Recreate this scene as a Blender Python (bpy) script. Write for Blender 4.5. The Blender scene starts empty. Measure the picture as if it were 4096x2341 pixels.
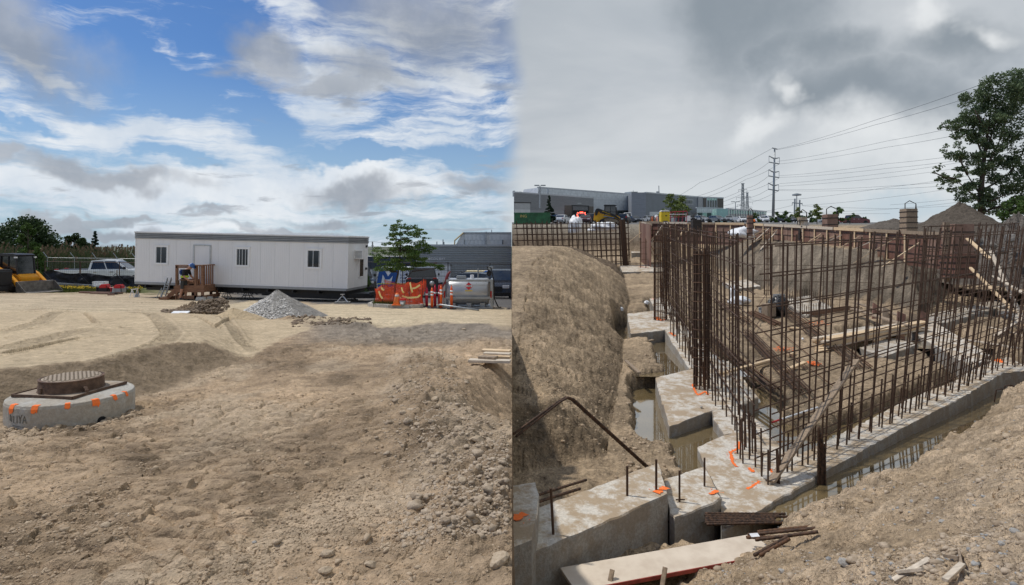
import bpy, bmesh, math, random
import numpy as np
from mathutils import Vector, Matrix, Euler
random.seed(7); rng = np.random.default_rng(11)
sc = bpy.context.scene
COL = sc.collection
# ------------------------------------------------------------------ camera, light, sky
F, HZ = 2400.0, 980.0            # focal length and horizon row of the 4096 x 2341 photograph
cam = bpy.data.cameras.new('camera'); camo = bpy.data.objects.new('camera', cam); COL.objects.link(camo)
cam.sensor_width = 36; cam.lens = F/4096*36; cam.shift_y = -(1170.5-HZ)/4096
cam.clip_start = .05; cam.clip_end = 6000
camo.location = (0, 0, 0); camo.rotation_euler = (math.pi/2, 0, 0); sc.camera = camo
sc.view_settings.view_transform = 'Standard'; sc.view_settings.look = 'None'
sc.view_settings.exposure = 0.0; sc.view_settings.gamma = 1
SUN_EL, SUN_AZ = 59.0, -74.0     # degrees; azimuth from +Y towards +X
sl = bpy.data.lights.new('sun', 'SUN'); sl.energy = 2.9; sl.angle = math.radians(3); sl.color = (1, .95, .87)
slo = bpy.data.objects.new('sun', sl); COL.objects.link(slo)
_e, _a = math.radians(SUN_EL), math.radians(SUN_AZ)
sdir = Vector((math.cos(_e)*math.sin(_a), math.cos(_e)*math.cos(_a), math.sin(_e)))
slo.rotation_euler = sdir.to_track_quat('Z', 'Y').to_euler()

class NT:
    def __init__(s, nt): s.t = nt; s.n = nt.nodes; s.l = nt.links
    def new(s, ty, **kw):
        n = s.n.new(ty)
        for k, v in kw.items(): setattr(n, k, v)
        return n
    def put(s, sock, v):
        if isinstance(v, bpy.types.NodeSocket): s.l.new(v, sock)
        elif v is not None:
            if hasattr(sock.default_value, '__len__') and not hasattr(v, '__len__'): v = [v]*len(sock.default_value)
            if hasattr(sock.default_value, '__len__') and len(sock.default_value) == 4 and len(v) == 3: v = (*v, 1)
            sock.default_value = v
    def m(s, op, a, b=None, c=None, clamp=False):
        n = s.new('ShaderNodeMath', operation=op, use_clamp=clamp)
        for i, q in enumerate((a, b, c)):
            if q is not None: s.put(n.inputs[i], q)
        return n.outputs[0]
    def vm(s, op, a, b=None, sc_=None):
        n = s.new('ShaderNodeVectorMath', operation=op); s.put(n.inputs[0], a)
        if b is not None: s.put(n.inputs[1], b)
        if sc_ is not None: s.put(n.inputs['Scale'], sc_)
        return n.outputs['Value'] if op in ('LENGTH', 'DOT_PRODUCT', 'DISTANCE') else n.outputs[0]
    def noise(s, vec, scale, detail=4, rough=.55, dist=0., out='Fac'):
        n = s.new('ShaderNodeTexNoise'); s.put(n.inputs['Vector'], vec); n.inputs['Scale'].default_value = scale
        n.inputs['Detail'].default_value = detail; n.inputs['Roughness'].default_value = rough; n.inputs['Distortion'].default_value = dist
        return n.outputs[0 if out == 'Fac' else 1]
    def ramp(s, v, a, b, lo=0., hi=1., smooth=True):
        n = s.new('ShaderNodeMapRange', interpolation_type='SMOOTHSTEP' if smooth else 'LINEAR'); s.put(n.inputs[0], v)
        for i, q in zip((1, 2, 3, 4), (a, b, lo, hi)): n.inputs[i].default_value = q
        return n.outputs[0]
    def mix(s, f, a, b, mode='MIX'):
        n = s.new('ShaderNodeMix', data_type='RGBA', blend_type=mode); s.put(n.inputs[0], f); s.put(n.inputs[6], a); s.put(n.inputs[7], b)
        return n.outputs[2]
    def comb(s, x, y, z):
        n = s.new('ShaderNodeCombineXYZ')
        for i, q in enumerate((x, y, z)): s.put(n.inputs[i], q)
        return n.outputs[0]
    def sep(s, v):
        n = s.new('ShaderNodeSeparateXYZ'); s.put(n.inputs[0], v); return n.outputs
    def mapping(s, vec, rot=(0, 0, 0), scale=(1, 1, 1), loc=(0, 0, 0)):
        n = s.new('ShaderNodeMapping'); s.put(n.inputs[0], vec); n.inputs[1].default_value = loc; n.inputs[2].default_value = rot; n.inputs[3].default_value = scale
        return n.outputs[0]

def build_sky():
    w = bpy.data.worlds.new('World'); sc.world = w; w.use_nodes = True
    w.node_tree.nodes.clear(); t = NT(w.node_tree)
    tc = t.new('ShaderNodeTexCoord').outputs['Generated']
    d = t.vm('NORMALIZE', tc); x, y, z = t.sep(d)
    sky = t.new('ShaderNodeTexSky', sky_type='NISHITA', sun_disc=False)
    sky.sun_elevation = math.radians(SUN_EL); sky.sun_rotation = math.radians(SUN_AZ); sky.air_density = 1.2; sky.dust_density = .6; sky.ozone_density = 2.0
    blue = t.vm('MULTIPLY', sky.outputs[0], (.040, .060, .090))
    az = t.m('ARCTAN2', x, y); el = t.m('ARCSINE', z)
    ae = t.comb(az, el, 0.)
    nz = t.noise(d, 5.5, 5, .6, 0, 'Color')
    warp = t.vm('MULTIPLY', t.vm('SUBTRACT', nz, (.5, .5, .5)), (.26, .17, 0))
    aw = t.vm('ADD', ae, warp)
    nz2 = t.noise(d, 3.0, 3, .55, 0, 'Color')
    aw2 = t.vm('ADD', aw, t.vm('MULTIPLY', t.vm('SUBTRACT', nz2, (.5, .5, .5)), (.35, .2, 0)))
    def blob(u, v, ru, rv, rot=0., soft=.75, vec=None):
        a0 = math.atan((u-2048)/F); e0 = math.atan((HZ-v)/F*math.cos(a0))
        k = math.cos(a0)**2/F
        p = t.vm('SUBTRACT', vec or aw, (a0, e0, 0))
        p = t.mapping(p, (0, 0, rot)); p = t.vm('MULTIPLY', p, (1/(ru*k), 1/(rv*k*1.1), 0))
        return t.ramp(t.vm('LENGTH', p), 1+soft*.5, max(.02, 1-soft))
    def union(lst):
        o = lst[0]
        for q in lst[1:]: o = t.m('MAXIMUM', o, q)
        return o
    zz = t.m('ADD', t.m('MAXIMUM', z, .0), .16)
    pl = t.comb(t.m('DIVIDE', x, zz), t.m('DIVIDE', y, zz), 0.)
    # ---- broken sky: cirrus streaks, holes of blue, grey puffs
    cw = t.vm('ADD', ae, t.vm('MULTIPLY', warp, (.55, .55, 0)))
    fanw = t.ramp(az, -.50, -.22); cw3 = t.vm('ADD', ae, t.vm('MULTIPLY', warp, (.3, .3, 0)))
    def streak(a, b, s, sc_, dt, ro, di): return t.m('ADD', t.m('MULTIPLY', t.noise(t.mapping(cw3, (0, 0, math.radians(a)), s), sc_, dt, ro, di), t.m('SUBTRACT', 1., fanw)), t.m('MULTIPLY', t.noise(t.mapping(cw3, (0, 0, math.radians(b)), s), sc_, dt, ro, di), fanw))
    st = streak(17, -24, (1.5, 10., 1), 1.35, 6, .58, .3)
    fine = streak(22, -30, (7., 34., 1), 1.5, 5, .68, .6)
    cir = t.m('ADD', t.m('ADD', t.m('MULTIPLY', t.m('SUBTRACT', st, .5), 1.9), t.m('MULTIPLY', t.m('SUBTRACT', fine, .5), .85)), .5)
    wide = t.noise(pl, .55, 4, .5)
    band = union([blob(330, 480, 620, 75, .3, .95, cw), blob(900, 590, 460, 90, .32, .95, cw), blob(1380, 330, 300, 230, -.25, .95, cw), blob(1750, 500, 420, 100, -.3, .95, cw),
                  blob(500, 760, 900, 60, .05, .9), blob(1300, 720, 700, 70, 0, .9), blob(300, 320, 300, 40, .2, .9), blob(1120, 30, 230, 100, .5, .9)])
    hole = union([blob(830, 130, 200, 190, .5, .8), blob(1080, 470, 170, 80, .45, .8), blob(690, 610, 170, 34, .25, .8), blob(520, 230, 150, 110, .6, .9),
                  blob(1960, 390, 200, 75, -.3, .8), blob(110, 470, 210, 36, .2, .8), blob(690, 330, 230, 70, .5, .9), blob(1870, 620, 220, 45, -.1, .9), blob(1430, 650, 150, 30, 0, .8)])
    cov = t.m('ADD', cir, t.m('MULTIPLY', band, .30)); cov = t.m('SUBTRACT', cov, t.m('MULTIPLY', hole, .30))
    cov = t.m('ADD', cov, t.m('MULTIPLY', t.m('SUBTRACT', wide, .5), .2))
    lowh = t.ramp(el, .34, .05); cov = t.m('ADD', cov, t.m('MULTIPLY', lowh, .10))
    white = t.ramp(cov, .44, .86)
    haze = t.ramp(el, .30, 0., 0., .62)
    base = t.mix(haze, blue, (.50, .66, .80, 1))
    wcol = t.mix(t.ramp(t.noise(d, 7, 5, .6), .3, .7), (.60, .68, .78, 1), (.86, .89, .92, 1))
    s1 = t.mix(t.m('MULTIPLY', white, .95), base, wcol)
    puffn = t.noise(t.mapping(pl, (0, 0, .2), (.95, 1.25, 1)), 1.35, 6, .55, .2)
    pz = t.m('MULTIPLY', t.ramp(el, .36, .24), 1.)
    puff = t.m('MULTIPLY', t.ramp(puffn, .545, .63), pz)
    grey = union([blob(120, 190, 400, 190, .25, .8), blob(1720, 90, 480, 190, .05, .85), blob(1060, 240, 210, 95, .15, .7), blob(1500, 300, 230, 80, 0, .9), blob(430, 680, 420, 60, .12, .6),
                  blob(1400, 770, 220, 50, .1, .7), blob(40, 600, 150, 50, 0, .7), blob(1900, 740, 190, 45, 0, .7), blob(90, 870, 130, 22, 0, .6), blob(820, 860, 90, 20, 0, .6), blob(1260, 865, 150, 26, 0, .6), blob(500, 865, 110, 22, 0, .6), blob(300, 930, 420, 34, 0, .5), blob(1150, 925, 300, 20, 0, .6)])
    gm = t.m('MAXIMUM', t.m('MULTIPLY', puff, .9), grey)
    gcol = t.mix(t.ramp(t.noise(d, 9, 5, .6), .3, .7), (.30, .335, .39, 1), (.46, .49, .54, 1))
    s1 = t.mix(t.m('MULTIPLY', gm, .86), s1, gcol)
    # ---- overcast half
    on = t.noise(t.mapping(pl, (0, 0, .6), (.8, 1.1, 1)), .9, 6, .52, .3)
    oc = t.mix(t.ramp(on, .3, .72), (.43, .475, .525, 1), (.62, .65, .68, 1))
    dark = union([blob(2960, 120, 330, 230, .3, .95, aw2), blob(3200, 260, 300, 120, .4, .95, aw2), blob(3480, 400, 330, 130, .1, .95, aw2), blob(3800, 150, 420, 130, -.2, 1., aw2), blob(4080, 330, 260, 110, 0, 1., aw2)])
    oc = t.mix(t.m('MULTIPLY', dark, .85), oc, (.235, .28, .325, 1))
    bri = union([blob(3640, 60, 150, 110, .2, .95, aw2), blob(3240, 345, 90, 45, .3, .9), blob(4000, 60, 160, 60, 0, .95, aw2), blob(3660, 600, 300, 150, 0, 1., aw2), blob(3050, 520, 260, 60, 0, 1., aw2), blob(3600, 560, 100, 60, .4, .9)])
    oc = t.mix(t.m('MULTIPLY', bri, .72), oc, (.86, .88, .89, 1))
    oc = t.mix(t.ramp(el, .22, 0., 0., .85), oc, (.69, .735, .76, 1))
    oc = t.mix(t.m('MULTIPLY', blob(3720, 800, 330, 60, 0, .9), .5), oc, (.42, .56, .66, 1))
    sa = t.m('DIVIDE', x, t.m('MAXIMUM', t.m('SQRT', t.m('ADD', t.m('MULTIPLY', x, x), t.m('MULTIPLY', y, y))), .02))
    side = t.ramp(t.m('ADD', sa, t.m('MULTIPLY', t.m('SUBTRACT', t.noise(d, 6, 5, .6), .5), .06)), -.022, .022)
    out = t.mix(side, s1, oc)
    out = t.mix(t.ramp(z, -.005, -.05), out, (.16, .14, .11, 1))
    bg = t.new('ShaderNodeBackground'); t.put(bg.inputs[0], out); bg.inputs[1].default_value = 1.0
    o = t.new('ShaderNodeOutputWorld'); t.l.new(bg.outputs[0], o.inputs[0])
    w.cycles.sampling_method = 'MANUAL'; w.cycles.sample_map_resolution = 256
build_sky()

# ------------------------------------------------------------------ helpers
MATS = {}
def mat(name, col, rough=.7, var=.18, scale=6., bump=0., metal=0., col2=None, spec=.4, detail=6, bscale=None, stretch=(1, 1, 1), coord='Object', emit=None, alpha=None, trans=0.):
    if name in MATS: return MATS[name]
    m = bpy.data.materials.new(name); m.use_nodes = True; t = NT(m.node_tree); b = m.node_tree.nodes['Principled BSDF']
    b.inputs['Roughness'].default_value = rough; b.inputs['Metallic'].default_value = metal; b.inputs['Specular IOR Level'].default_value = spec
    tc = t.new('ShaderNodeTexCoord').outputs[coord]
    v = t.mapping(tc, scale=stretch)
    if var > 0 or col2:
        n = t.noise(v, scale, detail, .6)
        c2 = col2 or tuple(min(1, c*(1+var)) for c in col); c1 = col if col2 else tuple(c*(1-var) for c in col)
        c = t.mix(t.ramp(n, .32, .68), (*c1, 1), (*c2, 1)); t.l.new(c, b.inputs['Base Color'])
        if var > 0: t.put(b.inputs['Roughness'], t.ramp(n, .2, .8, max(0, rough-.1), min(1, rough+.08)))
    else: b.inputs['Base Color'].default_value = (*col, 1)
    if bump:
        bn = t.new('ShaderNodeBump'); bn.inputs['Strength'].default_value = 1; bn.inputs['Distance'].default_value = bump
        t.l.new(t.noise(v, bscale or scale*3, 6, .65), bn.inputs['Height']); t.l.new(bn.outputs[0], b.inputs['Normal'])
    if emit: b.inputs['Emission Color'].default_value = (*emit[0], 1); b.inputs['Emission Strength'].default_value = emit[1]
    if trans: b.inputs['Transmission Weight'].default_value = trans
    MATS[name] = m; return m

class M:
    """collects simple shapes into one mesh"""
    def __init__(s): s.v = []; s.f = []
    def add(s, vs, fs):
        o = len(s.v); s.v += [tuple(q) for q in vs]; s.f += [tuple(i+o for i in f) for f in fs]; return s
    def hexa(s, p):
        return s.add(p, [(3, 2, 1, 0), (4, 5, 6, 7), (0, 1, 5, 4), (1, 2, 6, 5), (2, 3, 7, 6), (3, 0, 4, 7)])
    def box(s, x0, x1, y0, y1, z0, z1):
        return s.hexa([(x0, y0, z0), (x1, y0, z0), (x1, y1, z0), (x0, y1, z0), (x0, y0, z1), (x1, y0, z1), (x1, y1, z1), (x0, y1, z1)])
    def bar(s, a, b, w, h, up=(0, 0, 1)):
        a = Vector(a); b = Vector(b); d = (b-a).normalized(); up = Vector(up)
        sx = d.cross(up)
        if sx.length < 1e-3: sx = d.cross(Vector((0, 1, 0)))
        sx.normalize(); uz = sx.cross(d); sx *= w/2; uz *= h/2
        return s.hexa([a-sx-uz, a+sx-uz, b+sx-uz, b-sx-uz, a-sx+uz, a+sx+uz, b+sx+uz, b-sx+uz])
    def cyl(s, a, b, r, r2=None, n=10, cap=True):
        a = Vector(a); b = Vector(b); r2 = r if r2 is None else r2; d = (b-a).normalized()
        q = d.orthogonal().normalized(); w = d.cross(q); vs = []
        for c, rr in ((a, r), (b, r2)):
            for i in range(n):
                t = 2*math.pi*i/n; vs.append(c+q*(rr*math.cos(t))+w*(rr*math.sin(t)))
        fs = [(i, (i+1) % n, n+(i+1) % n, n+i) for i in range(n)]
        if cap: fs += [tuple(range(n-1, -1, -1)), tuple(range(n, 2*n))]
        return s.add(vs, fs)
    def tube(s, pts, r, n=6):
        pts = [Vector(p) for p in pts]; rr = r if hasattr(r, '__len__') else [r]*len(pts); vs = []; q = None
        for k, p in enumerate(pts):
            d = (pts[min(k+1, len(pts)-1)]-pts[max(k-1, 0)]).normalized()
            q = d.orthogonal().normalized() if q is None else (q-d*q.dot(d)).normalized()
            w = d.cross(q)
            vs += [p+q*(rr[k]*math.cos(2*math.pi*i/n))+w*(rr[k]*math.sin(2*math.pi*i/n)) for i in range(n)]
        fs = [(k*n+i, k*n+(i+1) % n, (k+1)*n+(i+1) % n, (k+1)*n+i) for k in range(len(pts)-1) for i in range(n)]
        fs += [tuple(range(n-1, -1, -1)), tuple((len(pts)-1)*n+i for i in range(n))]
        return s.add(vs, fs)
    def prism(s, poly, axis, a, b):
        def pt(p, k): return {'x': (k, p[0], p[1]), 'y': (p[0], k, p[1]), 'z': (p[0], p[1], k)}[axis]
        n = len(poly); vs = [pt(p, a) for p in poly]+[pt(p, b) for p in poly]
        return s.add(vs, [tuple(range(n-1, -1, -1)), tuple(range(n, 2*n))]+[(i, (i+1) % n, n+(i+1) % n, n+i) for i in range(n)])
    def loft(s, rings, cap=True):
        n = len(rings[0]); vs = [p for r in rings for p in r]
        fs = [(k*n+i, k*n+(i+1) % n, (k+1)*n+(i+1) % n, (k+1)*n+i) for k in range(len(rings)-1) for i in range(n)]
        if cap: fs += [tuple(range(n-1, -1, -1)), tuple((len(rings)-1)*n+i for i in range(n))]
        return s.add(vs, fs)
    def lathe(s, prof, n=24, c=(0, 0, 0)):
        return s.loft([[(c[0]+r*math.cos(2*math.pi*i/n), c[1]+r*math.sin(2*math.pi*i/n), c[2]+z) for i in range(n)] for r, z in prof])
    def ball(s, c, r, n=8, m=6, jit=0.):
        rx, ry, rz = r if hasattr(r, '__len__') else (r, r, r); rings = []
        for k in range(1, m):
            t = math.pi*k/m
            rings.append([(c[0]+rx*math.sin(t)*math.cos(2*math.pi*i/n)*(1+random.uniform(-jit, jit)), c[1]+ry*math.sin(t)*math.sin(2*math.pi*i/n)*(1+random.uniform(-jit, jit)), c[2]-rz*math.cos(t)*(1+random.uniform(-jit, jit))) for i in range(n)])
        o = len(s.v); s.loft(rings, cap=False); e = len(s.v)
        s.v += [(c[0], c[1], c[2]-rz), (c[0], c[1], c[2]+rz)]
        s.f += [(e, o+(i+1) % n, o+i) for i in range(n)]; k = o+(m-2)*n
        s.f += [(e+1, k+i, k+(i+1) % n) for i in range(n)]
        return s
    def mesh(s, name, m, smooth=False):
        me = bpy.data.meshes.new(name); me.from_pydata(s.v, [], s.f); me.update()
        if m: me.materials.append(m)
        if smooth: me.shade_smooth()
        return me
    def build(s, name, m, parent=None, smooth=False, bevel=0., **kw):
        me = s.mesh(name, m, smooth)
        if bevel:
            bm = bmesh.new(); bm.from_mesh(me); bmesh.ops.recalc_face_normals(bm, faces=bm.faces)
            ed = [e for e in bm.edges if len(e.link_faces) == 2 and e.calc_face_angle(0) > .5]
            bmesh.ops.bevel(bm, geom=ed, offset=bevel, segments=2, affect='EDGES', clamp_overlap=True); bm.to_mesh(me); bm.free()
        return put(name, me, parent, **kw)
def put(name, me, parent=None, **kw):
    o = bpy.data.objects.new(name, me); COL.objects.link(o)
    if parent: o.parent = parent
    tag(o, **kw); return o
def tag(o, label=None, cat=None, group=None, kind=None, loc=None, rot=None, scl=None):
    if label: o['label'] = label
    if cat: o['category'] = cat
    if group: o['group'] = group
    if kind: o['kind'] = kind
    if loc is not None: o.location = loc
    if rot is not None: o.rotation_euler = rot
    if scl is not None: o.scale = scl
    return o
def thing(name, label, cat, loc=(0, 0, 0), rz=0., group=None):
    o = bpy.data.objects.new(name, None); COL.objects.link(o); o.empty_display_size = .2
    return tag(o, label, cat, group, loc=loc, rot=(0, 0, rz))
def copy_tree(o, parent=None):
    c = o.copy(); COL.objects.link(c); c.parent = parent
    for ch in [k for k in o.children]: copy_tree(ch, c)
    return c
def text(body, size, m, parent, loc, rot, name='lettering', ext=.004, squash=1., align='CENTER'):
    cu = bpy.data.curves.new(name, 'FONT'); cu.body = body; cu.size = size; cu.extrude = ext; cu.align_x = align; cu.align_y = 'CENTER'; cu.resolution_u = 2
    o = bpy.data.objects.new(name, cu); COL.objects.link(o)
    dg = bpy.context.evaluated_depsgraph_get(); me = bpy.data.meshes.new_from_object(o.evaluated_get(dg)); bpy.data.objects.remove(o); bpy.data.curves.remove(cu)
    me.materials.clear(); me.materials.append(m)
    o = put(name, me, parent); o.location = loc; o.rotation_euler = rot; o.scale = (squash, 1, 1); return o
def P(u, v, d): return Vector(((u-2048)/F*d, d, -(v-HZ)/F*d))
def rough_poly(name, bm_fn, *a): pass

# numpy noise
def _h(ix, iy, s):
    h = (ix.astype(np.int64)*374761393+iy.astype(np.int64)*668265263+s*974711) & 0x7fffffff
    h = ((h ^ (h >> 13))*1274126177) & 0x7fffffff
    return (h ^ (h >> 16)) & 0xffff
def vnoise(x, y, s=0):
    ix = np.floor(x); iy = np.floor(y); fx = x-ix; fy = y-iy
    out = 0
    ux = fx*fx*fx*(fx*(fx*6-15)+10); uy = fy*fy*fy*(fy*(fy*6-15)+10)
    def g(a, b):
        t = _h(ix+a, iy+b, s)/65535.*2*np.pi
        return np.cos(t)*(fx-a)+np.sin(t)*(fy-b)
    return (g(0, 0)*(1-ux)+g(1, 0)*ux)*(1-uy)+(g(0, 1)*(1-ux)+g(1, 1)*ux)*uy
def fbm(x, y, o=4, s=0, r=.5):
    t = 0; a = 1.
    for k in range(o): t = t+a*vnoise(x*2**k+17.3*k, y*2**k-9.1*k, s+k); a *= r
    return t
def worley(x, y, s=0):
    ix = np.floor(x); iy = np.floor(y); f1 = np.full(x.shape, 9.); f2 = np.full(x.shape, 9.); idv = np.zeros(x.shape)
    for a in (-1, 0, 1):
        for b in (-1, 0, 1):
            cx = ix+a; cy = iy+b
            px = cx+_h(cx, cy, s)/65535.; py = cy+_h(cx, cy, s+5)/65535.
            d = np.hypot(x-px, y-py); m = d < f1
            f2 = np.where(m, f1, np.minimum(f2, d)); idv = np.where(m, _h(cx, cy, s+9)/65535., idv); f1 = np.where(m, d, f1)
    return f1, f2, idv
def sst(a, b, x):
    t = np.clip((x-a)/(b-a), 0, 1); return t*t*(3-2*t)
def polydist(px, py, pts, closed=True):
    """unsigned distance, nearest parameter (index + fraction), inside mask"""
    n = len(pts); best = np.full(px.shape, 1e9); par = np.zeros(px.shape); ins = np.zeros(px.shape, bool)
    for i in range(n if closed else n-1):
        ax, ay = pts[i]; bx, by = pts[(i+1) % n]; dx, dy = bx-ax, by-ay
        t = np.clip(((px-ax)*dx+(py-ay)*dy)/max(dx*dx+dy*dy, 1e-9), 0, 1)
        d = np.hypot(px-ax-t*dx, py-ay-t*dy); m = d < best
        best = np.where(m, d, best); par = np.where(m, i+t, par)
        if closed and ay != by: ins ^= ((ay > py) != (by > py)) & (px < dx*(py-ay)/dy+ax)
    return best, par, ins
def grid_mesh(name, X, Y, Z, C, m, kind='structure', parent=None):
    r, c = X.shape; me = bpy.data.meshes.new(name)
    co = np.stack([X, Y, Z], -1).reshape(-1, 3).astype(np.float32)
    idx = np.arange(r*c).reshape(r, c); q = np.stack([idx[:-1, :-1], idx[:-1, 1:], idx[1:, 1:], idx[1:, :-1]], -1).reshape(-1)
    nf = len(q)//4
    me.vertices.add(r*c); me.vertices.foreach_set('co', co.ravel())
    me.loops.add(nf*4); me.loops.foreach_set('vertex_index', q.astype(np.int32)); me.polygons.add(nf)
    me.polygons.foreach_set('loop_start', np.arange(0, nf*4, 4, dtype=np.int32)); me.polygons.foreach_set('loop_total', np.full(nf, 4, dtype=np.int32))
    me.update(calc_edges=True)
    if C is not None:
        at = me.color_attributes.new('tone', 'FLOAT_COLOR', 'POINT')
        cc = np.ones((r*c, 4), np.float32); cc[:, :3] = C.reshape(-1, 3); at.data.foreach_set('color', cc.ravel())
    me.materials.append(m); me.shade_smooth()
    return put(name, me, parent, kind=kind)
def soil_material(name, bump=.02, sc_=14., rough=.95, lo=.46, hi=1.48):
    m = bpy.data.materials.new(name); m.use_nodes = True; t = NT(m.node_tree); b = m.node_tree.nodes['Principled BSDF']
    a = t.new('ShaderNodeVertexColor'); a.layer_name = 'tone'
    tc = t.new('ShaderNodeTexCoord').outputs['Object']
    n1 = t.noise(tc, sc_, 5, .68); n2 = t.noise(tc, sc_*.3, 5, .68); n3 = t.noise(tc, sc_*6, 2, .6)
    f = t.m('ADD', t.m('ADD', t.m('MULTIPLY', n1, .85), t.m('MULTIPLY', n2, .55)), t.m('MULTIPLY', n3, .35))
    mul = t.ramp(f, .66, 1.08, lo, hi, False)
    c = t.vm('SCALE', a.outputs[0], sc_=mul)
    sp = t.new('ShaderNodeTexVoronoi'); t.put(sp.inputs['Vector'], tc); sp.inputs['Scale'].default_value = sc_*2.6
    peb = t.m('MULTIPLY', t.ramp(sp.outputs['Distance'], .20, .12), t.ramp(t.sep(sp.outputs['Color'])[0], .86, .9))
    c = t.mix(t.m('MULTIPLY', peb, .6), c, (.42, .39, .35, 1))
    t.l.new(c, b.inputs['Base Color']); b.inputs['Roughness'].default_value = rough; b.inputs['Specular IOR Level'].default_value = .15
    bn = t.new('ShaderNodeBump'); bn.inputs['Distance'].default_value = bump; bn.inputs['Strength'].default_value = 1
    vo = t.new('ShaderNodeTexVoronoi'); t.put(vo.inputs['Vector'], t.vm('ADD', tc, t.vm('SCALE', t.comb(n1, n2, n1), sc_=.12))); vo.inputs['Scale'].default_value = sc_*1.7
    crumb = t.ramp(vo.outputs['Distance'], .65, .05)
    t.l.new(t.m('ADD', t.m('ADD', t.m('ADD', t.m('ADD', n1, t.m('MULTIPLY', n2, 1.6)), t.m('MULTIPLY', n3, .5)), t.m('MULTIPLY', peb, .15)), t.m('MULTIPLY', t.m('MULTIPLY', crumb, n1), .5)), bn.inputs['Height']); t.l.new(bn.outputs[0], b.inputs['Normal'])
    return m
# ------------------------------------------------------------------ terrain
def zL(x, y, fine=False):
    x = np.asarray(x, float); y = np.asarray(y, float)
    ye = np.where(y < 80, y, 80+(y-80)*.25)
    z = -1.5-.0458*ye-.016*np.clip(x, -40, 0)*sst(8, 24, y)
    z = z-.027*np.clip(ye-34, 0, 40)*sst(-24, -14, x)
    return z
def G(u, d, dz=0.): x = (u-2048)/F*d; return Vector((x, d, float(zL(x, d))+dz))
def Lp(u, v, r=0.): d = (1.5-r)*2400/(v-1090); return ((u-2048)/F*d, d)
def R(u, v, zl=-4.): d = -zl*2400/(v-860); return Vector(((u-2048)/F*d, d, zl+.05*d))
def RZ(x, y, zl): return Vector((x, y, zl+.05*y))

soilL = soil_material('soil_yard', .022, 13, lo=.66, hi=1.32); soilR = soil_material('soil_excavation', .05, 11, lo=.52, hi=1.42)
# platform of sand fill behind the manhole
base_line = [Lp(-700, 1770), Lp(-60, 1690), Lp(60, 1650), Lp(300, 1615), Lp(530, 1592), Lp(640, 1562), Lp(760, 1512), Lp(880, 1472), Lp(1000, 1456), Lp(1060, 1405), Lp(1150, 1352), Lp(1260, 1324),
             Lp(1180, 1296), Lp(1000, 1280), Lp(700, 1272), Lp(-100, 1266), Lp(-1500, 1262), Lp(-3500, 1262)]
TRACKS = [([(0, 1352), (90, 1330), (170, 1308), (245, 1280)], .16), ([(0, 1425), (140, 1388), (310, 1347), (410, 1332)], .22), ([(0, 1442), (150, 1412), (345, 1366)], .06),
          ([(250, 1520), (420, 1470), (560, 1424), (650, 1390), (690, 1352), (665, 1322), (600, 1298), (480, 1276), (390, 1266)], .17), ([(860, 1290), (900, 1300), (960, 1322), (1040, 1352)], .14),
          ([(730, 1285), (860, 1306), (930, 1290), (975, 1255)], .06), ([(0, 1248), (200, 1262), (420, 1266), (640, 1258), (800, 1240)], .10), ([(150, 1275), (330, 1290), (385, 1320)], .05),
          ([(0, 1235), (300, 1232), (700, 1236), (960, 1230)], .10), ([(100, 1222), (500, 1224), (900, 1226)], .08), ([(60, 1300), (230, 1272), (300, 1262)], .14)]
def pid0(l): return _h(l, l*0+3, 7)/65535.*3
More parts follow.
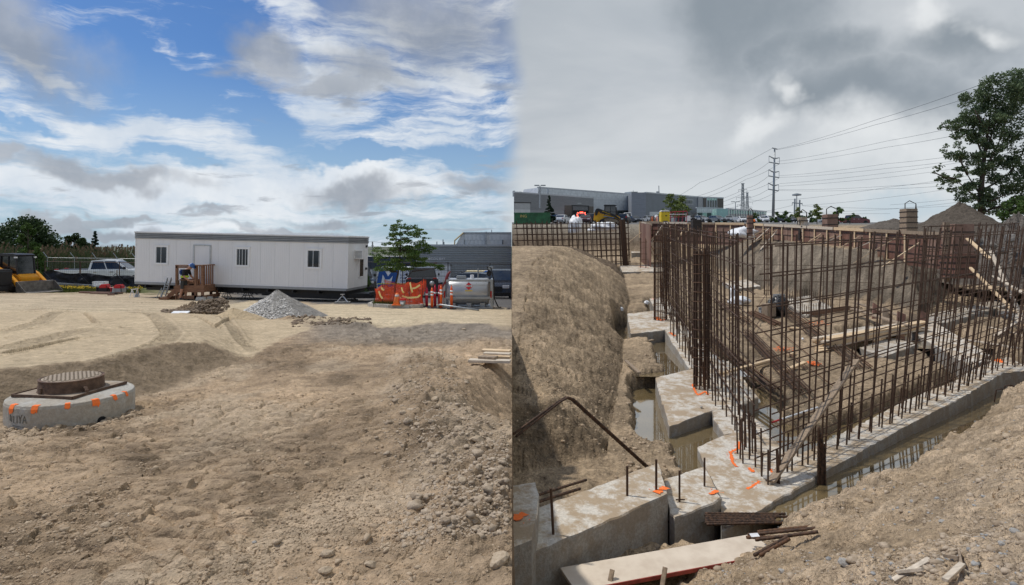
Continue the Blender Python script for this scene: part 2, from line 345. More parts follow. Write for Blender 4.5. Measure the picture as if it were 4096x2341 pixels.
def left_ground():
    us = np.concatenate([np.linspace(-3600, -60, 46)[:-1], np.linspace(-60, 2048, 660)])
    vs = np.concatenate([np.linspace(9000, 2700, 16)[:-1], np.linspace(2700, 2341, 40)[:-1], np.linspace(2341, 1125, 600)[:-1], np.linspace(1125, 1108, 14)])
    U, V = np.meshgrid(us, vs); D = 3600/(V-1090); X = (U-2048)/F*D; Y = D
    Z = zL(X, Y)
    dist, par, ins = polydist(X, Y, base_line); inn = np.where(ins, dist, -dist)+.10*fbm(X*2.2, Y*2.2, 3, 3)
    rm = np.interp(U, [-600, 300, 700, 800, 900, 1010], [.36, .37, .36, .33, .2, 0.])*sst(22, 13, Y)
    prof = sst(-.05, .95, inn); Z = Z+rm*prof
    thr = np.interp(U, [820, 1010], [.75, -.05]); sand = sst(thr, thr+.2, inn)
    slope = sst(-.25, .05, inn)*(1-sand)*sst(1020, 900, U)*sst(24, 18, Y)
    vv = V+fbm(X*.7, Y*.35, 4, 8)*26
    road = sst(1318, 1300, vv-(U-1300)*.012)*sst(1208, 1236, vv-(U-1300)*.012)*sst(1130, 1330, U)
    road = np.maximum(road, sst(1285, 1268, vv)*sst(1205, 1222, vv)*sst(1350, 1050, U))
    grav = sst(1262, 1296, vv)*sst(1400, 1340, vv)*sst(1120, 1330, U)*(1-road)*(1-sand)
    asph = np.where(X > -24, sst(1232, 1216, vv-(U-1300)*.012), 0)*sst(600, 1000, U)
    grass = sst(1205, 1192, V+14*fbm(X*.8, Y*.8, 3, 4)+(U-300)*.0)*sst(760, 560, U)
    soil = np.array([.365, .268, .175]); c_sand = np.array([.51, .405, .27]); c_sl = np.array([.235, .178, .118]); c_road = np.array([.55, .45, .305])
    c_gr = np.array([.24, .205, .165]); c_as = np.array([.135, .13, .125]); c_gs = np.array([.09, .10, .035])
    n1 = fbm(X*.55, Y*.3, 4, 21); n2 = fbm(X*3, Y*3, 4, 22); n3 = fbm(X*.9, Y*.5, 4, 29)
    C = np.ones(X.shape+(3,))*soil*(1+.55*n1+.35*n2)[..., None]
    dry = sst(.0, .35, fbm(X*.8+4, Y*.45, 4, 33))[..., None]
    C = C*(1-dry*.65)+np.array([.49, .385, .27])*dry*.65
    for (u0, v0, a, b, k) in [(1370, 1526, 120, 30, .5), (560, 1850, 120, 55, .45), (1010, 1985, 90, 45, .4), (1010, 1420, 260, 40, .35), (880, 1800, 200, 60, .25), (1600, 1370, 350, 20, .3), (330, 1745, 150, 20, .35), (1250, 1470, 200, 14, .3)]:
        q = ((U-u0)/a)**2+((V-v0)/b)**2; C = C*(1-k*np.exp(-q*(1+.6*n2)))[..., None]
    def lay(C, m, c, nz): m = m[..., None]; return C*(1-m)+np.asarray(c)*(1+nz)[..., None]*m
    C = lay(C, sand, c_sand, .16*n1+.10*n2); C = lay(C, np.clip(slope, 0, 1), c_sl, .2*n2)
    streak = fbm(X*.35+.2*n1, Y*2.0+.5*n1, 4, 41)
    C = lay(C, grav*.9, c_gr, .5*n2); C = lay(C, road, c_road, .22*streak+.12*n2); C = lay(C, asph, c_as, .25*streak+.1*n2)
    far = sst(1290, 1240, V)*sst(1000, 820, U)*(1-grass); C = lay(C, far*.7, (.46, .37, .26), .4*streak)
    C = lay(C, grass, c_gs, .6*n2)
    # relief
    rough = (1-sand)*(1-road)*(1-asph)*(1-slope*.8); near = sst(20, 5, Y)
    Z = Z+rough*(.05*fbm(X*.7, Y*.7, 3, 51)+.016*fbm(X*3.5, Y*3.5, 4, 52)*sst(26, 9, Y))
    lane = np.floor((X+.16*fbm(X*.3, Y*.25, 2, 61))/.44); ph = _h(lane, lane*0+3, 7)/65535.*6.28
    msk = sst(-.10, .16, fbm(X*.55, Y*.3, 3, 62)+.14)*rough*sst(19, 11, Y)*sst(-.05, .15, np.abs(((X/.44) % 1)-.5)*-1+.5)
    msk = (.45+.55*sst(-.16, .10, fbm(X*.55, Y*.3, 3, 62)+.12))*rough*sst(19, 13, Y)
    p1, p2, pid = worley(X*3.4+.2*n2+pid0(lane), Y*7.6+.5*fbm(X*1.5, Y*1.5, 3, 63), 65); plate = np.clip((p2-p1)*2.6, 0, 1)**.8
    Z = Z+msk*(.05*plate*(.6+.5*pid)+.012*(pid-.5)); C = C*(1+.16*msk*(pid-.5))[..., None]
    f1, f2, idv = worley(X*7+.6*n2, Y*7, 71); clod = np.clip(1-f1*1.5, 0, 1)*(idv > .62)*idv
    cm = rough*near*sst(-.12, .2, fbm(X*.8, Y*.8, 3, 72)+.02)
    Z = Z+.032*clod*cm
    g1, g2, id2 = worley(X*17, Y*17+n2*.5, 73); Z = Z+.010*np.clip(1-g1*1.5, 0, 1)*(id2 > .4)*rough*sst(11, 5, Y)*sst(-.25, .2, fbm(X*1.5, Y*1.5, 2, 74))
    crack = .5*sst(.07, .0, (lambda q: q[1]-q[0])(worley(X*4.2+1.2*n2, Y*6.5+1.2*n1, 75)))*sst(.05, .25, fbm(X*.7, Y*.7, 2, 76))*rough*sst(8, 4, Y); Z = Z-.025*crack
    # broken berm along the pit edge on the right
    berm, bp, _ = polydist(X, Y, [Lp(1700, 1440), Lp(1690, 1540), Lp(1780, 1640), Lp(1800, 1760), Lp(1980, 1900), Lp(2040, 2150)], False)
    bm_ = sst(.75, .1, berm); h1, h2, id3 = worley(X*9, Y*9, 77); Z = Z+bm_*(.08+.06*np.clip(1-h1*1.4, 0, 1)*id3+.07*fbm(X*4, Y*4, 4, 78)); C = C*(1-.12*bm_*np.clip(1+2*n2, 0, 2))[..., None]
    pit = sst(-.75, .1, X-.12*(Y-7.5))*sst(5.8, 7., Y)*sst(11.5, 9.5, Y); Z = Z-.55*pit; C = C*(1-.15*pit)[..., None]
    b2, _, _ = polydist(X, Y, [Lp(1180, 1288), Lp(1330, 1300), Lp(1420, 1315)], False); k2 = sst(.8, .1, b2); Z = Z+k2*(.12*fbm(X*3, Y*3, 4, 79)+.06); C = C*(1-.45*k2*sst(-.1, .25, n2))[..., None]
    Z = Z+.16*np.exp(-((X+2.6)/2.2)**2-((Y-17.3)/.7)**2)+.10*np.exp(-((X+.6)/1.5)**2-((Y-16)/.6)**2)
    # tyre tracks pressed into the sand
    for pts, w in TRACKS:
        pl = [Lp(a, b, .3 if b > 1300 else 0.) for a, b in pts]; cum = np.concatenate([[0], np.cumsum([math.dist(p, q) for p, q in zip(pl, pl[1:])])])
        dd, pp, _ = polydist(X, Y, pl, False); k = sst(w*1.25, w*.8, dd)*(.45+.55*sand+.3*far).clip(0, 1)*sst(.05, .25, 1-np.abs(pp/(len(pl)-1)-.5)*1.9)
        seg = np.interp(pp, np.arange(len(pl)), cum); lug = np.abs(np.sin(seg*np.pi/.17+(dd/w)*1.2))**.6; Z = Z+k*(-.05+.06*lug*(w > .09)); Z = Z+.025*sst(w*1.9, w*1.2, dd)*(1-k)*sand; C = C*(1-k*.24)[..., None]
    ff, _, idf = worley(X*1.3, Y*1.6, 80); fp = sst(.13, .07, ff)*(idf > .70)*sand*sst(16, 12, Y); Z = Z-.03*fp+.012*sst(.2, .13, ff)*(idf > .7)*sand*(1-fp); C = C*(1-.12*fp)[..., None]
    Z = Z+sand*.012*fbm(X*1.2, Y*2.0, 3, 81)+slope*.035*fbm(X*6, Y*6, 4, 82)
    Z = Z+.015*road*streak
    # dip where the manhole riser stands
    return X, Y, Z, np.clip(C, .01, .9)
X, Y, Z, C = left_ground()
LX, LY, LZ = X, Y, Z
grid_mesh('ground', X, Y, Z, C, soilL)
EDGE_L = (Y[:, -1].copy(), Z[:, -1].copy())

# concrete outlines (photo pixels on the footing-top plane), used by the terrain for the trenches
FOOT = {
 'corner_pad': ([(2792, 1788), (2896, 1742), (3050, 1696), (3135, 1808), (3204, 1845), (3257, 1908), (3023, 2049), (2888, 2127), (2882, 1990)], -4.0, .6),
 'front_strip': ([(3135, 1806), (3204, 1817), (3396, 1719), (3627, 1600), (3830, 1519), (3896, 1477), (4030, 1425), (4130, 1480), (4011, 1492), (3854, 1585), (3617, 1708), (3404, 1829), (3259, 1906), (3206, 1843)], -4.004, .55),
 'neck': ([(2848, 1644), (2946, 1627), (3048, 1694), (2896, 1740)], -4.006, .6),
 'wide_pad': ([(2624, 1510), (2755, 1479), (2915, 1444), (3031, 1588), (2946, 1625), (2848, 1642), (2678, 1706)], -4.0, .6),
 'left_strip': ([(2660, 1321), (2742, 1300), (2880, 1452), (2757, 1477)], -4.006, .5),
 'left_pad': ([(2510, 1255), (2622, 1242), (2700, 1268), (2740, 1300), (2660, 1319), (2524, 1336)], -4.0, .6),
 'back_strip': ([(2598, 1195), (2652, 1188), (2720, 1255), (2625, 1241)], -4.006, .5),
 'step_low': ([(2661, 1915), (2769, 1882), (2819, 1867), (2880, 1988), (2854, 2010), (2700, 2068), (2680, 2053)], -3.86, .9),
 'step_mid': ([(2196, 2016), (2633, 1854), (2667, 1975), (2126, 2213), (2052, 2240), (2052, 2070)], -3.62, .75),
 'step_high': ([(2049, 1945), (2141, 1930), (2155, 1978), (2126, 2150), (2049, 2180)], -3.3, .9),
 'far_pad': ([(2480, 1063), (2647, 1057), (2660, 1085), (2490, 1088)], -4.0, .8),
 'far_block': ([(2525, 1003), (2570, 1001), (2572, 1010), (2527, 1012)], -3.6, 1.2),
 'bank_pad': ([(2890, 1128), (2990, 1118), (3042, 1144), (2950, 1155)], -3.95, .75),
 'dowel_pad': ([(3130, 1196), (3240, 1182), (3330, 1230), (3225, 1268)], -4.05, .5),
 'beam_pad': ([(3440, 1390), (3560, 1350), (3672, 1376), (3532, 1428)], -4.05, .55),
 'cross_strip': ([(3640, 1318), (3740, 1290), (3960, 1420), (3890, 1470), (3800, 1420)], -4.02, .5),
 'rear_strip': ([(3640, 1290), (3700, 1262), (3990, 1195), (4050, 1215), (3790, 1290)], -4.03, .6),
 'right_pad': ([(3990, 1232), (4130, 1260), (4130, 1290), (4010, 1262)], -4.0, .5),
 'slab_edge': ([(3380, 1320), (3480, 1302), (3560, 1318), (3420, 1352)], -4.06, .3),
}
FOOTP = {k: [(R(u, v, zl).x, R(u, v, zl).y) for u, v in p] for k, (p, zl, dz) in FOOT.items()}
PIT = [(2048, 1975, 1.0, -3.3), (2250, 1930, .9, -3.35), (2425, 1895, 1.0, -3.3), (2455, 1700, 2.0, -3.15), (2490, 1500, 2.6, -2.55), (2490, 1330, 3.2, -1.8), (2520, 1230, 3.6, -1.6), (2490, 1092, 4., -2.35), (2048, 1080, 4., -2.3),
       (1700, 1080, 3., -1.3), (1700, 1042, 3., -1.3), (2048, 1040, 4.5, -1.1), (2560, 1038, 4., -1.2), (2600, 1052, 2., -1.3), (2830, 1085, 2.6, -1.5), (2950, 1122, 2.8, -1.65), (3040, 1165, 2.7, -1.7), (3200, 1205, 2.7, -1.75), (3400, 1228, 2.7, -1.75), (3560, 1245, 2.6, -1.9),
       (3690, 1292, 1.6, -2.2), (3770, 1235, 1.6, -2.2), (3810, 1180, 2., -1.8), (3900, 1150, 3., -1.4), (4100, 1150, 3.5, -.9), (4400, 1180, 3.5, -1.0), (5200, 1260, 4., -1.), (5200, 1400, 4., -1.5), (4300, 1470, 4., -1.5), (4120, 1520, 4.2, -1.5), (4060, 1545, 4.2, -1.5), (3800, 1692, 4.2, -1.5),
       (3600, 1800, 4.2, -1.5), (3480, 1872, 4.3, -1.5), (3340, 1960, 4.4, -1.5), (3230, 2060, 4.3, -1.5), (3120, 2180, 4.2, -1.5), (2960, 2310, 4.2, -1.5), (2700, 2460, 4.2, -1.5), (2400, 2640, 4., -1.5), (2048, 2800, 3.8, -1.5), (1500, 2900, 3.8, -1.5), (1500, 1990, 2, -3.)]
PITP = [(R(u, v, -4.35).x, R(u, v, -4.35).y) for u, v, w, g in PIT]
def right_z(X, Y, fine=True):
    dist, par, ins = polydist(X, Y, PITP); n = len(PIT); i0 = np.floor(par).astype(int) % n; fr = par-np.floor(par); i1 = (i0+1) % n
    W = np.array([p[2] for p in PIT]); Gt = np.array([p[3] for p in PIT])
    w = W[i0]*(1-fr)+W[i1]*fr; g = Gt[i0]*(1-fr)+Gt[i1]*fr
    n1 = fbm(X*.6, Y*.6, 4, 101); n2 = fbm(X*2.6, Y*2.6, 4, 102)
    floor = -4.03+.07*n1+.04*n2
    t = np.clip((dist+(.25*n1+.05*n2)*np.clip(dist, 0, 1))/w, 0, 1)
    prof = 1-(1-t)**1.35
    nearbank = (Y < 16) & (Y < 9.3+.72*(X-2.2)) & (X > -1)
    prof = np.where(nearbank, t, prof)
    # beyond the banks the grade levels out to the yard
    yard = np.clip((dist-w)/8., 0, 1); gy = g*(1-yard)+np.where(Y > 52, -1.08, g)*yard
    up = floor+(gy-floor)*prof
    zl = np.where(ins, floor, up)
    edge = sst(.0, .5, np.where(ins, dist, 0)); zl = np.where(ins, -4.05+(floor+4.05)*edge, zl)
    # trenches beside the concrete
    for k, pl in FOOTP.items():
        if k in ('far_block',): continue
        bx = [p[0] for p in pl]; by = [p[1] for p in pl]
        m = (X > min(bx)-1.5) & (X < max(bx)+1.5) & (Y > min(by)-1.5) & (Y < max(by)+1.5)
        if not m.any(): continue
        dd, _, ii = polydist(X[m], Y[m], pl); dd = np.where(ii, 0, dd)
        q = zl[m]; dep = {'step_low': -4.4, 'step_mid': -4.12, 'step_high': -4.1}.get(k, -4.52)
        wd = {'neck': .75, 'wide_pad': .5, 'left_strip': .5, 'left_pad': .45, 'front_strip': .42, 'corner_pad': .25, 'cross_strip': .4}.get(k, .12)
        if k == 'front_strip': wd = np.where(Y[m] < 9.16+.774*(X[m]-4.6)+.05, 1.15, .35)
        zl[m] = np.minimum(q, dep+(q-dep)*sst(wd, wd+.25, dd+.12*n2[m])) if True else q
    zl = zl-.0085*np.clip(Y-60, 0, 90)
    return zl, ins, dist, w, n1, n2
def right_ground():
    us = np.concatenate([np.linspace(2048, 4140, 640), np.linspace(4140, 6200, 40)[1:]])
    d1 = 1/np.linspace(1/.5, 1/2.2, 20)[:-1]; d2 = 1/np.linspace(1/2.2, 1/60, 860)[:-1]; d3 = np.linspace(60, 200, 60)[:-1]; d4 = np.array([200, 260, 400, 700, 1200, 2500.])
    ds = np.concatenate([d1, d2, d3, d4]); U, D = np.meshgrid(us, ds); X = (U-2048)/F*D; Y = D
    zl, ins, dist, w, n1, n2 = right_z(X, Y)
    slope = (~ins) & (dist < w*1.05)
    soil = np.array([.375, .282, .185]); C = np.ones(X.shape+(3,))*soil*(1+.5*n1+.35*n2)[..., None]
    V = HZ-(zl+.05*Y)/D*F
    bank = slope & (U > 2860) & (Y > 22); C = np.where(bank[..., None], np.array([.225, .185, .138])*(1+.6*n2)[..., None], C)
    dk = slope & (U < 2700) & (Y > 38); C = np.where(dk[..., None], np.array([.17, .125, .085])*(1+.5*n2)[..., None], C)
    wet = sst(-4.18, -4.42, zl)*(dist < 50); C = C*(1-.55*wet)[..., None]
    damp = sst(10, 13, Y)*sst(.9, .0, np.where(slope, dist, 9.)); C = C*(1-.35*damp)[..., None]
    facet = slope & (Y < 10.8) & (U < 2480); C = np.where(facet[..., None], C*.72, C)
    nearb = (~ins) & (Y < 15.5) & (U > 2600)
    grey = sst(0, .3, n1+.25*fbm(X*.4, Y*.4, 3, 120)+sst(3300, 4096, U)*.35)[..., None]
    C = np.where(nearb[..., None], (C*(1-.5*grey)+np.array([.39, .305, .215])*(1+.4*n2)[..., None]*.5*grey)*1.2, C)
    yard = (Y > 62); C = np.where(yard[..., None], np.array([.27, .235, .185])*(1+.3*n2)[..., None], C)
    lot = Y > 80; C = np.where(lot[..., None], np.array([.17, .168, .165])*(1+.2*n2)[..., None], C)
    # relief
    fade = np.clip(14/np.maximum(Y, 1), .25, 1.)
    rgh = np.where(slope, 1., .7)*sst(75, 55, Y)
    Ys = Y+np.where(slope, zl*1.2, 0); Z = zl+rgh*(.07*fbm(X*1.4, Ys*1.4, 4, 111)+.05*fbm(X*6, Ys*6, 4, 112)*fade)
    f1, f2, idv = worley(X*4.5+n2, Ys*4.5, 113); Z = Z+rgh*.06*np.clip(1-f1*1.3, 0, 1)*(idv > .55)*idv*np.where(nearb, 1., .45)*sst(-.2, .25, n1+.1)
    g1, g2, id2 = worley(X*11, Ys*11+n2, 114); Z = Z+.028*np.clip(1-g1*1.3, 0, 1)*(id2 > .35)*np.where(nearb, 1., .3)*fade
    h1, h2, _ = worley(X*1.6+.5*n2, Y*1.6+.5*n1, 115); crack = sst(.09, .0, h2-h1)*np.where(nearb, 1., 0)*sst(-.05, .2, n1+.05); Z = Z-.07*crack
    # rills down the left bank
    Z = Z+np.where(slope & (U < 2600) & (Y > 9) & (Y < 40), .07*fbm(X*1.2+Y*.9, Y*3.4-X*2.0, 4, 116)-.11*np.abs(fbm(X*.9+.8*n1, Y*4.2-X*1.2, 4, 117))-.05*sst(.10, .0, (lambda q: q[1]-q[0])(worley(X*1.1+.6*n2, Y*1.3+.6*n1, 118))), 0)
    Z = np.where(Y > 75, zl, Z)
    ye = np.where(Y < 150, Y, 150+(Y-150)*.02); Z = Z+.05*ye
    return X, Y, Z, np.clip(C, .01, .9)
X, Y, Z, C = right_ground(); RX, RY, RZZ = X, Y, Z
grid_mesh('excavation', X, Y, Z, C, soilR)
# cut face where the yard ends at the excavation
def cut_face():
    ys = np.concatenate([1/np.linspace(1/.52, 1/60, 420), np.linspace(62, 195, 60)]); zl = np.interp(ys, EDGE_L[0], EDGE_L[1]); zr = np.interp(ys, RY[:, 0], RZZ[:, 0])
    T = np.linspace(0, 1, 14); Yg, Tg = np.meshgrid(ys, T); Zg = zl[None]*(1-Tg)+zr[None]*Tg
    bulge = np.sin(Tg*np.pi)*(.02+.02*fbm(Yg*2, Zg*3, 4, 130))
    Xg = np.where(zr[None] < zl[None], 1, -1)*np.abs(bulge)*.6
    C = np.ones(Xg.shape+(3,))*np.array([.24, .175, .115])*(1+.5*fbm(Yg*1.5, Zg*3, 4, 131))[..., None]
    grid_mesh('cut_bank', Xg, Yg, Zg, C, soilR)
cut_face()
M().add([(-4000, -300, -14), (4000, -300, -14), (4000, 4500, -14), (-4000, 4500, -14)], [(0, 1, 2, 3)]).build('far_ground', mat('far_ground', (.10, .11, .07), .95, .3, .02), kind='structure')
m_water = mat('muddy_water', (.19, .14, .07), .03, .12, 1.2, .001, spec=1., bscale=5)
for x0, x1, y0, y1, z in ((2.0, 15.5, 7.9, 15.3, -3.66), (2.4, 6.2, 15.3, 24.5, -3.36), (9.2, 30, 18.5, 27, -3.2)):
    m_water.node_tree.nodes['Principled BSDF'].inputs['Coat Weight'].default_value = 1.; m_water.node_tree.nodes['Principled BSDF'].inputs['Coat Roughness'].default_value = .02
    M().add([(x0, y0, z), (x1, y0, z), (x1, y1, z), (x0, y1, z)], [(0, 1, 2, 3)]).build('water', m_water, kind='structure')
# ------------------------------------------------------------------ excavation: concrete, steel, timber
def concrete_material(name, col, dirt=(.30, .23, .15), k=.6):
    m = bpy.data.materials.new(name); m.use_nodes = True; t = NT(m.node_tree); b = m.node_tree.nodes['Principled BSDF']
    tc = t.new('ShaderNodeTexCoord').outputs['Object']
    n1 = t.noise(tc, 4.5, 6, .72); n2 = t.noise(tc, 26, 5, .7); n3 = t.noise(tc, 1.3, 4, .6)
    c = t.mix(t.ramp(n2, .35, .65), tuple(q*.82 for q in col), tuple(min(1, q*1.12) for q in col))
    c = t.mix(t.m('MULTIPLY', t.ramp(t.m('ADD', n1, t.m('MULTIPLY', n3, .6)), .69, .90), k), c, dirt)
    pit = t.ramp(n2, .30, .25); c = t.mix(t.m('MULTIPLY', pit, .6), c, (.12, .10, .075, 1))
    t.l.new(c, b.inputs['Base Color']); b.inputs['Roughness'].default_value = .9; b.inputs['Specular IOR Level'].default_value = .2
    bn = t.new('ShaderNodeBump'); bn.inputs['Distance'].default_value = .012; bn.inputs['Strength'].default_value = .9
    t.l.new(t.m('ADD', n2, n1), bn.inputs['Height']); t.l.new(bn.outputs[0], b.inputs['Normal']); return m
m_conc = concrete_material('cast_concrete', (.62, .575, .50), (.38, .285, .185), .9); m_conc2 = concrete_material('damp_concrete', (.50, .46, .40), k=.75); m_ring = concrete_material('riser_concrete', (.43, .415, .375), (.33, .26, .18), .45)
m_shaded_side = concrete_material('shaded_concrete_side', (.34, .325, .295), (.25, .20, .145), .6)  # darker concrete for the footing sides, with their shade put into the colour
m_orange = mat('orange_marking_paint', (.95, .19, .035), .8, .12, 30); m_rust = mat('dark_rusted_steel', (.042, .028, .021), .72, 0, 25, col2=(.125, .07, .042), metal=.25, spec=.4, detail=3)
m_rust2 = mat('brown_rusted_steel', (.075, .042, .025), .75, 0, 40, col2=(.16, .08, .04), metal=.2, detail=3)
m_ply = mat('brown_form_ply', (.19, .105, .075), .65, .3, 3.5, .002, col2=(.28, .18, .135)); m_ply2 = mat('red_brown_form_ply', (.17, .085, .06), .65, .3, 3.5, .002)
m_wood = mat('new_lumber', (.60, .43, .25), .75, .2, 5, .002, stretch=(1, 1, 6), col2=(.68, .52, .34)); m_woodg = mat('weathered_lumber', (.29, .22, .155), .85, .25, 6, .003, stretch=(6, 6, 1)); m_woodp = mat('pale_lumber', (.56, .48, .38), .8, .2, 6, .003, stretch=(1, 5, 5))
m_strap = mat('dark_form_strap', (.045, .036, .032), .6, .3, 20, metal=.3); m_white = mat('white_sheet_plastic', (.78, .79, .80), .55, .08, 8, .01); m_black = mat('black_plastic', (.012, .012, .014), .28, .2, 8, .02, spec=.5)
FLAB = {'corner_pad': 'concrete corner footing pad with orange layout marks and a cluster of cut bars', 'front_strip': 'long pale concrete strip footing below the front rebar mat', 'neck': 'short concrete neck between the corner pad and the wide pad',
 'wide_pad': 'wide concrete pad carrying the near column cage', 'left_strip': 'concrete strip footing running back from the wide pad', 'left_pad': 'concrete pad at the water carrying the second column cage', 'back_strip': 'narrow concrete strip behind the second column cage',
 'step_low': 'lower concrete step with two upright dowels beside the corner pad', 'step_mid': 'long concrete step with three upright dowels in the left foreground', 'step_high': 'tallest concrete step at the cut edge of the yard', 'far_pad': 'far concrete pad by the dark column cage in the trench',
 'far_block': 'small pale concrete block below the back bank', 'bank_pad': 'square concrete pad at the foot of the grey bank', 'dowel_pad': 'concrete pad ringed with many short dowels', 'beam_pad': 'concrete pad beside the stack of new lumber', 'cross_strip': 'concrete strip footing crossing to the front footing',
 'rear_strip': 'concrete strip footing below the rear rebar mat on the right', 'right_pad': 'low concrete pad at the right edge by the water', 'slab_edge': 'thin concrete slab behind the lumber stack'}
FO = {}
def build_footing(k):
    pts, zl, dz = FOOT[k]; W = [R(u, v, zl) for u, v in pts]; bm = bmesh.new()
    # ragged outline: split the long edges and nudge
    out = []
    for i, a in enumerate(W):
        b = W[(i+1) % len(W)]; L = (b-a).length; n = max(1, int(L/.13)); pn = Vector((b.y-a.y, a.x-b.x, 0)).normalized()
        for j in range(n):
            p = a.lerp(b, j/n); q = p+pn*(random.choice((1, 1, 1, 2.6))*random.uniform(-.011, .008) if j else 0); q.z += random.uniform(-.010, .006) if j else 0; out.append(q)
    top = [bm.verts.new(p) for p in out]; mid = [bm.verts.new(p+Vector((0, 0, -.02))+(p-sum(out, Vector())/len(out)).normalized()*.014) for p in out]
    bot = [bm.verts.new(p+Vector((0, 0, -dz))+(p-sum(out, Vector())/len(out)).normalized()*.02) for p in out]; n = len(out)
    bm.faces.new(top)
    for i in range(n):
        j = (i+1) % n; bm.faces.new((top[i], mid[i], mid[j], top[j])); bm.faces.new((mid[i], bot[i], bot[j], mid[j]))
    bmesh.ops.recalc_face_normals(bm, faces=bm.faces); bmesh.ops.triangulate(bm, faces=[f for f in bm.faces if len(f.verts) > 4])
    me = bpy.data.meshes.new('concrete_footing'); bm.to_mesh(me); bm.free(); me.materials.append(m_conc if zl > -4.03 else m_conc2); me.materials.append(m_shaded_side)
    for p in me.polygons: p.material_index = 1 if abs(p.normal.z) < .4 else 0  # upright faces get the concrete with painted shade
    r = thing('concrete_footing', FLAB[k], 'footing', (0, 0, 0), group='cast footings in the excavation')
    put('concrete', me, r); FO[k] = r
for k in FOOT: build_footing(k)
# unit bar
def unit_bar(m, n=7, name='bar'):
    return M().cyl((0, 0, 0), (0, 0, 1), 1, n=n).mesh(name, m)
UB = {m_rust.name: unit_bar(m_rust), m_rust2.name: unit_bar(m_rust2)}
def bar(name, a, b, r, parent, m=None, me=None):
    a = Vector(a); b = Vector(b); d = b-a
    o = put(name, me or UB[(m or m_rust).name], parent); o.location = a; o.scale = (r, r, d.length); o.rotation_euler = d.to_track_quat('Z', 'Y').to_euler(); return o
def fan(u): return .00015*(u-3000) if u > 3000 else .00007*(u-3000)
def umap(p): return 2048+p.x/p.y*F
def mat_panel(label, A, B, n, h, levels, offs, rv=.0165, rh=.0125, jit=.05, over=(.1, .1), hj=.12, laps=False):
    t = thing('rebar_mat', label, 'rebar', (0, 0, 0), group='standing rebar wall mats')
    A = Vector(A); B = Vector(B); d = B-A; pn = Vector((-d.y, d.x, 0)).normalized()
    tops = {}
    for li, of in enumerate(offs):
        for i in range(n):
            f = (i+(.35 if li else 0)+random.uniform(-.16, .16))/(n-1); f = min(max(f, 0), 1.01)
            p = A+d*f+pn*(of+random.uniform(-.02, .02)); u = umap(p); hh = h+random.uniform(-hj, hj)
            q = p+Vector((fan(u)*hh+random.uniform(-jit, jit), random.uniform(-jit, jit), hh)); bar('vertical_bar', p-Vector((0, 0, .05)), q, rv*random.uniform(.88, 1.1), t)
            if laps: bar('vertical_bar', p+Vector((.035, .01, -.05)), p+Vector((.035+fan(u)*1.1, .01, random.uniform(.8, 1.25))), rv*.95, t)
        for z in levels:
            ua, ub = umap(A), umap(B); o = random.uniform(-.03, .03)
            a = A-d.normalized()*(over[0]+random.uniform(0, .12))+pn*(of+rv*1.8)+Vector((fan(ua)*z, 0, z+o)); b = B+d.normalized()*over[1]+pn*(of+rv*1.8)+Vector((fan(ub)*z, 0, z+o+random.uniform(-.04, .04)))
            bar('horizontal_bar', a, b, rh, t)
    return t
LV = [.28, .63, .99, 1.36, 1.75, 2.18, 2.62, 3.09, 3.55]
A = R(3112, 1915); B = Vector((13.5, 16.2, -4+.05*16.2))
mat_panel('tall double rebar mat standing on the front strip footing', A, B, 27, 3.62, LV, (0, .24), .0145, .011, over=(.12, .3))
A2 = R(2992, 1762); B2 = Vector((6.95, 27.6, -4+.05*27.6))
mat_panel('long double rebar mat running back along the left strip footing', A2, B2, 40, 3.62, LV, (.12, -.12), .0145, .011, .03, over=(.05, .2))
mat_panel('double rebar mat behind the earth mound at the back of the pit', R(2078, 1076), R(2520, 1060), 24, 3.5, [.3, .75, 1.2, 1.65, 2.1, 2.55, 3.0, 3.35], (0, .35), .032, .026, .12)
mat_panel('rebar mat on the rear strip footing at the right', R(3690, 1278), R(4030, 1203), 16, 3.6, LV[::2], (0, .25), .018, .014, .1)
mat_panel('dense rebar mat closing the right side of the pit', Vector((13.7, 16.6, -4+.83)), Vector((22.5, 24.5, -4+1.22)), 15, 3.75, LV, (0, .25), .0145, .011, .08)
mat_panel('light rebar mat standing before the grey bank', R(3010, 1236), R(3480, 1250), 9, 2.9, [.5, 1.2, 1.9], (0,), .012, .009, .1)
mat_panel('sparse rebar mat in front of the brown form wall', R(2660, 1110), R(2900, 1130), 12, 3.1, [.6, 1.3, 2.0, 2.7], (0,), .02, .015, .1)
def cage(label, base, h, r, n, ties, tilt=0., rb=.018):
    t = thing('column_cage', label, 'rebar cage', base, group='column rebar cages'); top = Vector((tilt, 0, h))
    for i in range(n):
        a = 2*math.pi*(i+.3)/n; c = Vector((r*math.cos(a), r*math.sin(a), 0)); bar('vertical_bar', c, c+top+Vector((0, 0, random.uniform(-.06, .1))), rb, t, random.choice((m_rust, m_rust, m_rust2)))
    ring = M(); N = 14
    ring.tube([(1*math.cos(2*math.pi*i/N), math.sin(2*math.pi*i/N), .02*math.sin(i)) for i in range(N+1)], .05, 4); me = ring.mesh('tie', m_rust2)
    for k in range(ties):
        f = (k+.4)/ties; o = put('tie', me, t); o.location = top*f; o.scale = (r*1.1, r*1.1, .2); o.rotation_euler = (random.uniform(-.08, .08), random.uniform(-.08, .08), random.uniform(0, 6))
    return t
cage('round column cage of dark bars standing on the wide pad', R(2806, 1552), 3.2, .17, 11, 15)
cage('round column cage of dark bars on the pad by the water', R(2642, 1280), 3.35, .24, 11, 14)
cage('slim cage of four rusty bars on the far pad', R(2573, 1072), 2.2, .28, 4, 5)
cage('dark tight column cage at the end of the back mat', R(2502, 1062), 3.6, .19, 18, 22, -.25, .035)
cage('slim column cage beside the brown form wall', R(3070, 1180), 3.2, .16, 6, 6)
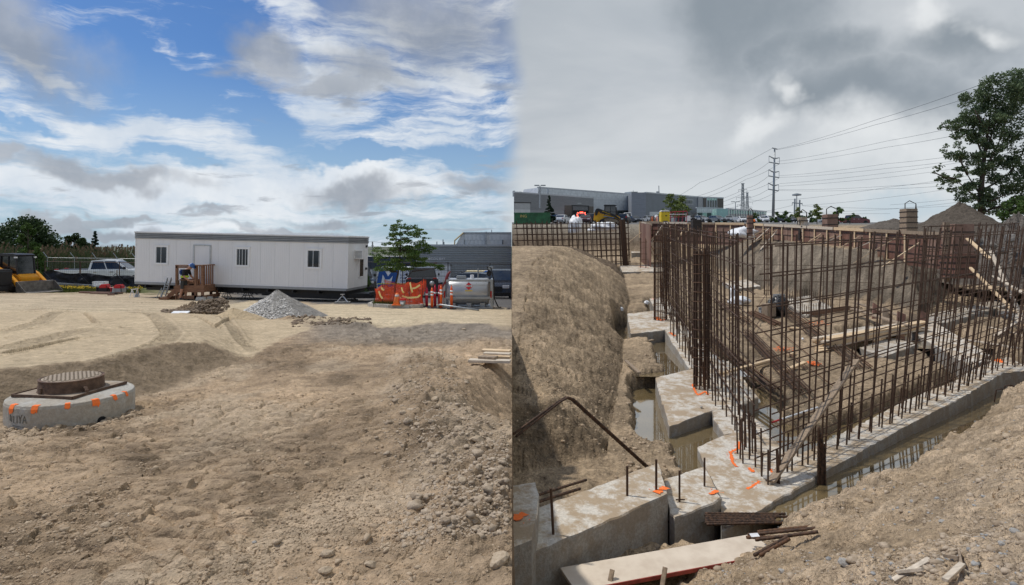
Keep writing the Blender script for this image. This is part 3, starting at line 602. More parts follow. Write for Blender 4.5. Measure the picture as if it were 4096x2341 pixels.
# dowels cast into the concrete
def dowel(k, u, v, h, r=.0165, lean=(0, 0), cross=False):
    p = R(u, v, FOOT[k][1]); bar('dowel', p-Vector((0, 0, .05)), p+Vector((lean[0], lean[1], h)), r, FO[k], m_rust)
    if cross: bar('dowel', p+Vector((-.05, 0, .03)), p+Vector((.07, 0, .03)), r*.7, FO[k], m_rust)
for u, v, h in ((2214, 2137, .52), (2509, 1983, .38), (2625, 1960, .40)): dowel('step_mid', u, v, h, .016, (-.03 if u < 2300 else 0, 0))
for u, v, h in ((2718, 2008, .42), (2818, 1944, .40)): dowel('step_low', u, v, h, .014, cross=u < 2750)
for i, (u, v, h) in enumerate([(2950, 1815, .62), (2960, 1835, .65), (2972, 1853, .72), (2985, 1790, .62), (2998, 1838, .8), (3010, 1813, .62), (3022, 1868, .66), (3024, 1808, .5), (3046, 1900, .72), (3046, 1905, .36), (3072, 1940, .52), (2978, 1800, .75), (3110, 1932, .5), (3118, 1934, .5), (3000, 1822, .7)]):
    dowel('corner_pad', u, v, h, .0135, (random.uniform(-.03, .03), random.uniform(-.03, .03)))
for i in range(26):
    f = i/25; p = R(3150, 1893).lerp(R(3985, 1478), f); u = umap(p); v = HZ-p.z/p.y*F
    dowel('front_strip', u+random.uniform(-6, 6), v+random.uniform(-12, 12), random.uniform(.55, 1.0), .015, (fan(u)*.8, 0))
for i in range(22):
    f = i/21; a = R(2862, 1625).lerp(R(2680, 1325), f); dowel('left_strip' if f > .5 else 'wide_pad', umap(a)+random.uniform(-4, 4), HZ-a.z/a.y*F, random.uniform(.5, .9), .014, (random.uniform(-.02, .02), 0))
for i in range(40):
    f = i/40*4; s = int(f); q = [(3140, 1197), (3238, 1186), (3322, 1230), (3226, 1262)]; a, b = q[s], q[(s+1) % 4]; k = f-s
    dowel('dowel_pad', a[0]+(b[0]-a[0])*k, a[1]+(b[1]-a[1])*k, .38, .013)
for u, v in ((3470, 1385), (3490, 1392), (3560, 1362), (3585, 1372), (3730, 1350), (3745, 1368), (3800, 1392), (3830, 1405)): dowel('beam_pad' if u < 3700 else 'cross_strip', u, v, .8, .014, (fan(u)*.8, 0))
for u, v in ((4060, 1470), (4075, 1460), (4090, 1465), (4100, 1450), (4050, 1462)): dowel('front_strip', u, v, .9, .015, (random.uniform(-.12, .05), 0))
# orange spray marks
def spray(k, pts, w):
    zl = FOOT[k][1]; W = [R(u, v, zl)+Vector((0, 0, .006)) for u, v in pts]; m = M()
    for a, b in zip(W, W[1:]):
        n = max(3, int((b-a).length/.03)); d = (b-a).normalized(); s = Vector((-d.y, d.x, 0))
        vs = []
        for i in range(n+1):
            p = a.lerp(b, i/n)+s*random.uniform(-.012, .012); q = s*(w/2*random.uniform(.55, 1.25)); vs += [p-q, p+q]
        m.add(vs, [(2*i, 2*i+1, 2*i+3, 2*i+2) for i in range(n)])
        for _ in range(n): c = a.lerp(b, random.random())+s*random.uniform(-w*1.4, w*1.4); e = random.uniform(.006, .014); m.add([c+Vector((e*math.cos(t), e*math.sin(t), .0005)) for t in (0, 1.2, 2.5, 3.7, 5)], [(0, 1, 2, 3, 4)])
    m.build('paint_mark', m_orange, FO[k])
spray('wide_pad', [(2770, 1537), (2782, 1570), (2792, 1582), (2822, 1566), (2834, 1582)], .05)
spray('corner_pad', [(2958, 1768), (2956, 1792), (2920, 1812), (2932, 1850), (2946, 1868)], .055); spray('corner_pad', [(2995, 1872), (3016, 1890)], .06); spray('corner_pad', [(2988, 1958), (3040, 1926)], .05); spray('corner_pad', [(3075, 1870), (3092, 1892)], .05)
spray('step_mid', [(2622, 1972), (2640, 1962), (2664, 1950)], .10); spray('step_low', [(2840, 1978), (2872, 1964)], .07); spray('step_high', [(2052, 2080), (2100, 2055)], .12)
spray('left_pad', [(2628, 1268), (2636, 1282), (2660, 1280)], .16); spray('left_strip', [(2620+60, 1330), (2700, 1345)], .1); spray('far_pad', [(2555, 1068), (2592, 1070)], .3); spray('front_strip', [(3985, 1442), (4005, 1452), (3990, 1436)], .14); spray('back_strip', [(2605, 1197), (2625, 1196)], .2)
# lying bars, bundles and timber
def bundle(label, ends, n, r=.016, spread=.22, m=m_rust, dz=.02, tagged=False, ring=False, jit=.15):
    t = thing('rebar_bundle', label, 'rebar', (0, 0, 0)); a, b = ends; d = (b-a).normalized(); s = Vector((-d.y, d.x, 0)).normalized()
    for i in range(n):
        o = s*((i-(n-1)/2)/max(n-1, 1)*spread)+Vector((0, 0, dz+r+(.03*(i % 3))))
        bar('bar', a+o+d*random.uniform(-jit, jit), b+o*1.0+d*random.uniform(-jit, jit)+s*random.uniform(-.04, .04), r, t, random.choice((m, m, m_rust2)))
    if tagged:
        M().box(-.05, .05, -.03, .03, 0, .004).build('paper_tag', m_white, t, loc=a+d*.35+Vector((0, 0, .12)), rot=(.3, .2, .3))
    return t
def fl(u, v, zl=-3.98): return R(u, v, zl)
bundle('bundle of long dark bars on the pit floor nearest the corner', (fl(2985, 1330), fl(3215, 1575)), 9, .016, .36)
bundle('bundle of long bars lying beside the left rebar mat', (fl(2838, 1360), fl(3105, 1575)), 8, .016, .3)
bundle('wide bundle of bars leading from the black bag toward the lumber', (fl(3128, 1236), fl(3310, 1375)), 9, .018, .5)
bundle('loose bundle of thin bars in front of the white bag', (fl(2870, 1205), fl(2990, 1300)), 6, .018, .4)
bundle('rusty bundle of bars below the concrete blocks', (fl(3005, 1255), fl(3112, 1305)), 6, .024, .3, m_rust2)
bundle('bundle of bars under the lumber stack', (fl(3350, 1390), fl(3460, 1480)), 7, .016, .4)
bundle('bars laid across the shelf beside the dowel pad', (fl(3225, 1265), fl(3420, 1235)), 8, .018, .8)
bundle('pair of long single bars crossing the pit floor', (fl(3030, 1285), fl(3260, 1480)), 2, .014, .5)
bundle('two thin bars crossing by the concrete blocks', (fl(2990, 1330)+Vector((0, 0, .03)), fl(3085, 1190)+Vector((0, 0, .1))), 2, .013, .35)
bundle('single long bar lying near the orange spray', (fl(3120, 1390), fl(3340, 1560)), 1, .013, 0)
def plank(label, a, b, w, h, m=m_wood, name='timber_plank', cat='plank', up=(0, 0, 1), group='loose timber'):
    return M().bar(a, b, w, h, up).build(name, m, None, bevel=min(w, h)*.08, label=label, cat=cat, group=group)
plank('pair-end pale plank lying across the left bar bundle', fl(2885, 1495, -3.9), fl(3082, 1440, -3.86), .11, .05)
plank('second pale plank under the first beside the left bundle', fl(3000, 1478, -3.95), fl(3075, 1452, -3.93), .14, .05)
plank('pale board under the bundle near the corner', fl(3120, 1490, -3.95), fl(3220, 1450, -3.93), .12, .05); plank('short pale board by the front mat base', fl(3125, 1485, -3.96), fl(3155, 1478, -3.96), .12, .05)
plank('thin board lying on the pit floor below the black bag', fl(3155, 1310, -3.96), fl(3215, 1316, -3.96), .2, .04); plank('narrow board by the orange spray patch', fl(3150, 1420, -3.97), fl(3180, 1410, -3.97), .1, .04)
plank('grey board beside the white bag', fl(2875, 1235, -3.96), fl(2960, 1222, -3.96), .16, .05, m_woodg); plank('short pale board left of the bar bundles', fl(2915, 1275, -3.96), fl(2985, 1266, -3.96), .14, .05)
plank('small block of pale timber near the spray can', fl(3268, 1398, -3.95), fl(3300, 1394, -3.95), .16, .08)
plank('second small timber block near the spray can', fl(3266, 1408, -3.95), fl(3306, 1402, -3.95), .16, .08)
plank('long grey plank propped up against the front rebar mat', R(3084, 1928, -3.95), P(3425, 1440, 10.6), .13, .04, m_woodg, up=(.6, .5, .6))
plank('curved grey stick lying on the earth shelf', R(2502, 1442, -3.9), R(2558, 1492, -3.92), .09, .03, m_woodg); plank('dark plank floating at the foot of the left pad', R(2538, 1378, -4.25), R(2612, 1360, -4.25), .12, .04, m_woodg)
def lumber_stack():
    t = thing('lumber_stack', 'stack of long new lumber boards on the pit floor', 'lumber', (0, 0, 0)); a = fl(3292, 1392, -3.98); b = fl(3680, 1320, -3.98); d = (b-a).normalized(); s = Vector((-d.y, d.x, 0))
    for k in range(5):
        for j in range(3):
            o = s*(.15*j-.1)+Vector((0, 0, .045+.055*k)); M().bar(a+o+d*random.uniform(-.25, .2), b+o+d*random.uniform(-.3, .3), .14, .048).build('board', m_wood if (k+j) % 3 else m_woodp, t)
lumber_stack()
# bars in the near foreground, with ribs
def ribbed(name, pts, r, m, parent=None, step=.028, **kw):
    out = []; rr = []; k = 0
    for a, b in zip(pts, pts[1:]):
        a = Vector(a); b = Vector(b); n = max(2, int((b-a).length/step))
        for i in range(n): out.append(a.lerp(b, i/n)); rr.append(r*(1.13 if k % 2 else .93)); k += 1
    out.append(Vector(pts[-1])); rr.append(r)
    return M().tube(out, rr, 8).build(name, m, parent, True, **kw)
def dpt(u, v, d): return P(u, v, d)
t = thing('bent_rebar', 'pair of dark bars bent to a sharp peak over the left cut', 'rebar')
for o in (0, .035): ribbed('bar', [dpt(2052, 1738, 8.3)+Vector((o, 0, -o)), dpt(2225, 1612, 8.6)+Vector((o, 0, 0)), dpt(2262, 1590, 8.7)+Vector((o, 0, 0)), dpt(2285, 1598, 8.75)+Vector((o, 0, 0)), dpt(2590, 1875, 9.2)+Vector((o, .03, 0))], .017, m_rust, t)
ribbed('rebar', [dpt(2055, 2012, 7.2), dpt(2200, 1965, 7.7), dpt(2345, 1920, 8.3)], .017, m_rust, label='upper of two dark bars resting on the tallest step', cat='rebar'); ribbed('rebar', [dpt(2055, 2040, 7.1), dpt(2200, 1992, 7.6), dpt(2320, 1955, 8.0)], .02, m_rust, label='lower ribbed bar resting on the tallest step', cat='rebar')
t = thing('rebar_bundle', 'bundle of six dark bars lying half buried in mud by the corner pad', 'rebar')
for i in range(7): ribbed('bar', [dpt(2823+random.uniform(-4, 6), 2054+i*7.4, 7.75-.03*i), dpt(3150+random.uniform(-60, 40), 2056+i*5.6, 8.0-.05*i)], .0165, m_rust, t)
t = thing('rebar_bundle', 'crossed ribbed bars with a white tag lying on the near bank', 'rebar')
for a, b in (((2990, 2140, 7.0), (3275, 2112, 6.8)), ((3030, 2128, 7.05), (3276, 2104, 6.9)), ((2985, 2150, 6.95), (3200, 2148, 6.85)), ((3020, 2160, 6.75), (3272, 2128, 6.6)), ((3016, 2222, 6.45), (3150, 2148, 6.6)), ((3040, 2222, 6.4), (3158, 2156, 6.55))):
    ribbed('bar', [dpt(*a), dpt(*b)], .019, m_rust if random.random() < .7 else m_rust2, t)
M().box(-.05, .05, -.025, .025, 0, .004).build('paper_tag', m_white, t, loc=dpt(3018, 2152, 6.7)+Vector((0, 0, .03)), rot=(.35, 0, .15))
t = thing('rebar_bundle', 'bundle of dark bars standing upright in the muddy water', 'rebar')
for i in range(7): ribbed('bar', [dpt(3272+i*5, 1998+(i % 3)*8, 9.15+.03*(i % 3)), dpt(3274+i*4.2, 1706+i*14, 9.15+.04*(i % 2))], .0165, m_rust, t)
# board beside the steps
t = thing('form_board', 'long pale form board with a red edge lying in the foreground', 'board')
a0, b0 = R(2270, 2322, -3.9), R(3058, 2178, -3.88)
M().bar(a0, b0, .46, .036).build('board', mat('form_board_face', (.55, .46, .36), .75, .25, 4, .002, stretch=(1, 1, 1), col2=(.66, .57, .46)), t, bevel=.003)
dd = (b0-a0).normalized(); ss = Vector((dd.y, -dd.x, 0)); M().bar(a0+ss*.234-Vector((0, 0, .002)), b0+ss*.234-Vector((0, 0, .002)), .012, .042).build('red_edge', mat('red_edge_paint', (.30, .055, .04), .6, .3, 9), t)
for u, v in ((2610, 2335), (2395, 2345)):
    p = R(u, v, -3.9); M().bar(p+Vector((.05, -.08, -.2)), p+Vector((.16, .1, .12)), .045, .03).build('stake', m_woodg, t)
# bent hairpins on the near bank at the right
for k, (u, v, lab) in enumerate(((3985, 1560, 'front hairpin bar lying on the near bank by the water'), (4020, 1545, 'rear hairpin bar lying on the near bank by the water'))):
    d = 12.6+.5*k; M().tube([P(u-8, v+50, d), P(u, v, d), P(u+20, v-4, d), P(u+130, v+28, d)], .014, 6).build('bent_rebar', m_rust, label=lab, cat='rebar')
# form walls
def form_wall(label, A, B, h, seed, skip=0):
    random.seed(seed); t = thing('form_wall', label, 'formwork', (0, 0, 0)); A = Vector(A); B = Vector(B); d = B-A; L = d.length; n = int(round(Vector((d.x, d.y)).length/.61)); s = Vector((d.y, -d.x, 0)).normalized()
    if s.y > 0: s = -s
    me = [M().box(-.297, .297, -.02, .02, 0, 1).mesh('panel', m) for m in (m_ply, m_ply2)]; ang = math.atan2(d.y, d.x)
    for i in range(n):
        o = put('panel', random.choice(me), t); p = A+d*((i+.5)/n); o.location = p+s*random.uniform(-.008, .008)-Vector((0, 0, h)); o.rotation_euler = (0, 0, ang); o.scale = (d.xy.length/n/.61, 1, h-.0)
    for k in range(4):
        z = -h*(.13+.25*k); M().bar(A+s*.035+Vector((0, 0, z)), B+s*.035+Vector((0, 0, z)), .03, .035).build('strap', m_strap, t)
    for i in range(0, n, 2): p = A+d*(i/n)+s*.07; M().bar(p+Vector((0, 0, .03)), p-Vector((0, 0, h*random.uniform(.6, .95))), .09, .04, s).build('stud', m_wood, t)
    k = max(2, int(L/2.4))
    for i in range(k): M().bar(A+d*(i/k)+s*.10+Vector((0, 0, .0)), A+d*((i+.96)/k)+s*.10+Vector((0, 0, .0)), .04, .16).build('top_board', random.choice((m_wood, m_woodp, m_woodg)), t)
    for i in range(int(L/1.4)):
        f = random.uniform(.06, .97); p = A+d*f+s*.12-Vector((0, 0, h*random.uniform(.12, .3))); q = A+d*f+s*random.uniform(1.1, 1.9)+d.normalized()*random.uniform(-1.6, .6)-Vector((0, 0, h*1.02))
        M().bar(p, q, .09, .04).build('brace', random.choice((m_wood, m_woodp, m_wood)), t)
    random.seed(seed+1)
form_wall('brown panel form wall behind the grey bank on the right', P(2990, 896, 44), P(3790, 938, 26), 1.55, 31); form_wall('brown panel form wall at the back beside the yellow toilet', P(2560, 890, 52), P(2985, 896, 44.3), 1.65, 37)
form_wall('short brown form wall turning the corner at the far left of the forms', P(2562, 892, 51.5), P(2604, 900, 46), 3.4, 41)
def column_form(label, u0, u1, v0, v1, d, m, loop=True, tilt=0., facets=True):
    t = thing('column_form', label, 'formwork', P((u0+u1)/2, v1, d)); w = (u1-u0)/F*d; h = (v1-v0)/F*d; me = M()
    me.hexa([(-w/2, -w/2, 0), (w/2, -w/2, 0), (w/2, w/2, 0), (-w/2, w/2, 0), (-w/2+tilt, -w/2, h), (w/2+tilt, -w/2, h), (w/2+tilt, w/2, h), (-w/2+tilt, w/2, h)]); me.build('form_box', m, t, bevel=.01)
    for k in range(4):
        f = .12+.24*k; z = h*f; x = tilt*f; M().box(x-w/2-.02, x+w/2+.02, -w/2-.02, w/2+.02, z, z+.05).build('clamp', m_strap, t)
    if loop:
        x = tilt; g = w*.52; M().tube([(x-g*.8, -.1, h-.5), (x-g*.8, -.1, h+.32), (x, -.1, h+.48), (x+g*1.1, -.1, h+.3), (x+g*1.3, -.1, h-.9)], .028, 5).build('lifting_loop', m_strap, t)
        M().tube([(x+g*1.1, -.1, h+.3), (x+g*.7, -.12, h*.2)], .022, 5).build('lifting_loop', m_strap, t)
    return t
column_form('brown column form with a dark loop nearest the yellow toilet', 2990, 3008, 862, 945, 40, m_ply); column_form('pale tilted column form board with a wire loop', 3216, 3244, 870, 965, 37, m_conc, tilt=-.35)
column_form('tall reddish column form with a loop left of the dark red pickup', 3299, 3341, 858, 965, 36, m_ply); column_form('dark panelled column form with a loop against the spoil heap', 3612, 3656, 836, 925, 36, m_woodg); column_form('wide brown corner form beside the right rebar mats', 3792, 3868, 898, 1110, 25, m_ply, False); column_form('dark narrow form post beside the pale tilted form', 3196, 3212, 890, 962, 37.2, m_strap, False)
column_form('open wire loop frame standing in front of the parked cars', 2768, 2800, 880, 945, 41, m_strap, True)
column_form('tall grey form post at the corner of the forms', 3776, 3794, 890, 1130, 24.6, m_woodg, False)
column_form('pale brown form box below the corner form', 3790, 3876, 1015, 1112, 24.2, m_ply2, False)
for i in range(5):
    f = [((3960, 1000), (4096, 1290)), ((3880, 1070), (4060, 1250)), ((3975, 1105), (4098, 1175)), ((3870, 955), (3960, 1035)), ((4096, 1270), (3980, 1345))][i]
    plank(['longest pale brace leaning down at the right edge', 'second pale brace leaning down below the corner form', 'pale board lying on the dark right bank', 'short pale brace at the corner form', 'pale board crossing the right water pool'][i], P(*f[0], 23-i*.3), P(*f[1], 20.5-i*.2), .12, .045, m_wood if i % 2 else m_woodp)
for i, (a, b) in enumerate((((3780, 1345), (4080, 1395)), ((3850, 1420), (4060, 1470)), ((3960, 1310), (4096, 1345)))):
    plank(['upper pale board floating on the right pool', 'lower pale board floating on the right pool', 'short pale board floating by the right pad'][i], R(*a, -4.02), R(*b, -4.02), .11, .045, m_woodp)
plank('dark form board leaning in the trench behind the lumber', R(3412, 1235, -3.7), R(3632, 1305, -3.7), .25, .05, m_woodg); plank('second dark form board leaning in the trench behind the lumber', R(3420, 1212, -3.7), R(3600, 1262, -3.7), .2, .05, m_woodg)
for i, (u, v) in enumerate(((3488, 1240), (3500, 1250), (3540, 1265), (3600, 1285), (3650, 1290), (3690, 1282))):
    plank(['first', 'second', 'third', 'fourth', 'fifth', 'sixth'][i]+' upright trench board from the left behind the lumber stack', R(u, v+60, -4.3), R(u+6, v+6, -3.9)+Vector((0, 0, .35)), .32, .04, m_ply2 if i % 2 else m_woodg, up=(0, 1, 0))
# bags, blocks and small things in the pit
def sack(name, label, cat, base, sz, m, seed, lob=4):
    random.seed(seed); bm = bmesh.new(); bmesh.ops.create_icosphere(bm, subdivisions=4, radius=1); ph = [random.uniform(0, 6) for _ in range(8)]
    for v in bm.verts:
        c = v.co; a = math.atan2(c.y, c.x); w = 1+.16*math.sin(lob*a+ph[0]+2*c.z)+.10*math.sin(5*c.z+ph[1]+2*a)+.07*math.sin(9*a+ph[2]+6*c.z)+.05*math.sin(17*a+11*c.z+ph[3])
        v.co = Vector((c.x*w*sz[0], c.y*w*sz[1], max(-.75, c.z*w)*sz[2]+sz[2]*.75))
    me = bpy.data.meshes.new(name); bm.to_mesh(me); bm.free(); me.materials.append(m); me.shade_smooth()
    return put(name, me, None, label=label, cat=cat, loc=base)
sack('sack', 'white woven sack slumped on the pit floor', 'sack', fl(2958, 1218, -4.0), (.42, .3, .2), m_white, 3, 2); sack('plastic_bag', 'upright white plastic bag behind the slumped sack', 'bag', fl(2932, 1200, -4.0), (.16, .15, .35), m_white, 5)
sack('rubbish_bag', 'black rubbish bag leaning on the concrete blocks', 'bag', fl(3112, 1262, -4.0), (.35, .3, .42), m_black, 8)
m_blk = mat('grey_block', (.30, .30, .29), .9, .2, 20, .004)
for i, (u, v, z, lab) in enumerate(((3060, 1262, 0, 'lower grey concrete block left of the black bag'), (3072, 1258, .22, 'upper grey concrete block left of the black bag'), (3112, 1250, .55, 'grey block lying on top behind the black bag'), (3125, 1245, .5, 'light grey block at the back of the black bag'), (3045, 1250, .0, 'leftmost grey concrete block beside the black bag'))):
    m = M(); m.box(-.2, .2, -.1, .1, 0, .03); m.box(-.2, .2, -.1, -.07, .03, .2); m.box(-.2, .2, .07, .1, .03, .2); m.box(-.2, -.17, -.07, .07, .03, .2); m.box(.17, .2, -.07, .07, .03, .2); m.box(-.015, .015, -.07, .07, .03, .2)
    m.build('concrete_block', m_blk, None, label=lab, cat='block', group='blocks beside the black bag', loc=fl(u, v, -4.0)+Vector((0, 0, z)), rot=(0, 0, .3*i))
M().box(-.22, .22, -.16, .16, 0, .5).build('wooden_crate', m_woodg, None, bevel=.01, label='small brown crate under the black bag', cat='crate', loc=fl(3075, 1266, -4.0), rot=(0, 0, .4))
t = thing('paint_can', 'orange spray paint can lying on the pit floor', 'paint can', fl(3212, 1362, -3.95), 1.2); M().cyl((0, 0, .035), (.15, 0, .035), .033, n=12).build('can', m_white, t, True); M().cyl((.15, 0, .035), (.20, 0, .035), .03, .022, n=12).build('cap', m_orange, t, True)
for i, (u, v, rr, lab) in enumerate(((3268, 1292, .42, 'orange spray'), (3138, 1395, .34, 'orange'), (3255, 1450, .15, 'x'))):
    m = M(); c = fl(u, v, -3.97)
    for k in range(90):
        a = random.uniform(0, 6.28); q = rr*math.sqrt(random.random()); e = random.uniform(.012, .04); p = c+Vector((q*math.cos(a), q*math.sin(a)*1.2, 0)); zz, *_ = right_z(np.array([p.x]), np.array([p.y])); p.z = float(zz[0])+.05*p.y+.05
        m.add([p+Vector((e*math.cos(t), e*math.sin(t), random.uniform(0, .015))) for t in (0, 1.2, 2.5, 3.7, 5)], [(0, 1, 2, 3, 4)])
    m.build('paint_patch', m_orange, None, label=['faint orange spray patch on soil right of the black bag', 'faint orange spray patch on soil below the rusty bundle', 'smallest orange spray patch on soil by the front mat'][i], cat='paint mark')
for i, (u, v, d, s, lab) in enumerate(((2302, 912, 50, (.55, .4, .75), 'white plastic sheet hanging on the back bank at left'), (2412, 915, 50, (1.1, .5, .42), 'white plastic sheet bunched on the back bank'), (2978, 938, 42, (.9, .5, .42), 'white bag lying on the bank before the form wall'))):
    sack('plastic_sheet', lab, 'plastic sheet', P(u, v, d)-Vector((0, 0, s[2]*.6)), s, m_white, 20+i, 3)
for i, (u, v) in enumerate(((2483, 1246), (2587, 1218))): sack('foam_cup', ['white foam scrap at the water edge by the left pad', 'white foam scrap on the mud beyond the left pad'][i], 'litter', fl(u, v, -4.05), (.1, .1, .1), m_white, 40+i)
t = thing('survey_rod', 'red and white striped rod lying at the inner corner of the front footing', 'rod', (0, 0, 0)); a, b = R(3088, 1690, -4.05), R(3270, 1630, -3.95)
for i in range(5): M().cyl(a.lerp(b, i/5), a.lerp(b, (i+1)/5), .02, n=8).build('band', MATS['white_sheet_plastic'] if i else mat('red_rod_paint', (.45, .03, .03), .5, .1), t)
# ------------------------------------------------------------------ vehicles
m_tyre = mat('tyre_rubber', (.016, .016, .017), .85, .3, 12); m_rim = mat('wheel_alloy', (.42, .42, .43), .35, .1, metal=.8); m_glass = mat('dark_vehicle_glass', (.012, .016, .02), .06, .1, 3, spec=.8); m_trim = mat('black_trim', (.018, .018, .02), .5, .2, 9)
m_lamp = mat('head_lamp', (.7, .72, .74), .15, 0); m_tail = mat('tail_lamp', (.35, .012, .012), .25, 0); m_chrome = mat('chrome', (.6, .6, .62), .2, 0, metal=1.)
def paint(name, c, r=.28): return mat('paint_'+name, c, r, .05, 2, spec=.6)
def wheel(t, x, y, r, w):
    s = 1 if y > 0 else -1
    k = M(); k.loft([[(q*math.cos(a), s*yy, q*math.sin(a)) for a in [2*math.pi*i/20 for i in range(20)]] for q, yy in ((r*.62, -w*.5), (r*.95, -w*.5), (r, -w*.3), (r, w*.3), (r*.95, w*.5), (r*.64, w*.5))], False); o = k.build('wheel', m_tyre, t, True, loc=(x, y, r))
    k = M(); k.cyl((0, -s*w*.3, 0), (0, s*w*.36, 0), r*.64, n=20)
    for i in range(6): a = i*math.pi/3; k.bar((0, s*w*.40, 0), (r*.6*math.cos(a), s*w*.40, r*.6*math.sin(a)), r*.16, .02, (0, 1, 0))
    k.build('rim', m_rim, o)
STY = {  # side outlines (x forward, z), belt, roof line points, wheels
 'sedan': dict(L=4.7, W=1.8, lo=[(-2.33, .35), (-2.35, .62), (-2.28, .95), (-1.7, 1.0), (-.9, .98), (1.0, .94), (1.9, .84), (2.25, .70), (2.35, .5), (2.33, .3), (2.2, .22), (-2.2, .22)], cab=[(-1.75, .96), (-1.05, 1.38), (-.4, 1.45), (.25, 1.42), (1.15, .93)], w=(-1.4, 1.4), r=.32),
 'suv': dict(L=4.7, W=1.88, lo=[(-2.32, .4), (-2.35, .8), (-2.3, 1.1), (-1.6, 1.1), (1.0, 1.08), (1.95, .98), (2.28, .82), (2.35, .5), (2.33, .36), (2.2, .28), (-2.2, .28)], cab=[(-2.25, 1.08), (-2.0, 1.62), (-1.2, 1.70), (.1, 1.68), (1.12, 1.06)], w=(-1.4, 1.42), r=.36),
 'pickup': dict(L=5.9, W=2.0, lo=[(-2.93, .55), (-2.95, .9), (-2.95, 1.28), (-.95, 1.28), (1.25, 1.25), (2.55, 1.18), (2.9, 1.05), (2.95, .7), (2.93, .45), (2.7, .38), (-2.8, .45)], cab=[(-.98, 1.26), (-.85, 1.88), (-.3, 1.95), (.65, 1.93), (1.5, 1.23)], w=(-1.75, 1.95), r=.41),
 'van': dict(L=5.6, W=2.0, lo=[(-2.78, .4), (-2.8, 1.2), (-2.78, 1.3), (1.3, 1.3), (2.2, 1.15), (2.7, 1.0), (2.78, .7), (2.75, .4), (2.6, .3), (-2.6, .3)], cab=[(-2.78, 1.28), (-2.7, 2.3), (-2.4, 2.4), (.7, 2.38), (1.75, 1.26)], w=(-1.7, 1.75), r=.36)}
def car(name, label, cat, style, pm, loc, rz, group=None, lit=False, s=1.):
    S = STY[style]; t = thing(name, label, cat, loc, rz, group); t.scale = (s, s, s); W = S['W']/2; lo = S['lo']; n = len(lo)
    # body: lofted across the width with tumblehome
    k = M(); rings = []
    for y, sx, dz in ((-W, .985, .05), (-W*.985, 1., 0), (-W*.6, 1.012, .015), (W*.6, 1.012, .015), (W*.985, 1., 0), (W, .985, .05)):
        rings.append([(x*sx, y, z-(dz if z > .6 else -dz)) for x, z in lo])
    k.loft(rings); k.build('body', pm, t, bevel=.0)
    cab = S['cab']; z0 = cab[0][1]
    k = M(); rings = []
    for y in (-1, 1): pass
    k.loft([[(x, -W*(.93 if z <= max(cab[0][1], cab[-1][1]) else .76), z) for x, z in cab], [(x, W*(.93 if z <= max(cab[0][1], cab[-1][1]) else .76), z) for x, z in cab]]); k.build('cabin', pm, t, bevel=.02)
    # side glass
    top = max(z for _, z in cab)
    for sgn in (-1, 1):
        xs0 = cab[0][0]; xs1 = cab[-1][0]; zb = z0+.05; zt = top-.10
        def xx(z, front): # interpolate outline
            pts = [cab[-1], cab[-2]] if front else [cab[0], cab[1]]
            f = (z-pts[0][1])/(pts[1][1]-pts[0][1]); return pts[0][0]+(pts[1][0]-pts[0][0])*min(f, 1)
        def yy(z): f = (z-z0)/(top-z0); return sgn*(W*(.93+(.76-.93)*f)+.012)
        a, b = xx(zb, 0)+.14, xx(zb, 1)-.18; c, d = xx(zt, 0)+.14, xx(zt, 1)-.10
        cuts = {'sedan': (0, .5, 1), 'suv': (0, .3, .64, 1), 'pickup': (0, .47, 1), 'van': (.72, 1)}[style]
        for f0, f1 in zip(cuts, cuts[1:]):
            g = .02 if f0 else 0
            q = [(a+(b-a)*f0+g*2, yy(zb), zb), (a+(b-a)*f1-.03, yy(zb), zb), (c+(d-c)*f1-.03, yy(zt), zt), (c+(d-c)*f0+g*2, yy(zt), zt)]
            M().hexa([(p[0], p[1]-sgn*.03, p[2]) for p in q]+q).build('side_window', m_glass, t)
    # windscreen and rear glass
    for fr in (1, 0):
        p0, p1 = (cab[-1], cab[-2]) if fr else (cab[0], cab[1]); nx = Vector((p1[1]-p0[1], 0, -(p1[0]-p0[0]))).normalized()*(.015); nx = nx if (nx.x > 0) == bool(fr) else -nx
        A = Vector((p0[0], 0, p0[1])).lerp(Vector((p1[0], 0, p1[1])), .1); B = Vector((p0[0], 0, p0[1])).lerp(Vector((p1[0], 0, p1[1])), .92)
        if style == 'van' and not fr: continue
        q = [A+nx+Vector((0, -W*.82, 0)), A+nx+Vector((0, W*.82, 0)), B+nx+Vector((0, W*.7, 0)), B+nx+Vector((0, -W*.7, 0))]
        M().hexa([p-nx*2.5 for p in q]+q).build('windscreen' if fr else 'rear_window', m_glass, t)
    for x in S['w']:
        for sgn in (-1, 1):
            M().cyl((x, sgn*(W-.24), S['r']), (x, sgn*(W+.006), S['r']), S['r']*1.2, n=20).build('wheel_arch', m_trim, t); wheel(t, x, sgn*(W-.10), S['r'], .23)
    zf = lo[-4][1]; xf = S['L']/2
    for sgn in (-1, 1):
        hz = {'sedan': .66, 'suv': .84, 'pickup': 1.0, 'van': .92}[style]; M().box(xf-.25, xf-.005, sgn*W*.62-.2, sgn*W*.62+.2, hz-.09, hz+.07).build('headlight', m_lamp, t, bevel=.02)
        M().box(-xf-.005, -xf+.2, sgn*W*.8-.13, sgn*W*.8+.13, hz+.02, hz+(.35 if style != 'sedan' else .2)).build('taillight', m_tail, t, bevel=.02)
        M().box(cab[-1][0]-.35, cab[-1][0]-.15, sgn*(W+.02)-.02, sgn*(W+.16), z0+.02, z0+.2).build('mirror', m_trim if style == 'pickup' else pm, t, bevel=.03)
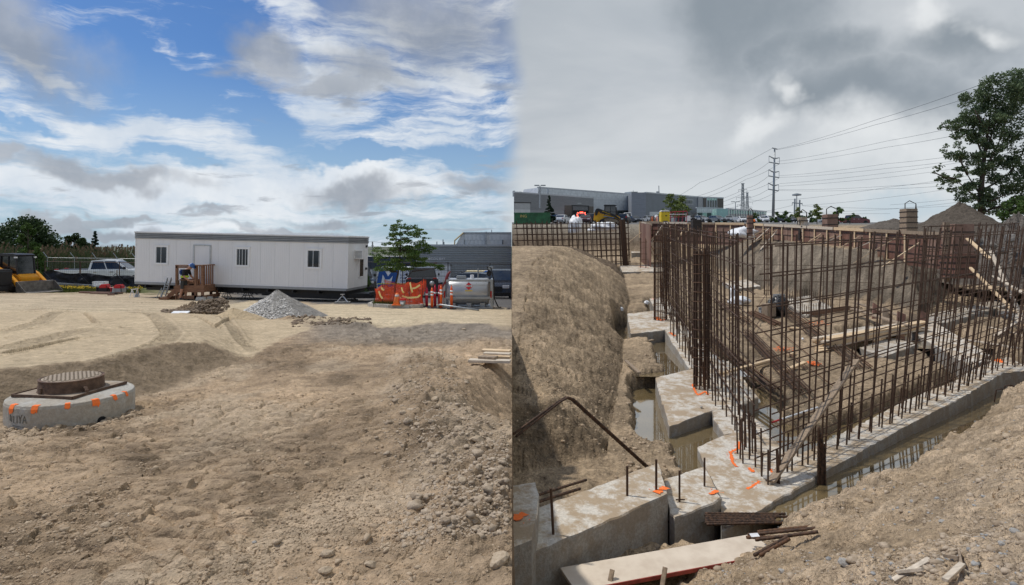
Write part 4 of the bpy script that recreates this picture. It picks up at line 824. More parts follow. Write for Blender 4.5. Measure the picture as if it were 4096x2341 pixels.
    M().box(xf-.06, xf+.02, -W*.42, W*.42, .45, {'sedan': .62, 'suv': .86, 'pickup': 1.02, 'van': .9}[style]).build('grille', m_trim, t, bevel=.02); M().box(xf-.1, xf+.035, -W*.9, W*.9, .3, .44).build('bumper', m_trim if style != 'pickup' else m_chrome, t, bevel=.03); M().box(-xf-.035, -xf+.1, -W*.9, W*.9, .36, .52).build('bumper', m_trim if style != 'pickup' else m_chrome, t, bevel=.03)
    M().box(-xf-.03, -xf-.01, -.2, .2, .62, .74).build('number_plate', mat('plate_white', (.7, .72, .74), .5, .05), t)
    if style == 'pickup':
        M().box(-2.85, -1.02, -W*.84, W*.84, 1.272, 1.30).build('bed_cover', m_trim, t)
    for sgn in (-1, 1):
        for x in {'sedan': (-.4, .55), 'suv': (-.5, .5), 'pickup': (-.55, .45), 'van': (.6,)}[style]: M().box(x-.1, x+.1, sgn*(W+.012)-.012, sgn*(W+.012)+.012, z0-.17, z0-.12).build('door_handle', m_chrome if style == 'pickup' else m_trim, t)
    return t
def skid_steer(label, loc, rz, body, arm, lettering=None, bucket=True, s=1.):
    """compact track loader, front towards +x, standing on z = 0"""
    t = thing('track_loader', label, 'loader', loc, rz); t.scale = (s, s, s)
    for sg in (-1, 1):
        y0, y1 = sg*.55, sg*.95
        pts = [(-.75, .0), (.75, .0), (1.02, .12), (1.08, .34), (.9, .55), (.1, .78), (-.55, .72), (-1.0, .52), (-1.08, .28), (-.98, .08)]
        k = M(); k.prism(pts, 'y', min(y0, y1), max(y0, y1)); tr = k.build('track', m_tyre, t, bevel=.03)
        inn = [(x*.86, .06+z*.82) for x, z in pts]; M().prism(inn, 'y', sg*.80, sg*.955).build('track_frame', mat('track_mud', (.20, .16, .115), .9, .3, 8), tr)
        for x in (-.7, -.35, 0, .35, .7): M().cyl((x, sg*.8, .16), (x, sg*.97, .16), .12, n=12).build('roller', m_trim, tr)
        M().cyl((-.72, sg*.8, .42), (-.72, sg*.985, .42), .22, n=14).build('sprocket', m_trim, tr)
    M().prism([(-1.45, .35), (1.0, .35), (1.05, .8), (.75, 1.0), (-.3, 1.05), (-1.5, 1.35), (-1.62, .9)], 'y', -.52, .52).build('chassis', body, t, bevel=.04)
    M().prism([(-1.7, .5), (-1.2, .45), (-1.1, 1.45), (-1.55, 1.42)], 'y', -.6, .6).build('engine_cover', body if lettering else m_trim, t, bevel=.05)
    # cab
    k = M()
    for sg in (-1, 1):
        y = sg*.46; k.bar((.75, y, .95), (.62, y, 2.0), .07, .07); k.bar((-.55, y, 1.0), (-.5, y, 2.02), .09, .09); k.bar((.05, y, 1.0), (.08, y, 2.0), .05, .05); k.bar((-.55, y, 1.42), (.7, y, 1.35), .04, .04)
    k.build('cab_posts', m_trim, t); M().prism([(-.62, 1.98), (.66, 1.96), (.72, 2.02), (.5, 2.1), (-.5, 2.12), (-.64, 2.06)], 'y', -.52, .52).build('cab_roof', m_trim, t, bevel=.03)
    for sg in (-1, 1): M().box(-.48, .60, sg*.44-.005, sg*.44+.005, 1.02, 1.95).build('cab_side_window', m_glass, t)
    M().hexa([(.73, -.42, 1.0), (.735, -.42, 1.0), (.735, .42, 1.0), (.73, .42, 1.0), (.62, -.42, 1.95), (.625, -.42, 1.95), (.625, .42, 1.95), (.62, .42, 1.95)]).build('cab_front_window', m_glass, t); M().box(-.3, .2, -.25, .25, .9, 1.5).build('seat', m_trim, t, bevel=.06); M().box(-.56, -.53, -.42, .42, 1.1, 1.95).build('cab_rear_screen', m_trim, t)
    for sg in (-1, 1):
        a = M(); a.prism([(-1.5, 1.45), (-1.35, 1.72), (-1.1, 1.72), (.55, 1.05), (1.2, .55), (1.45, .2), (1.28, .12), (.95, .55), (.4, .88), (-1.15, 1.42), (-1.3, 1.0), (-1.5, 1.0)], 'y', sg*.64, sg*.84); ar = a.build('lift_arm', arm, t, bevel=.025)
        M().cyl((-.6, sg*.74, .9), (.5, sg*.74, .72), .05, n=10).build('hydraulic_ram', m_chrome, ar)
        if lettering: text(lettering, .15, mat('loader_lettering', lettering_col(lettering), .5, 0), ar, (-.35, sg*.86, 1.27), (math.pi/2, .37 if sg < 0 else -.37, 0 if sg < 0 else math.pi), squash=.8)
    for sg in (-1, 1): M().box(.62, .72, sg*.5-.06, sg*.5+.06, 1.86, 1.94).build('work_light', m_lamp, t)
    if bucket:
        k = M(); k.prism([(1.35, .62), (1.38, .05), (2.0, .0), (2.2, .0), (2.2, .02), (1.98, .035), (1.44, .09), (1.42, .6)], 'y', -.98, .98); bk = k.build('bucket', mat('bucket_steel', (.17, .155, .14), .55, .3, 5, metal=.4), t)
        for sg in (-1, 1): M().prism([(1.36, .6), (1.4, .03), (2.15, .02), (1.5, .6)], 'y', sg*.98-.015, sg*.98+.015).build('bucket_side', MATS['bucket_steel'], bk)
    return t
def lettering_col(s): return (.03, .03, .03) if s != 'NEW HOLLAND' else (.75, .5, .03)
# ------------------------------------------------------------------ plants
def leaf_mat(name, c1, c2):
    m = bpy.data.materials.new(name); m.use_nodes = True; t = NT(m.node_tree); b = m.node_tree.nodes['Principled BSDF']
    tc = t.new('ShaderNodeTexCoord').outputs['Object']; n = t.noise(tc, 1.3, 3, .6); n2 = t.noise(tc, 9., 2, .6)
    c = t.mix(t.ramp(t.m('ADD', t.m('MULTIPLY', n, .6), t.m('MULTIPLY', n2, .4)), .38, .62), c1, c2); t.l.new(c, b.inputs['Base Color']); b.inputs['Roughness'].default_value = .6; b.inputs['Specular IOR Level'].default_value = .25
    tr = t.new('ShaderNodeBsdfTranslucent'); t.l.new(c, tr.inputs[0]); mx = t.new('ShaderNodeMixShader'); mx.inputs[0].default_value = .22
    t.l.new(b.outputs[0], mx.inputs[1]); t.l.new(tr.outputs[0], mx.inputs[2]); t.l.new(mx.outputs[0], m.node_tree.nodes['Material Output'].inputs[0]); return m
lf_dark = leaf_mat('leaf_dark', (.022, .045, .016, 1), (.055, .09, .03, 1)); lf_mid = leaf_mat('leaf_mid', (.04, .085, .018, 1), (.10, .16, .04, 1)); lf_lt = leaf_mat('leaf_light', (.09, .13, .03, 1), (.20, .24, .06, 1)); lf_pop = leaf_mat('leaf_poplar', (.06, .095, .045, 1), (.15, .20, .10, 1)); lf_loc = leaf_mat('leaf_locust', (.055, .11, .022, 1), (.14, .21, .05, 1)); lf_con = leaf_mat('needle_dark', (.012, .03, .018, 1), (.03, .055, .03, 1))
m_bark = mat('bark', (.075, .058, .045), .9, .35, 12, .01, stretch=(1, 1, .2))
def leaves(name, cen, n, ls, m, parent, rs, flat=0., drop=0.):
    """cen: list of (x, y, z, rx, ry, rz); leaf quads spread through the clumps"""
    r = np.random.default_rng(rs); w = np.array([c[3]*c[4]*c[5] for c in cen])**(2/3.); k = r.choice(len(cen), n, p=w/w.sum()); cc = np.array(cen)[k]
    d = r.normal(size=(n, 3)); d /= np.linalg.norm(d, axis=1)[:, None]; rad = r.uniform(.25, 1.08, n)**.6
    p = cc[:, :3]+d*cc[:, 3:6]*rad[:, None]; p[:, 2] -= drop*np.abs(r.normal(size=n))
    nrm = r.normal(size=(n, 3)); nrm[:, 2] = nrm[:, 2]*(1-flat)+flat*2.5; nrm /= np.linalg.norm(nrm, axis=1)[:, None]
    a = np.cross(nrm, r.normal(size=(n, 3))); a /= np.linalg.norm(a, axis=1)[:, None]; b = np.cross(nrm, a)
    s = ls*r.uniform(.6, 1.3, n)[:, None]; v = np.stack([p-a*s*.5, p-b*s*.35, p+a*s*.5, p+b*s*.35], 1).reshape(-1, 3)
    me = bpy.data.meshes.new(name); me.vertices.add(4*n); me.vertices.foreach_set('co', v.astype(np.float32).ravel()); me.loops.add(4*n); me.loops.foreach_set('vertex_index', np.arange(4*n, dtype=np.int32)); me.polygons.add(n)
    me.polygons.foreach_set('loop_start', np.arange(0, 4*n, 4, dtype=np.int32)); me.polygons.foreach_set('loop_total', np.full(n, 4, dtype=np.int32)); me.update(calc_edges=True); me.materials.append(m)
    return put(name, me, parent)
def tree(label, loc, h, w, lf, n, ls, seed, kind='round', trunk=.12, bare=.2, clumps=30, group=None, name='tree', cen=None, lean=(0, 0), flat=0.):
    r = random.Random(seed); t = thing(name, label, 'tree' if name != 'bush' else 'bush', loc, 0, group); zb = h*bare
    if cen is None:
        cen = []
        for i in range(clumps):
            f = (i+.5)/clumps
            if kind == 'round': z = zb+(h-zb)*f; q = w/2*math.sin(math.pi*min(.97, .12+.86*f))**.7
            elif kind == 'cone': z = zb+(h-zb)*f; q = w/2*(1-f)*1.02+.02
            elif kind == 'oval': z = zb+(h-zb)*f; q = w/2*math.sin(math.pi*(.08+.9*f))**.9
            elif kind == 'layer': z = zb+(h-zb)*f; q = w/2*(1-f**1.7*.85)*(.75+.25*math.sin(f*22))
            a = r.uniform(0, 6.28); rr = q*math.sqrt(r.uniform(.15, 1))*.85; s = w*r.uniform(.10, .19)*(1-.35*f)
            if kind == 'cone': s = max(.05*w, w*.17*(1.1-f)); rr = q*.72
            cen.append((rr*math.cos(a)+lean[0]*f, rr*math.sin(a)+lean[1]*f, z, s*(1.5 if kind == 'layer' else 1.1), s*(1.4 if kind == 'layer' else 1.1), s*(.42 if kind in ('layer', 'cone') else .85)))
    k = M(); pts = [(lean[0]*f*.8+r.uniform(-.02, .02)*h*.3*f, lean[1]*f, h*.92*f) for f in (0, .2, .4, .6, .8, 1)]; k.tube(pts, [trunk*(1-.85*f) for f in (0, .2, .4, .6, .8, 1)], 8); tk = k.build('trunk', m_bark, t, True)
    br = M()
    for c in cen[::2]:
        z0 = max(zb*.6, c[2]-h*r.uniform(.08, .2)); f = z0/h; a = Vector((lean[0]*f*.8, lean[1]*f, z0)); b = Vector(c[:3]); mid = a.lerp(b, .5)+Vector((0, 0, -.03*h)); br.tube([a, mid, b], [trunk*.32, trunk*.2, trunk*.06], 5)
    br.build('limb', m_bark, tk, True); leaves('crown', cen, n, ls, lf, t, seed, flat); return t
def heap(name, label, cat, u0, u1, vtop, vbase, d, ry, m, col, seed, upk=.5, noise=.12, fine=5., sharp=1.15, ncol=.35):
    """spoil heap: base line at row vbase, peak row vtop, spanning columns u0 .. u1 at depth d"""
    c = P((u0+u1)/2, vbase, d); rx = (u1-u0)/2/F*d; h = (vbase-vtop)/F*d; N, K = 110, 46
    T, Q = np.meshgrid(np.linspace(0, 2*np.pi, N), np.linspace(0, 1, K)); ox = (upk-.5)*2*rx
    Xr = Q*rx*np.cos(T)*(1+.08*np.sin(3*T+seed))+ox*(1-Q); Yr = Q*ry*np.sin(T)*(1+.08*np.cos(2*T+seed)); pr = (1-Q)**sharp
    Zr = h*np.clip(pr*1.04-.02*np.sin(5*T), -.1, 1.05)+h*noise*(fbm(Xr*fine/rx, Yr*fine/rx, 5, seed)+.5*fbm(Xr*fine*3/rx, Yr*fine*3/rx, 3, seed+9))*np.sin(np.pi*np.clip(Q+.25, 0, 1)); Zr -= (Q > .97)*.25*h
    C = np.ones(Xr.shape+(3,))*np.array(col)*(1+ncol*fbm(Xr*fine*2/rx, Yr*fine*2/rx, 4, seed+3))[..., None]
    o = grid_mesh(name, Xr, Yr, Zr, np.clip(C, .01, .9), m, kind=None); return tag(o, label, cat, loc=c)
# ------------------------------------------------------------------ far side of the excavation
def rb(u, d, zl=-1.08): x = (u-2048)/F*d; return Vector((x, d, zl-.0085*min(max(d-60, 0), 90)+.05*min(d, 150)+.001*max(0, d-150)))
class Facade:
    def __init__(s, u0, d0, u1, d1):
        s.A = Vector(((u0-2048)/F*d0, d0)); s.B = Vector(((u1-2048)/F*d1, d1)); d = s.B-s.A; s.n = Vector((d.y, -d.x)).normalized()
        if s.n.y > 0: s.n = -s.n
    def pt(s, u, v, off=0.):
        k = (u-2048)/F; d = s.B-s.A; A = s.A
        q = (k*A.y-A.x)/(d.x-k*d.y); p = A+d*q; z = -(v-HZ)/F*p.y; p = p+s.n*off; return Vector((p.x, p.y, z))
    def slab(s, name, m, parent, u0, u1, vt0, vt1, vb0, vb1, f=.05, b=-.05, me=False):
        q = [(u0, vb0), (u1, vb1), (u1, vt1), (u0, vt0)]; k = M().hexa([s.pt(u, v, b) for u, v in q]+[s.pt(u, v, f) for u, v in q]); return k if me else k.build(name, m, parent)
    def rect(s, name, m, parent, u0, u1, v0, v1, f=.05, b=-.05): return s.slab(name, m, parent, u0, u1, v0, v0, v1, v1, f, b)
m_gclad = mat('grey_metal_cladding', (.25, .265, .285), .5, .08, .6, stretch=(1, 1, 6)); m_dclad = mat('slate_grey_cladding', (.18, .20, .225), .55, .08, .5); m_wclad = mat('pale_metal_panel', (.58, .62, .64), .45, .08, .7); m_brick = mat('brown_brick_far', (.11, .10, .09), .85, .25, 4)
m_cap = mat('roof_flashing', (.42, .45, .48), .4, .08, 1); m_gglass = mat('green_glass', (.30, .50, .44), .25, .12, .4, spec=.7); m_dglass = mat('dark_building_glass', (.03, .05, .05), .08, .2, .5, spec=.7); m_wdoor = mat('white_roller_door', (.55, .57, .58), .5, .06, 1)
m_galv = mat('galvanised_steel', (.33, .35, .36), .45, .15, 5, metal=.5); m_void = mat('dark_interior', (.012, .012, .013), .9, .2, 1)
def block(label, fc, u0, u1, vt0, vt1, vb, dep, m, cap=True, name='building', t=None):
    t = t or thing(name, label, 'building', (0, 0, 0))
    A, B, C, D = fc.pt(u0, vb), fc.pt(u1, vb), fc.pt(u1, vt1), fc.pt(u0, vt0); o = Vector((A.x, A.y, 0)).normalized()*dep
    M().hexa([A, B, B+o, A+o, D, C, C+o, D+o]).build('wall', m, t)
    if cap: fc.slab('roof_edge', m_cap, t, u0, u1, vt0-2, vt1-2, vt0+3, vt1+3, .12, -.5)
    return t
f1 = Facade(2052, 140, 2374, 165)
t = block('low grey clad workshop with an open bay and roof flashing', f1, 2056, 2374, 768.5, 791, 892, 14, m_gclad)
for i in range(16): f1.slab('cladding_rib', m_gclad, t, 2056, 2374, 772+i*4.2, 794+i*3.1, 774+i*4.2, 795.6+i*3.1, .10)
f1.rect('roller_door', m_wdoor, t, 2058, 2120, 812, 890); f1.slab('door_frame', m_trim, t, 2056, 2123, 808, 810, 812, 814, .15)
for i in range(5): f1.rect('door_panel', m_wdoor, t, 2060, 2118, 815+i*10, 823+i*10, .09)
f1.rect('open_bay', m_void, t, 2289, 2351, 824, 888, .06); f1.rect('bay_frame', m_trim, t, 2286, 2289, 822, 888, .2); f1.rect('bay_frame', m_trim, t, 2351, 2354, 824, 888, .2); f1.slab('bay_frame', m_trim, t, 2286, 2354, 820, 823, 824, 826, .2)
f1.rect('brick_base', m_brick, t, 2258, 2286, 822, 890, .12); f1.rect('brick_base', m_brick, t, 2354, 2373, 826, 890, .12)
f1.rect('sign', m_wclad, t, 2309, 2324, 812.5, 814.5, .12)
for u, v, w in ((2096, 760, 3), (2108, 764, 2), (2121, 764, 5), (2229, 772, 2), (2232, 750, 2)): f1.rect('roof_vent', m_galv, t, u-w/2, u+w/2, v, v+24, -3, -3.5)
f2 = Facade(2150, 172, 2566, 196)
t = block('long pale panelled hall behind the grey workshop', f2, 2152, 2566, 749, 780, 850, 18, m_wclad)
M().hexa([f2.pt(2152, 775, 0), f2.pt(2164, 776, 0), f2.pt(2164, 776, -8), f2.pt(2152, 775, -8), f2.pt(2160, 750, 0), f2.pt(2164, 750, 0), f2.pt(2164, 750, -8), f2.pt(2160, 750, -8)]).build('sloped_parapet', m_cap, t)
pm = {}
for r_ in range(7):
    for c_ in range(26):
        u0 = 2166+c_*15.2+(7.6 if r_ % 2 else 0); u1 = u0+14.6
        if u1 > 2563: continue
        def vv(u, q): tt = (u-2150)/416; return (752+(783-752)*tt)+q*((836-752)+((841-783)-(836-752))*tt)
        q0, q1 = r_/7+.004, (r_+1)/7-.006
        f2.slab('cladding_panel', m_wclad, t, u0, u1, vv(u0, q0), vv(u1, q0), vv(u0, q1), vv(u1, q1), .07+.03*((r_*7+c_*3) % 3), 0)
f2.rect('plinth', m_brick, t, 2380, 2565, 842, 892, .05); 
for i in range(9): f2.rect('window', m_dglass, t, 2470+i*10, 2478+i*10, 846, 884, .12)
f2.rect('rooftop_unit', m_galv, t, 2534, 2560, 766, 784, -1, -4); f2.rect('rooftop_unit_grille', m_void, t, 2537, 2557, 769, 780, -.9, -1)
for u in (2198, 2384, 2398, 2520): f2.rect('roof_vent', m_galv, t, u-1, u+1, 752+(u-2150)*.07-8, 765+(u-2150)*.07, -2, -2.4)
f3 = Facade(2583, 172, 2816, 192); f3s = Facade(2562, 192, 2583, 172)
t = block('tall slate grey block with a row of upper windows', f3, 2583, 2816, 770, 789.5, 892, 16, m_dclad); M().hexa([f3s.pt(2562, 892), f3s.pt(2583, 892), f3s.pt(2583, 892, -4), f3s.pt(2562, 892, -4), f3s.pt(2562, 782), f3s.pt(2583, 770), f3s.pt(2583, 770, -4), f3s.pt(2562, 782, -4)]).build('side_wall', m_gclad, t)
f3.slab('light_bay', m_gclad, t, 2789, 2816, 789, 791, 860, 860, .3)
for i in range(3): f3.rect('window', m_dglass, t, 2728+i*14, 2740+i*14, 801, 815, .12)
f3.slab('window_frame', m_cap, t, 2725, 2771, 798, 799.5, 800, 801.5, .2); f3.slab('window_frame', m_cap, t, 2725, 2771, 816, 816, 818, 818, .2)
f3.rect('roller_door', m_wdoor, t, 2598, 2642, 848, 890); f3.rect('roller_door', m_wdoor, t, 2672, 2700, 855, 890)
for i in range(4): f3.rect('door_panel', m_wdoor, t, 2600, 2640, 850+i*9, 857+i*9, .1)
M().tube([f3.pt(2662, 776, -3), f3.pt(2662, 765, -3), f3.pt(2669, 765, -3), f3.pt(2670, 778, -3)], .25, 6).build('roof_pipe', m_galv, t); M().tube([f3.pt(2692, 780, -5), f3.pt(2691, 738, -5)], .12, 5).build('antenna', m_galv, t); M().tube([f3.pt(2589, 772, -5), f3.pt(2589, 757, -5)], .08, 5).build('antenna', m_galv, t)
f4 = Facade(2814, 191, 2894, 196); t = block('stair tower of brown brick with a glazed front', f4, 2814, 2894, 789, 792, 860, 12, m_brick)
for i in range(4): f4.rect('glass_pane', m_dglass, t, 2827+i*10, 2835+i*10, 804, 833, .12); f4.rect('spandrel', m_gglass, t, 2827+i*10, 2835+i*10, 793, 802, .12)
for i in range(5): f4.rect('mullion', m_cap, t, 2825+i*10, 2827+i*10, 792, 833, .2)
f5 = Facade(2787, 178, 2893, 183); t = block('low pale canopy block with tall windows', f5, 2787, 2893, 830, 834, 890, 8, m_wclad)
for i in range(13): f5.rect('panel', m_wclad, t, 2789+i*8, 2796+i*8, 834, 849, .08)
for i in range(5): f5.rect('window', m_gglass if i % 2 else m_dglass, t, 2792+i*18, 2808+i*18, 852, 880, .1)
f6 = Facade(2893, 172, 2912, 164); f7 = Facade(2910, 164, 3070, 195)
t = block('green glazed pavilion at the end of the building', f7, 2910, 3066, 835, 846, 892, 8, m_gglass); M().hexa([f6.pt(2893, 892), f6.pt(2912, 892), f6.pt(2912, 892, -3), f6.pt(2893, 892, -3), f6.pt(2893, 838), f6.pt(2912, 835), f6.pt(2912, 835, -3), f6.pt(2893, 838, -3)]).build('side_wall', m_gglass, t)
for i in range(15): f7.rect('pane', m_dglass, t, 2914+i*10, 2922+i*10, 856, 890, .1); f7.rect('mullion', m_cap, t, 2911+i*10, 2912.5+i*10, 838+i*.7, 890, .2)
# yard vehicles
cr = random.Random(5)
car('parked_suv', 'dark grey suv parked nose-on beside the green dumpster', 'suv', 'suv', paint('dark_grey', (.05, .055, .065)), rb(2222, 118), math.radians(-115)); car('parked_sedan', 'white sedan seen from behind left of the maroon sedan', 'car', 'sedan', paint('white', (.72, .73, .74)), rb(2250, 104), math.radians(68))
car('parked_sedan', 'maroon sedan parked nose-on with one bright headlight', 'car', 'sedan', paint('maroon', (.075, .018, .022)), rb(2343, 98), math.radians(-100)); car('parked_suv', 'black suv with red lamps behind the maroon sedan', 'suv', 'suv', paint('black', (.014, .014, .016)), rb(2367, 112), math.radians(75))
skid_steer('black and yellow tracked loader parked in front of the pale hall', rb(2440, 66), math.radians(-12), mat('loader_yellow', (.72, .40, .02), .5, .1), m_trim, 'NEW HOLLAND', False, 1.05)
car('parked_suv', 'black suv parked right of the black loader', 'suv', 'suv', paint('black', (0, 0, 0)), rb(2497, 112), math.radians(70)); car('parked_sedan', 'dark blue sedan right of the black suv', 'car', 'sedan', paint('dark_blue', (.03, .04, .06)), rb(2538, 128), math.radians(-80)); car('white_van', 'white box van behind the parked black suv', 'van', 'van', paint('white', 0), rb(2510, 150), math.radians(-95))
LOT = [(2597, 92, 'suv', 'silver', (.32, .34, .36), 'silver suv behind the left end of the form wall'), (2648, 98, 'van', 'white', 0, 'white van beside the yellow toilet'), (2747, 88, 'van', 'black', 0, 'black van parked left of the wire loop frame'), (2808, 92, 'suv', 'silver', 0, 'silver suv right of the wire loop frame'), (2840, 104, 'sedan', 'white', 0, 'small white car far behind the silver suvs'),
       (2870, 90, 'suv', 'steel', (.17, .19, .21), 'steel grey suv in the middle of the parked row'), (2917, 91, 'suv', 'silver', 0, 'silver suv in front of the glazed pavilion corner'), (2968, 88, 'sedan', 'white', 0, 'white sedan left of the reddish column form'), (3014, 96, 'suv', 'steel', 0, 'grey suv half hidden behind the reddish form'), (3046, 90, 'sedan', 'white', 0, 'white sedan at the end of the glazed pavilion'),
       (3075, 92, 'suv', 'white', 0, 'white suv at the foot of the tall steel pole'), (3104, 99, 'sedan', 'white', 0, 'white car right of the tall steel pole'), (3134, 90, 'suv', 'dark_blue', 0, 'dark blue suv right of the tall steel pole'), (3172, 92, 'sedan', 'dark_grey', 0, 'dark grey sedan before the small trees'), (3196, 100, 'van', 'white', 0, 'white van parked behind the pale tilted form'), (3268, 100, 'suv', 'silver', 0, 'silver suv between the two column forms')]
for i, (u, d, st, nm, c, lab) in enumerate(LOT): car('parked_car', lab, 'car', st, paint(nm, c), rb(u, d*1.62), math.radians(-90+cr.uniform(-28, 28)), 'cars parked in the lot')
car('pickup_truck', 'dark red pickup parked right of the tall reddish column form', 'pickup', 'pickup', paint('dark_red', (.13, .012, .018)), rb(3410, 112, -1.5), math.radians(12))
def dumpster():
    t = thing('dumpster', 'green roll-off dumpster at the left end of the yard', 'dumpster', rb(2056, 78)); m = mat('dumpster_green', (.035, .13, .06), .6, .3, 2); k = M(); L, W, H = 4.6, 2.3, 1.45
    k.box(0, L, -W/2, -W/2+.08, 0, H); k.box(0, L, W/2-.08, W/2, 0, H); k.box(0, .08, -W/2+.08, W/2-.08, 0, H); k.box(L-.08, L, -W/2+.08, W/2-.08, 0, H); k.box(.08, L-.08, -W/2+.08, W/2-.08, 0, .1); k.build('bin', m, t)
    for i in range(9): M().box(.25+i*.52, .37+i*.52, -W/2-.07, -W/2+.001, .1, H-.12).build('rib', m, t)
    M().box(-.03, L+.03, -W/2-.09, -W/2+.05, H-.12, H+.02).build('top_rail', m, t); M().box(L-.02, L+.05, -W/2-.04, W/2+.04, .1, H-.2).build('end_gate', m, t)
    text('ING', .5, mat('dumpster_lettering', (.6, .45, .15), .6, .1), t, (1.2, -W/2-.08, 1.0), (math.pi/2, 0, 0))
dumpster()
def toilet():
    t = thing('portable_toilet', 'yellow portable toilet standing behind the form wall', 'toilet', P(2658, 906, 88)); m = mat('toilet_yellow', (.72, .50, .02), .45, .08, 3); s = .62
    M().box(-s, s, -s, s, 0, 2.15).build('shell', m, t, bevel=.04); M().prism([(-s-.02, 2.13), (-s+.08, 2.32), (0, 2.42), (s-.08, 2.32), (s+.02, 2.13)], 'y', -s-.02, s+.02).build('roof', mat('toilet_roof', (.70, .68, .62), .5, .05), t, bevel=.04)
    M().box(-s*.66, s*.66, -s-.03, -s+.01, .12, 2.0).build('door', m, t, bevel=.01); M().box(-s*.45, s*.5, -s-.045, -s-.028, .55, .8).build('sign', m_trim, t); M().box(-s*.1, s*.35, -s-.045, -s-.028, 1.45, 1.6).build('sign', m_trim, t)
    for x in (-.4, 0, .4): M().box(x-.12, x+.12, -s-.012, -s+.005, 2.03, 2.1).build('vent', m_trim, t)
    M().cyl((.4, .4, 2.3), (.4, .4, 2.6), .06, n=10).build('vent_pipe', m_trim, t)
toilet()
for i, (u, v0, v1, d) in enumerate(((2752, 863, 884, 55), (2942, 868, 880, 84))):
    t = thing('sign_board', ['white sign board at the end of the red railing', 'small white sign board by the parked suvs'][i], 'sign', P(u, v1, d)); h = (v1-v0)/F*d; M().box(-.22*d/55, .22*d/55, -.02, .02, 0, h).build('board', m_white, t); M().cyl((0, .04, -1.2), (0, .04, h), .04, n=8).build('post', m_galv, t)
t = thing('railing', 'red and white tangle of railing between the toilet and the sign board', 'railing', P(2680, 886, 52)); rm_ = mat('red_rail', (.35, .03, .05), .5, .1)
for z in (.35, .6, .8): M().tube([(0, 0, z), (1.45, 0, z+random.uniform(-.15, .15))], .035, 6).build('rail', rm_ if z != .6 else m_white, t)
for x in (0, .35, .7, 1.05, 1.4): M().tube([(x, 0, -.1), (x+.1, 0, .85)], .03, 6).build('post', rm_, t)
t = thing('railing', 'low orange wall of barrier boards left of the yellow toilet', 'barrier', P(2600, 886, 53))
for i in range(6): M().box(i*.14, i*.14+.1, -.02, .02, -.3, .35+.08*(i % 3)).build('slat', [m_ply, m_orange, m_ply2][i % 3], t)
M().box(-.1, .85, -.05, .05, -.12, .02).build('board', m_wood, t)
# ambulance in the bay with its red lamps lit
def lit_ambulance():
    t = thing('ambulance', 'ambulance in the open bay with red lamps glowing', 'ambulance', rb(2322, 155), -math.pi/2); wh = mat('dim_white', (.35, .35, .36), .5, .05)
    M().box(-2.2, 2.0, -1.1, 1.1, .5, 2.6).build('box_body', wh, t, bevel=.08); M().box(2.0, 3.0, -1.0, 1.0, .5, 1.6).build('cab', wh, t, bevel=.12)
    rl = mat('lit_red_lamp', (.9, .05, .03), .4, 0, emit=((1., .07, .035), 9.))
    for y, z in ((-.9, 2.5), (-.3, 2.62), (.3, 2.62), (.9, 2.5), (-1.05, 2.0), (1.05, 2.0), (-.95, 1.6), (.95, 1.6), (0, 2.62)): M().ball((2.06, y, z), .13).build('lamp', rl, t)
    M().box(3.0, 3.03, -.6, .6, .7, 1.1).build('grille', m_trim, t); M().hexa([(2.2, -.8, 1.62), (2.22, -.8, 1.62), (2.22, .8, 1.62), (2.2, .8, 1.62), (2.02, -.8, 2.2), (2.04, -.8, 2.2), (2.04, .8, 2.2), (2.02, .8, 2.2)]).build('windscreen', m_glass, t)
    for x in (-1.3, 2.3):
        for y in (-.98, .98): wheel(t, x, y, .4, .26)
lit_ambulance()
# masts, towers and wires
def lamp_post(label, u, vt, vb, d, arm=1.): 
    t = thing('lamp_post', label, 'lamp post', P(u, vb, d), group='lamp posts'); h = (vb-vt)/F*d; M().cyl((0, 0, 0), (0, 0, h), .14, .08, n=8).build('pole', m_galv, t)
    for sg in (-1, 1): M().box(sg*.12, sg*arm, -.15, .15, h-.05, h+.12).build('lamp_head', m_galv, t, bevel=.02)
lamp_post('lamp post standing beside the dark spruce at the grey workshop', 2160, 743, 832, 96, .9); bpy.context.view_layer.update()
lamp_post('lamp post behind the glazed pavilion roof', 2942, 808, 845, 165, 1.2); lamp_post('lamp post in the far lot right of the tall steel pole', 3146, 850, 895, 150, 1.)
def monopole():
    d = 210; t = thing('transmission_pole', 'tall tapered steel transmission pole with three tiers of arms', 'power pole', P(3093, 890, d)); q = d/F
    def l(u, v): p = P(u, v, d)-P(3093, 890, d); return p
    M().tube([l(3092, 890), l(3099, 592)], [.52, .24], 10).build('pole', m_galv, t, True); M().tube([l(3089, 592), l(3098, 595), l(3109, 597)], .2, 6).build('arm', m_galv, t)
    for v in (632, 687, 740):
        c = l(3097-.03*(v-632), v); 
        for sg in (-1, 1):
            e = c+Vector((sg*21*q, 0, 8*q-(0 if sg < 0 else 7*q))); k = c-Vector((0, 0, 2*q)); M().tube([k, k.lerp(e, .4)+Vector((0, 0, -1.2*q)), e], [.28, .2, .13], 6).build('arm', m_galv, t); f = e-Vector((0, 0, 25*q)); M().tube([e, f], .08, 5).build('insulator', m_galv, t)
        M().tube([c+Vector((-21*q, 0, -17*q)), c+Vector((20*q, 0, -24*q))], .2, 5).build('crossbar', m_galv, t)
monopole()
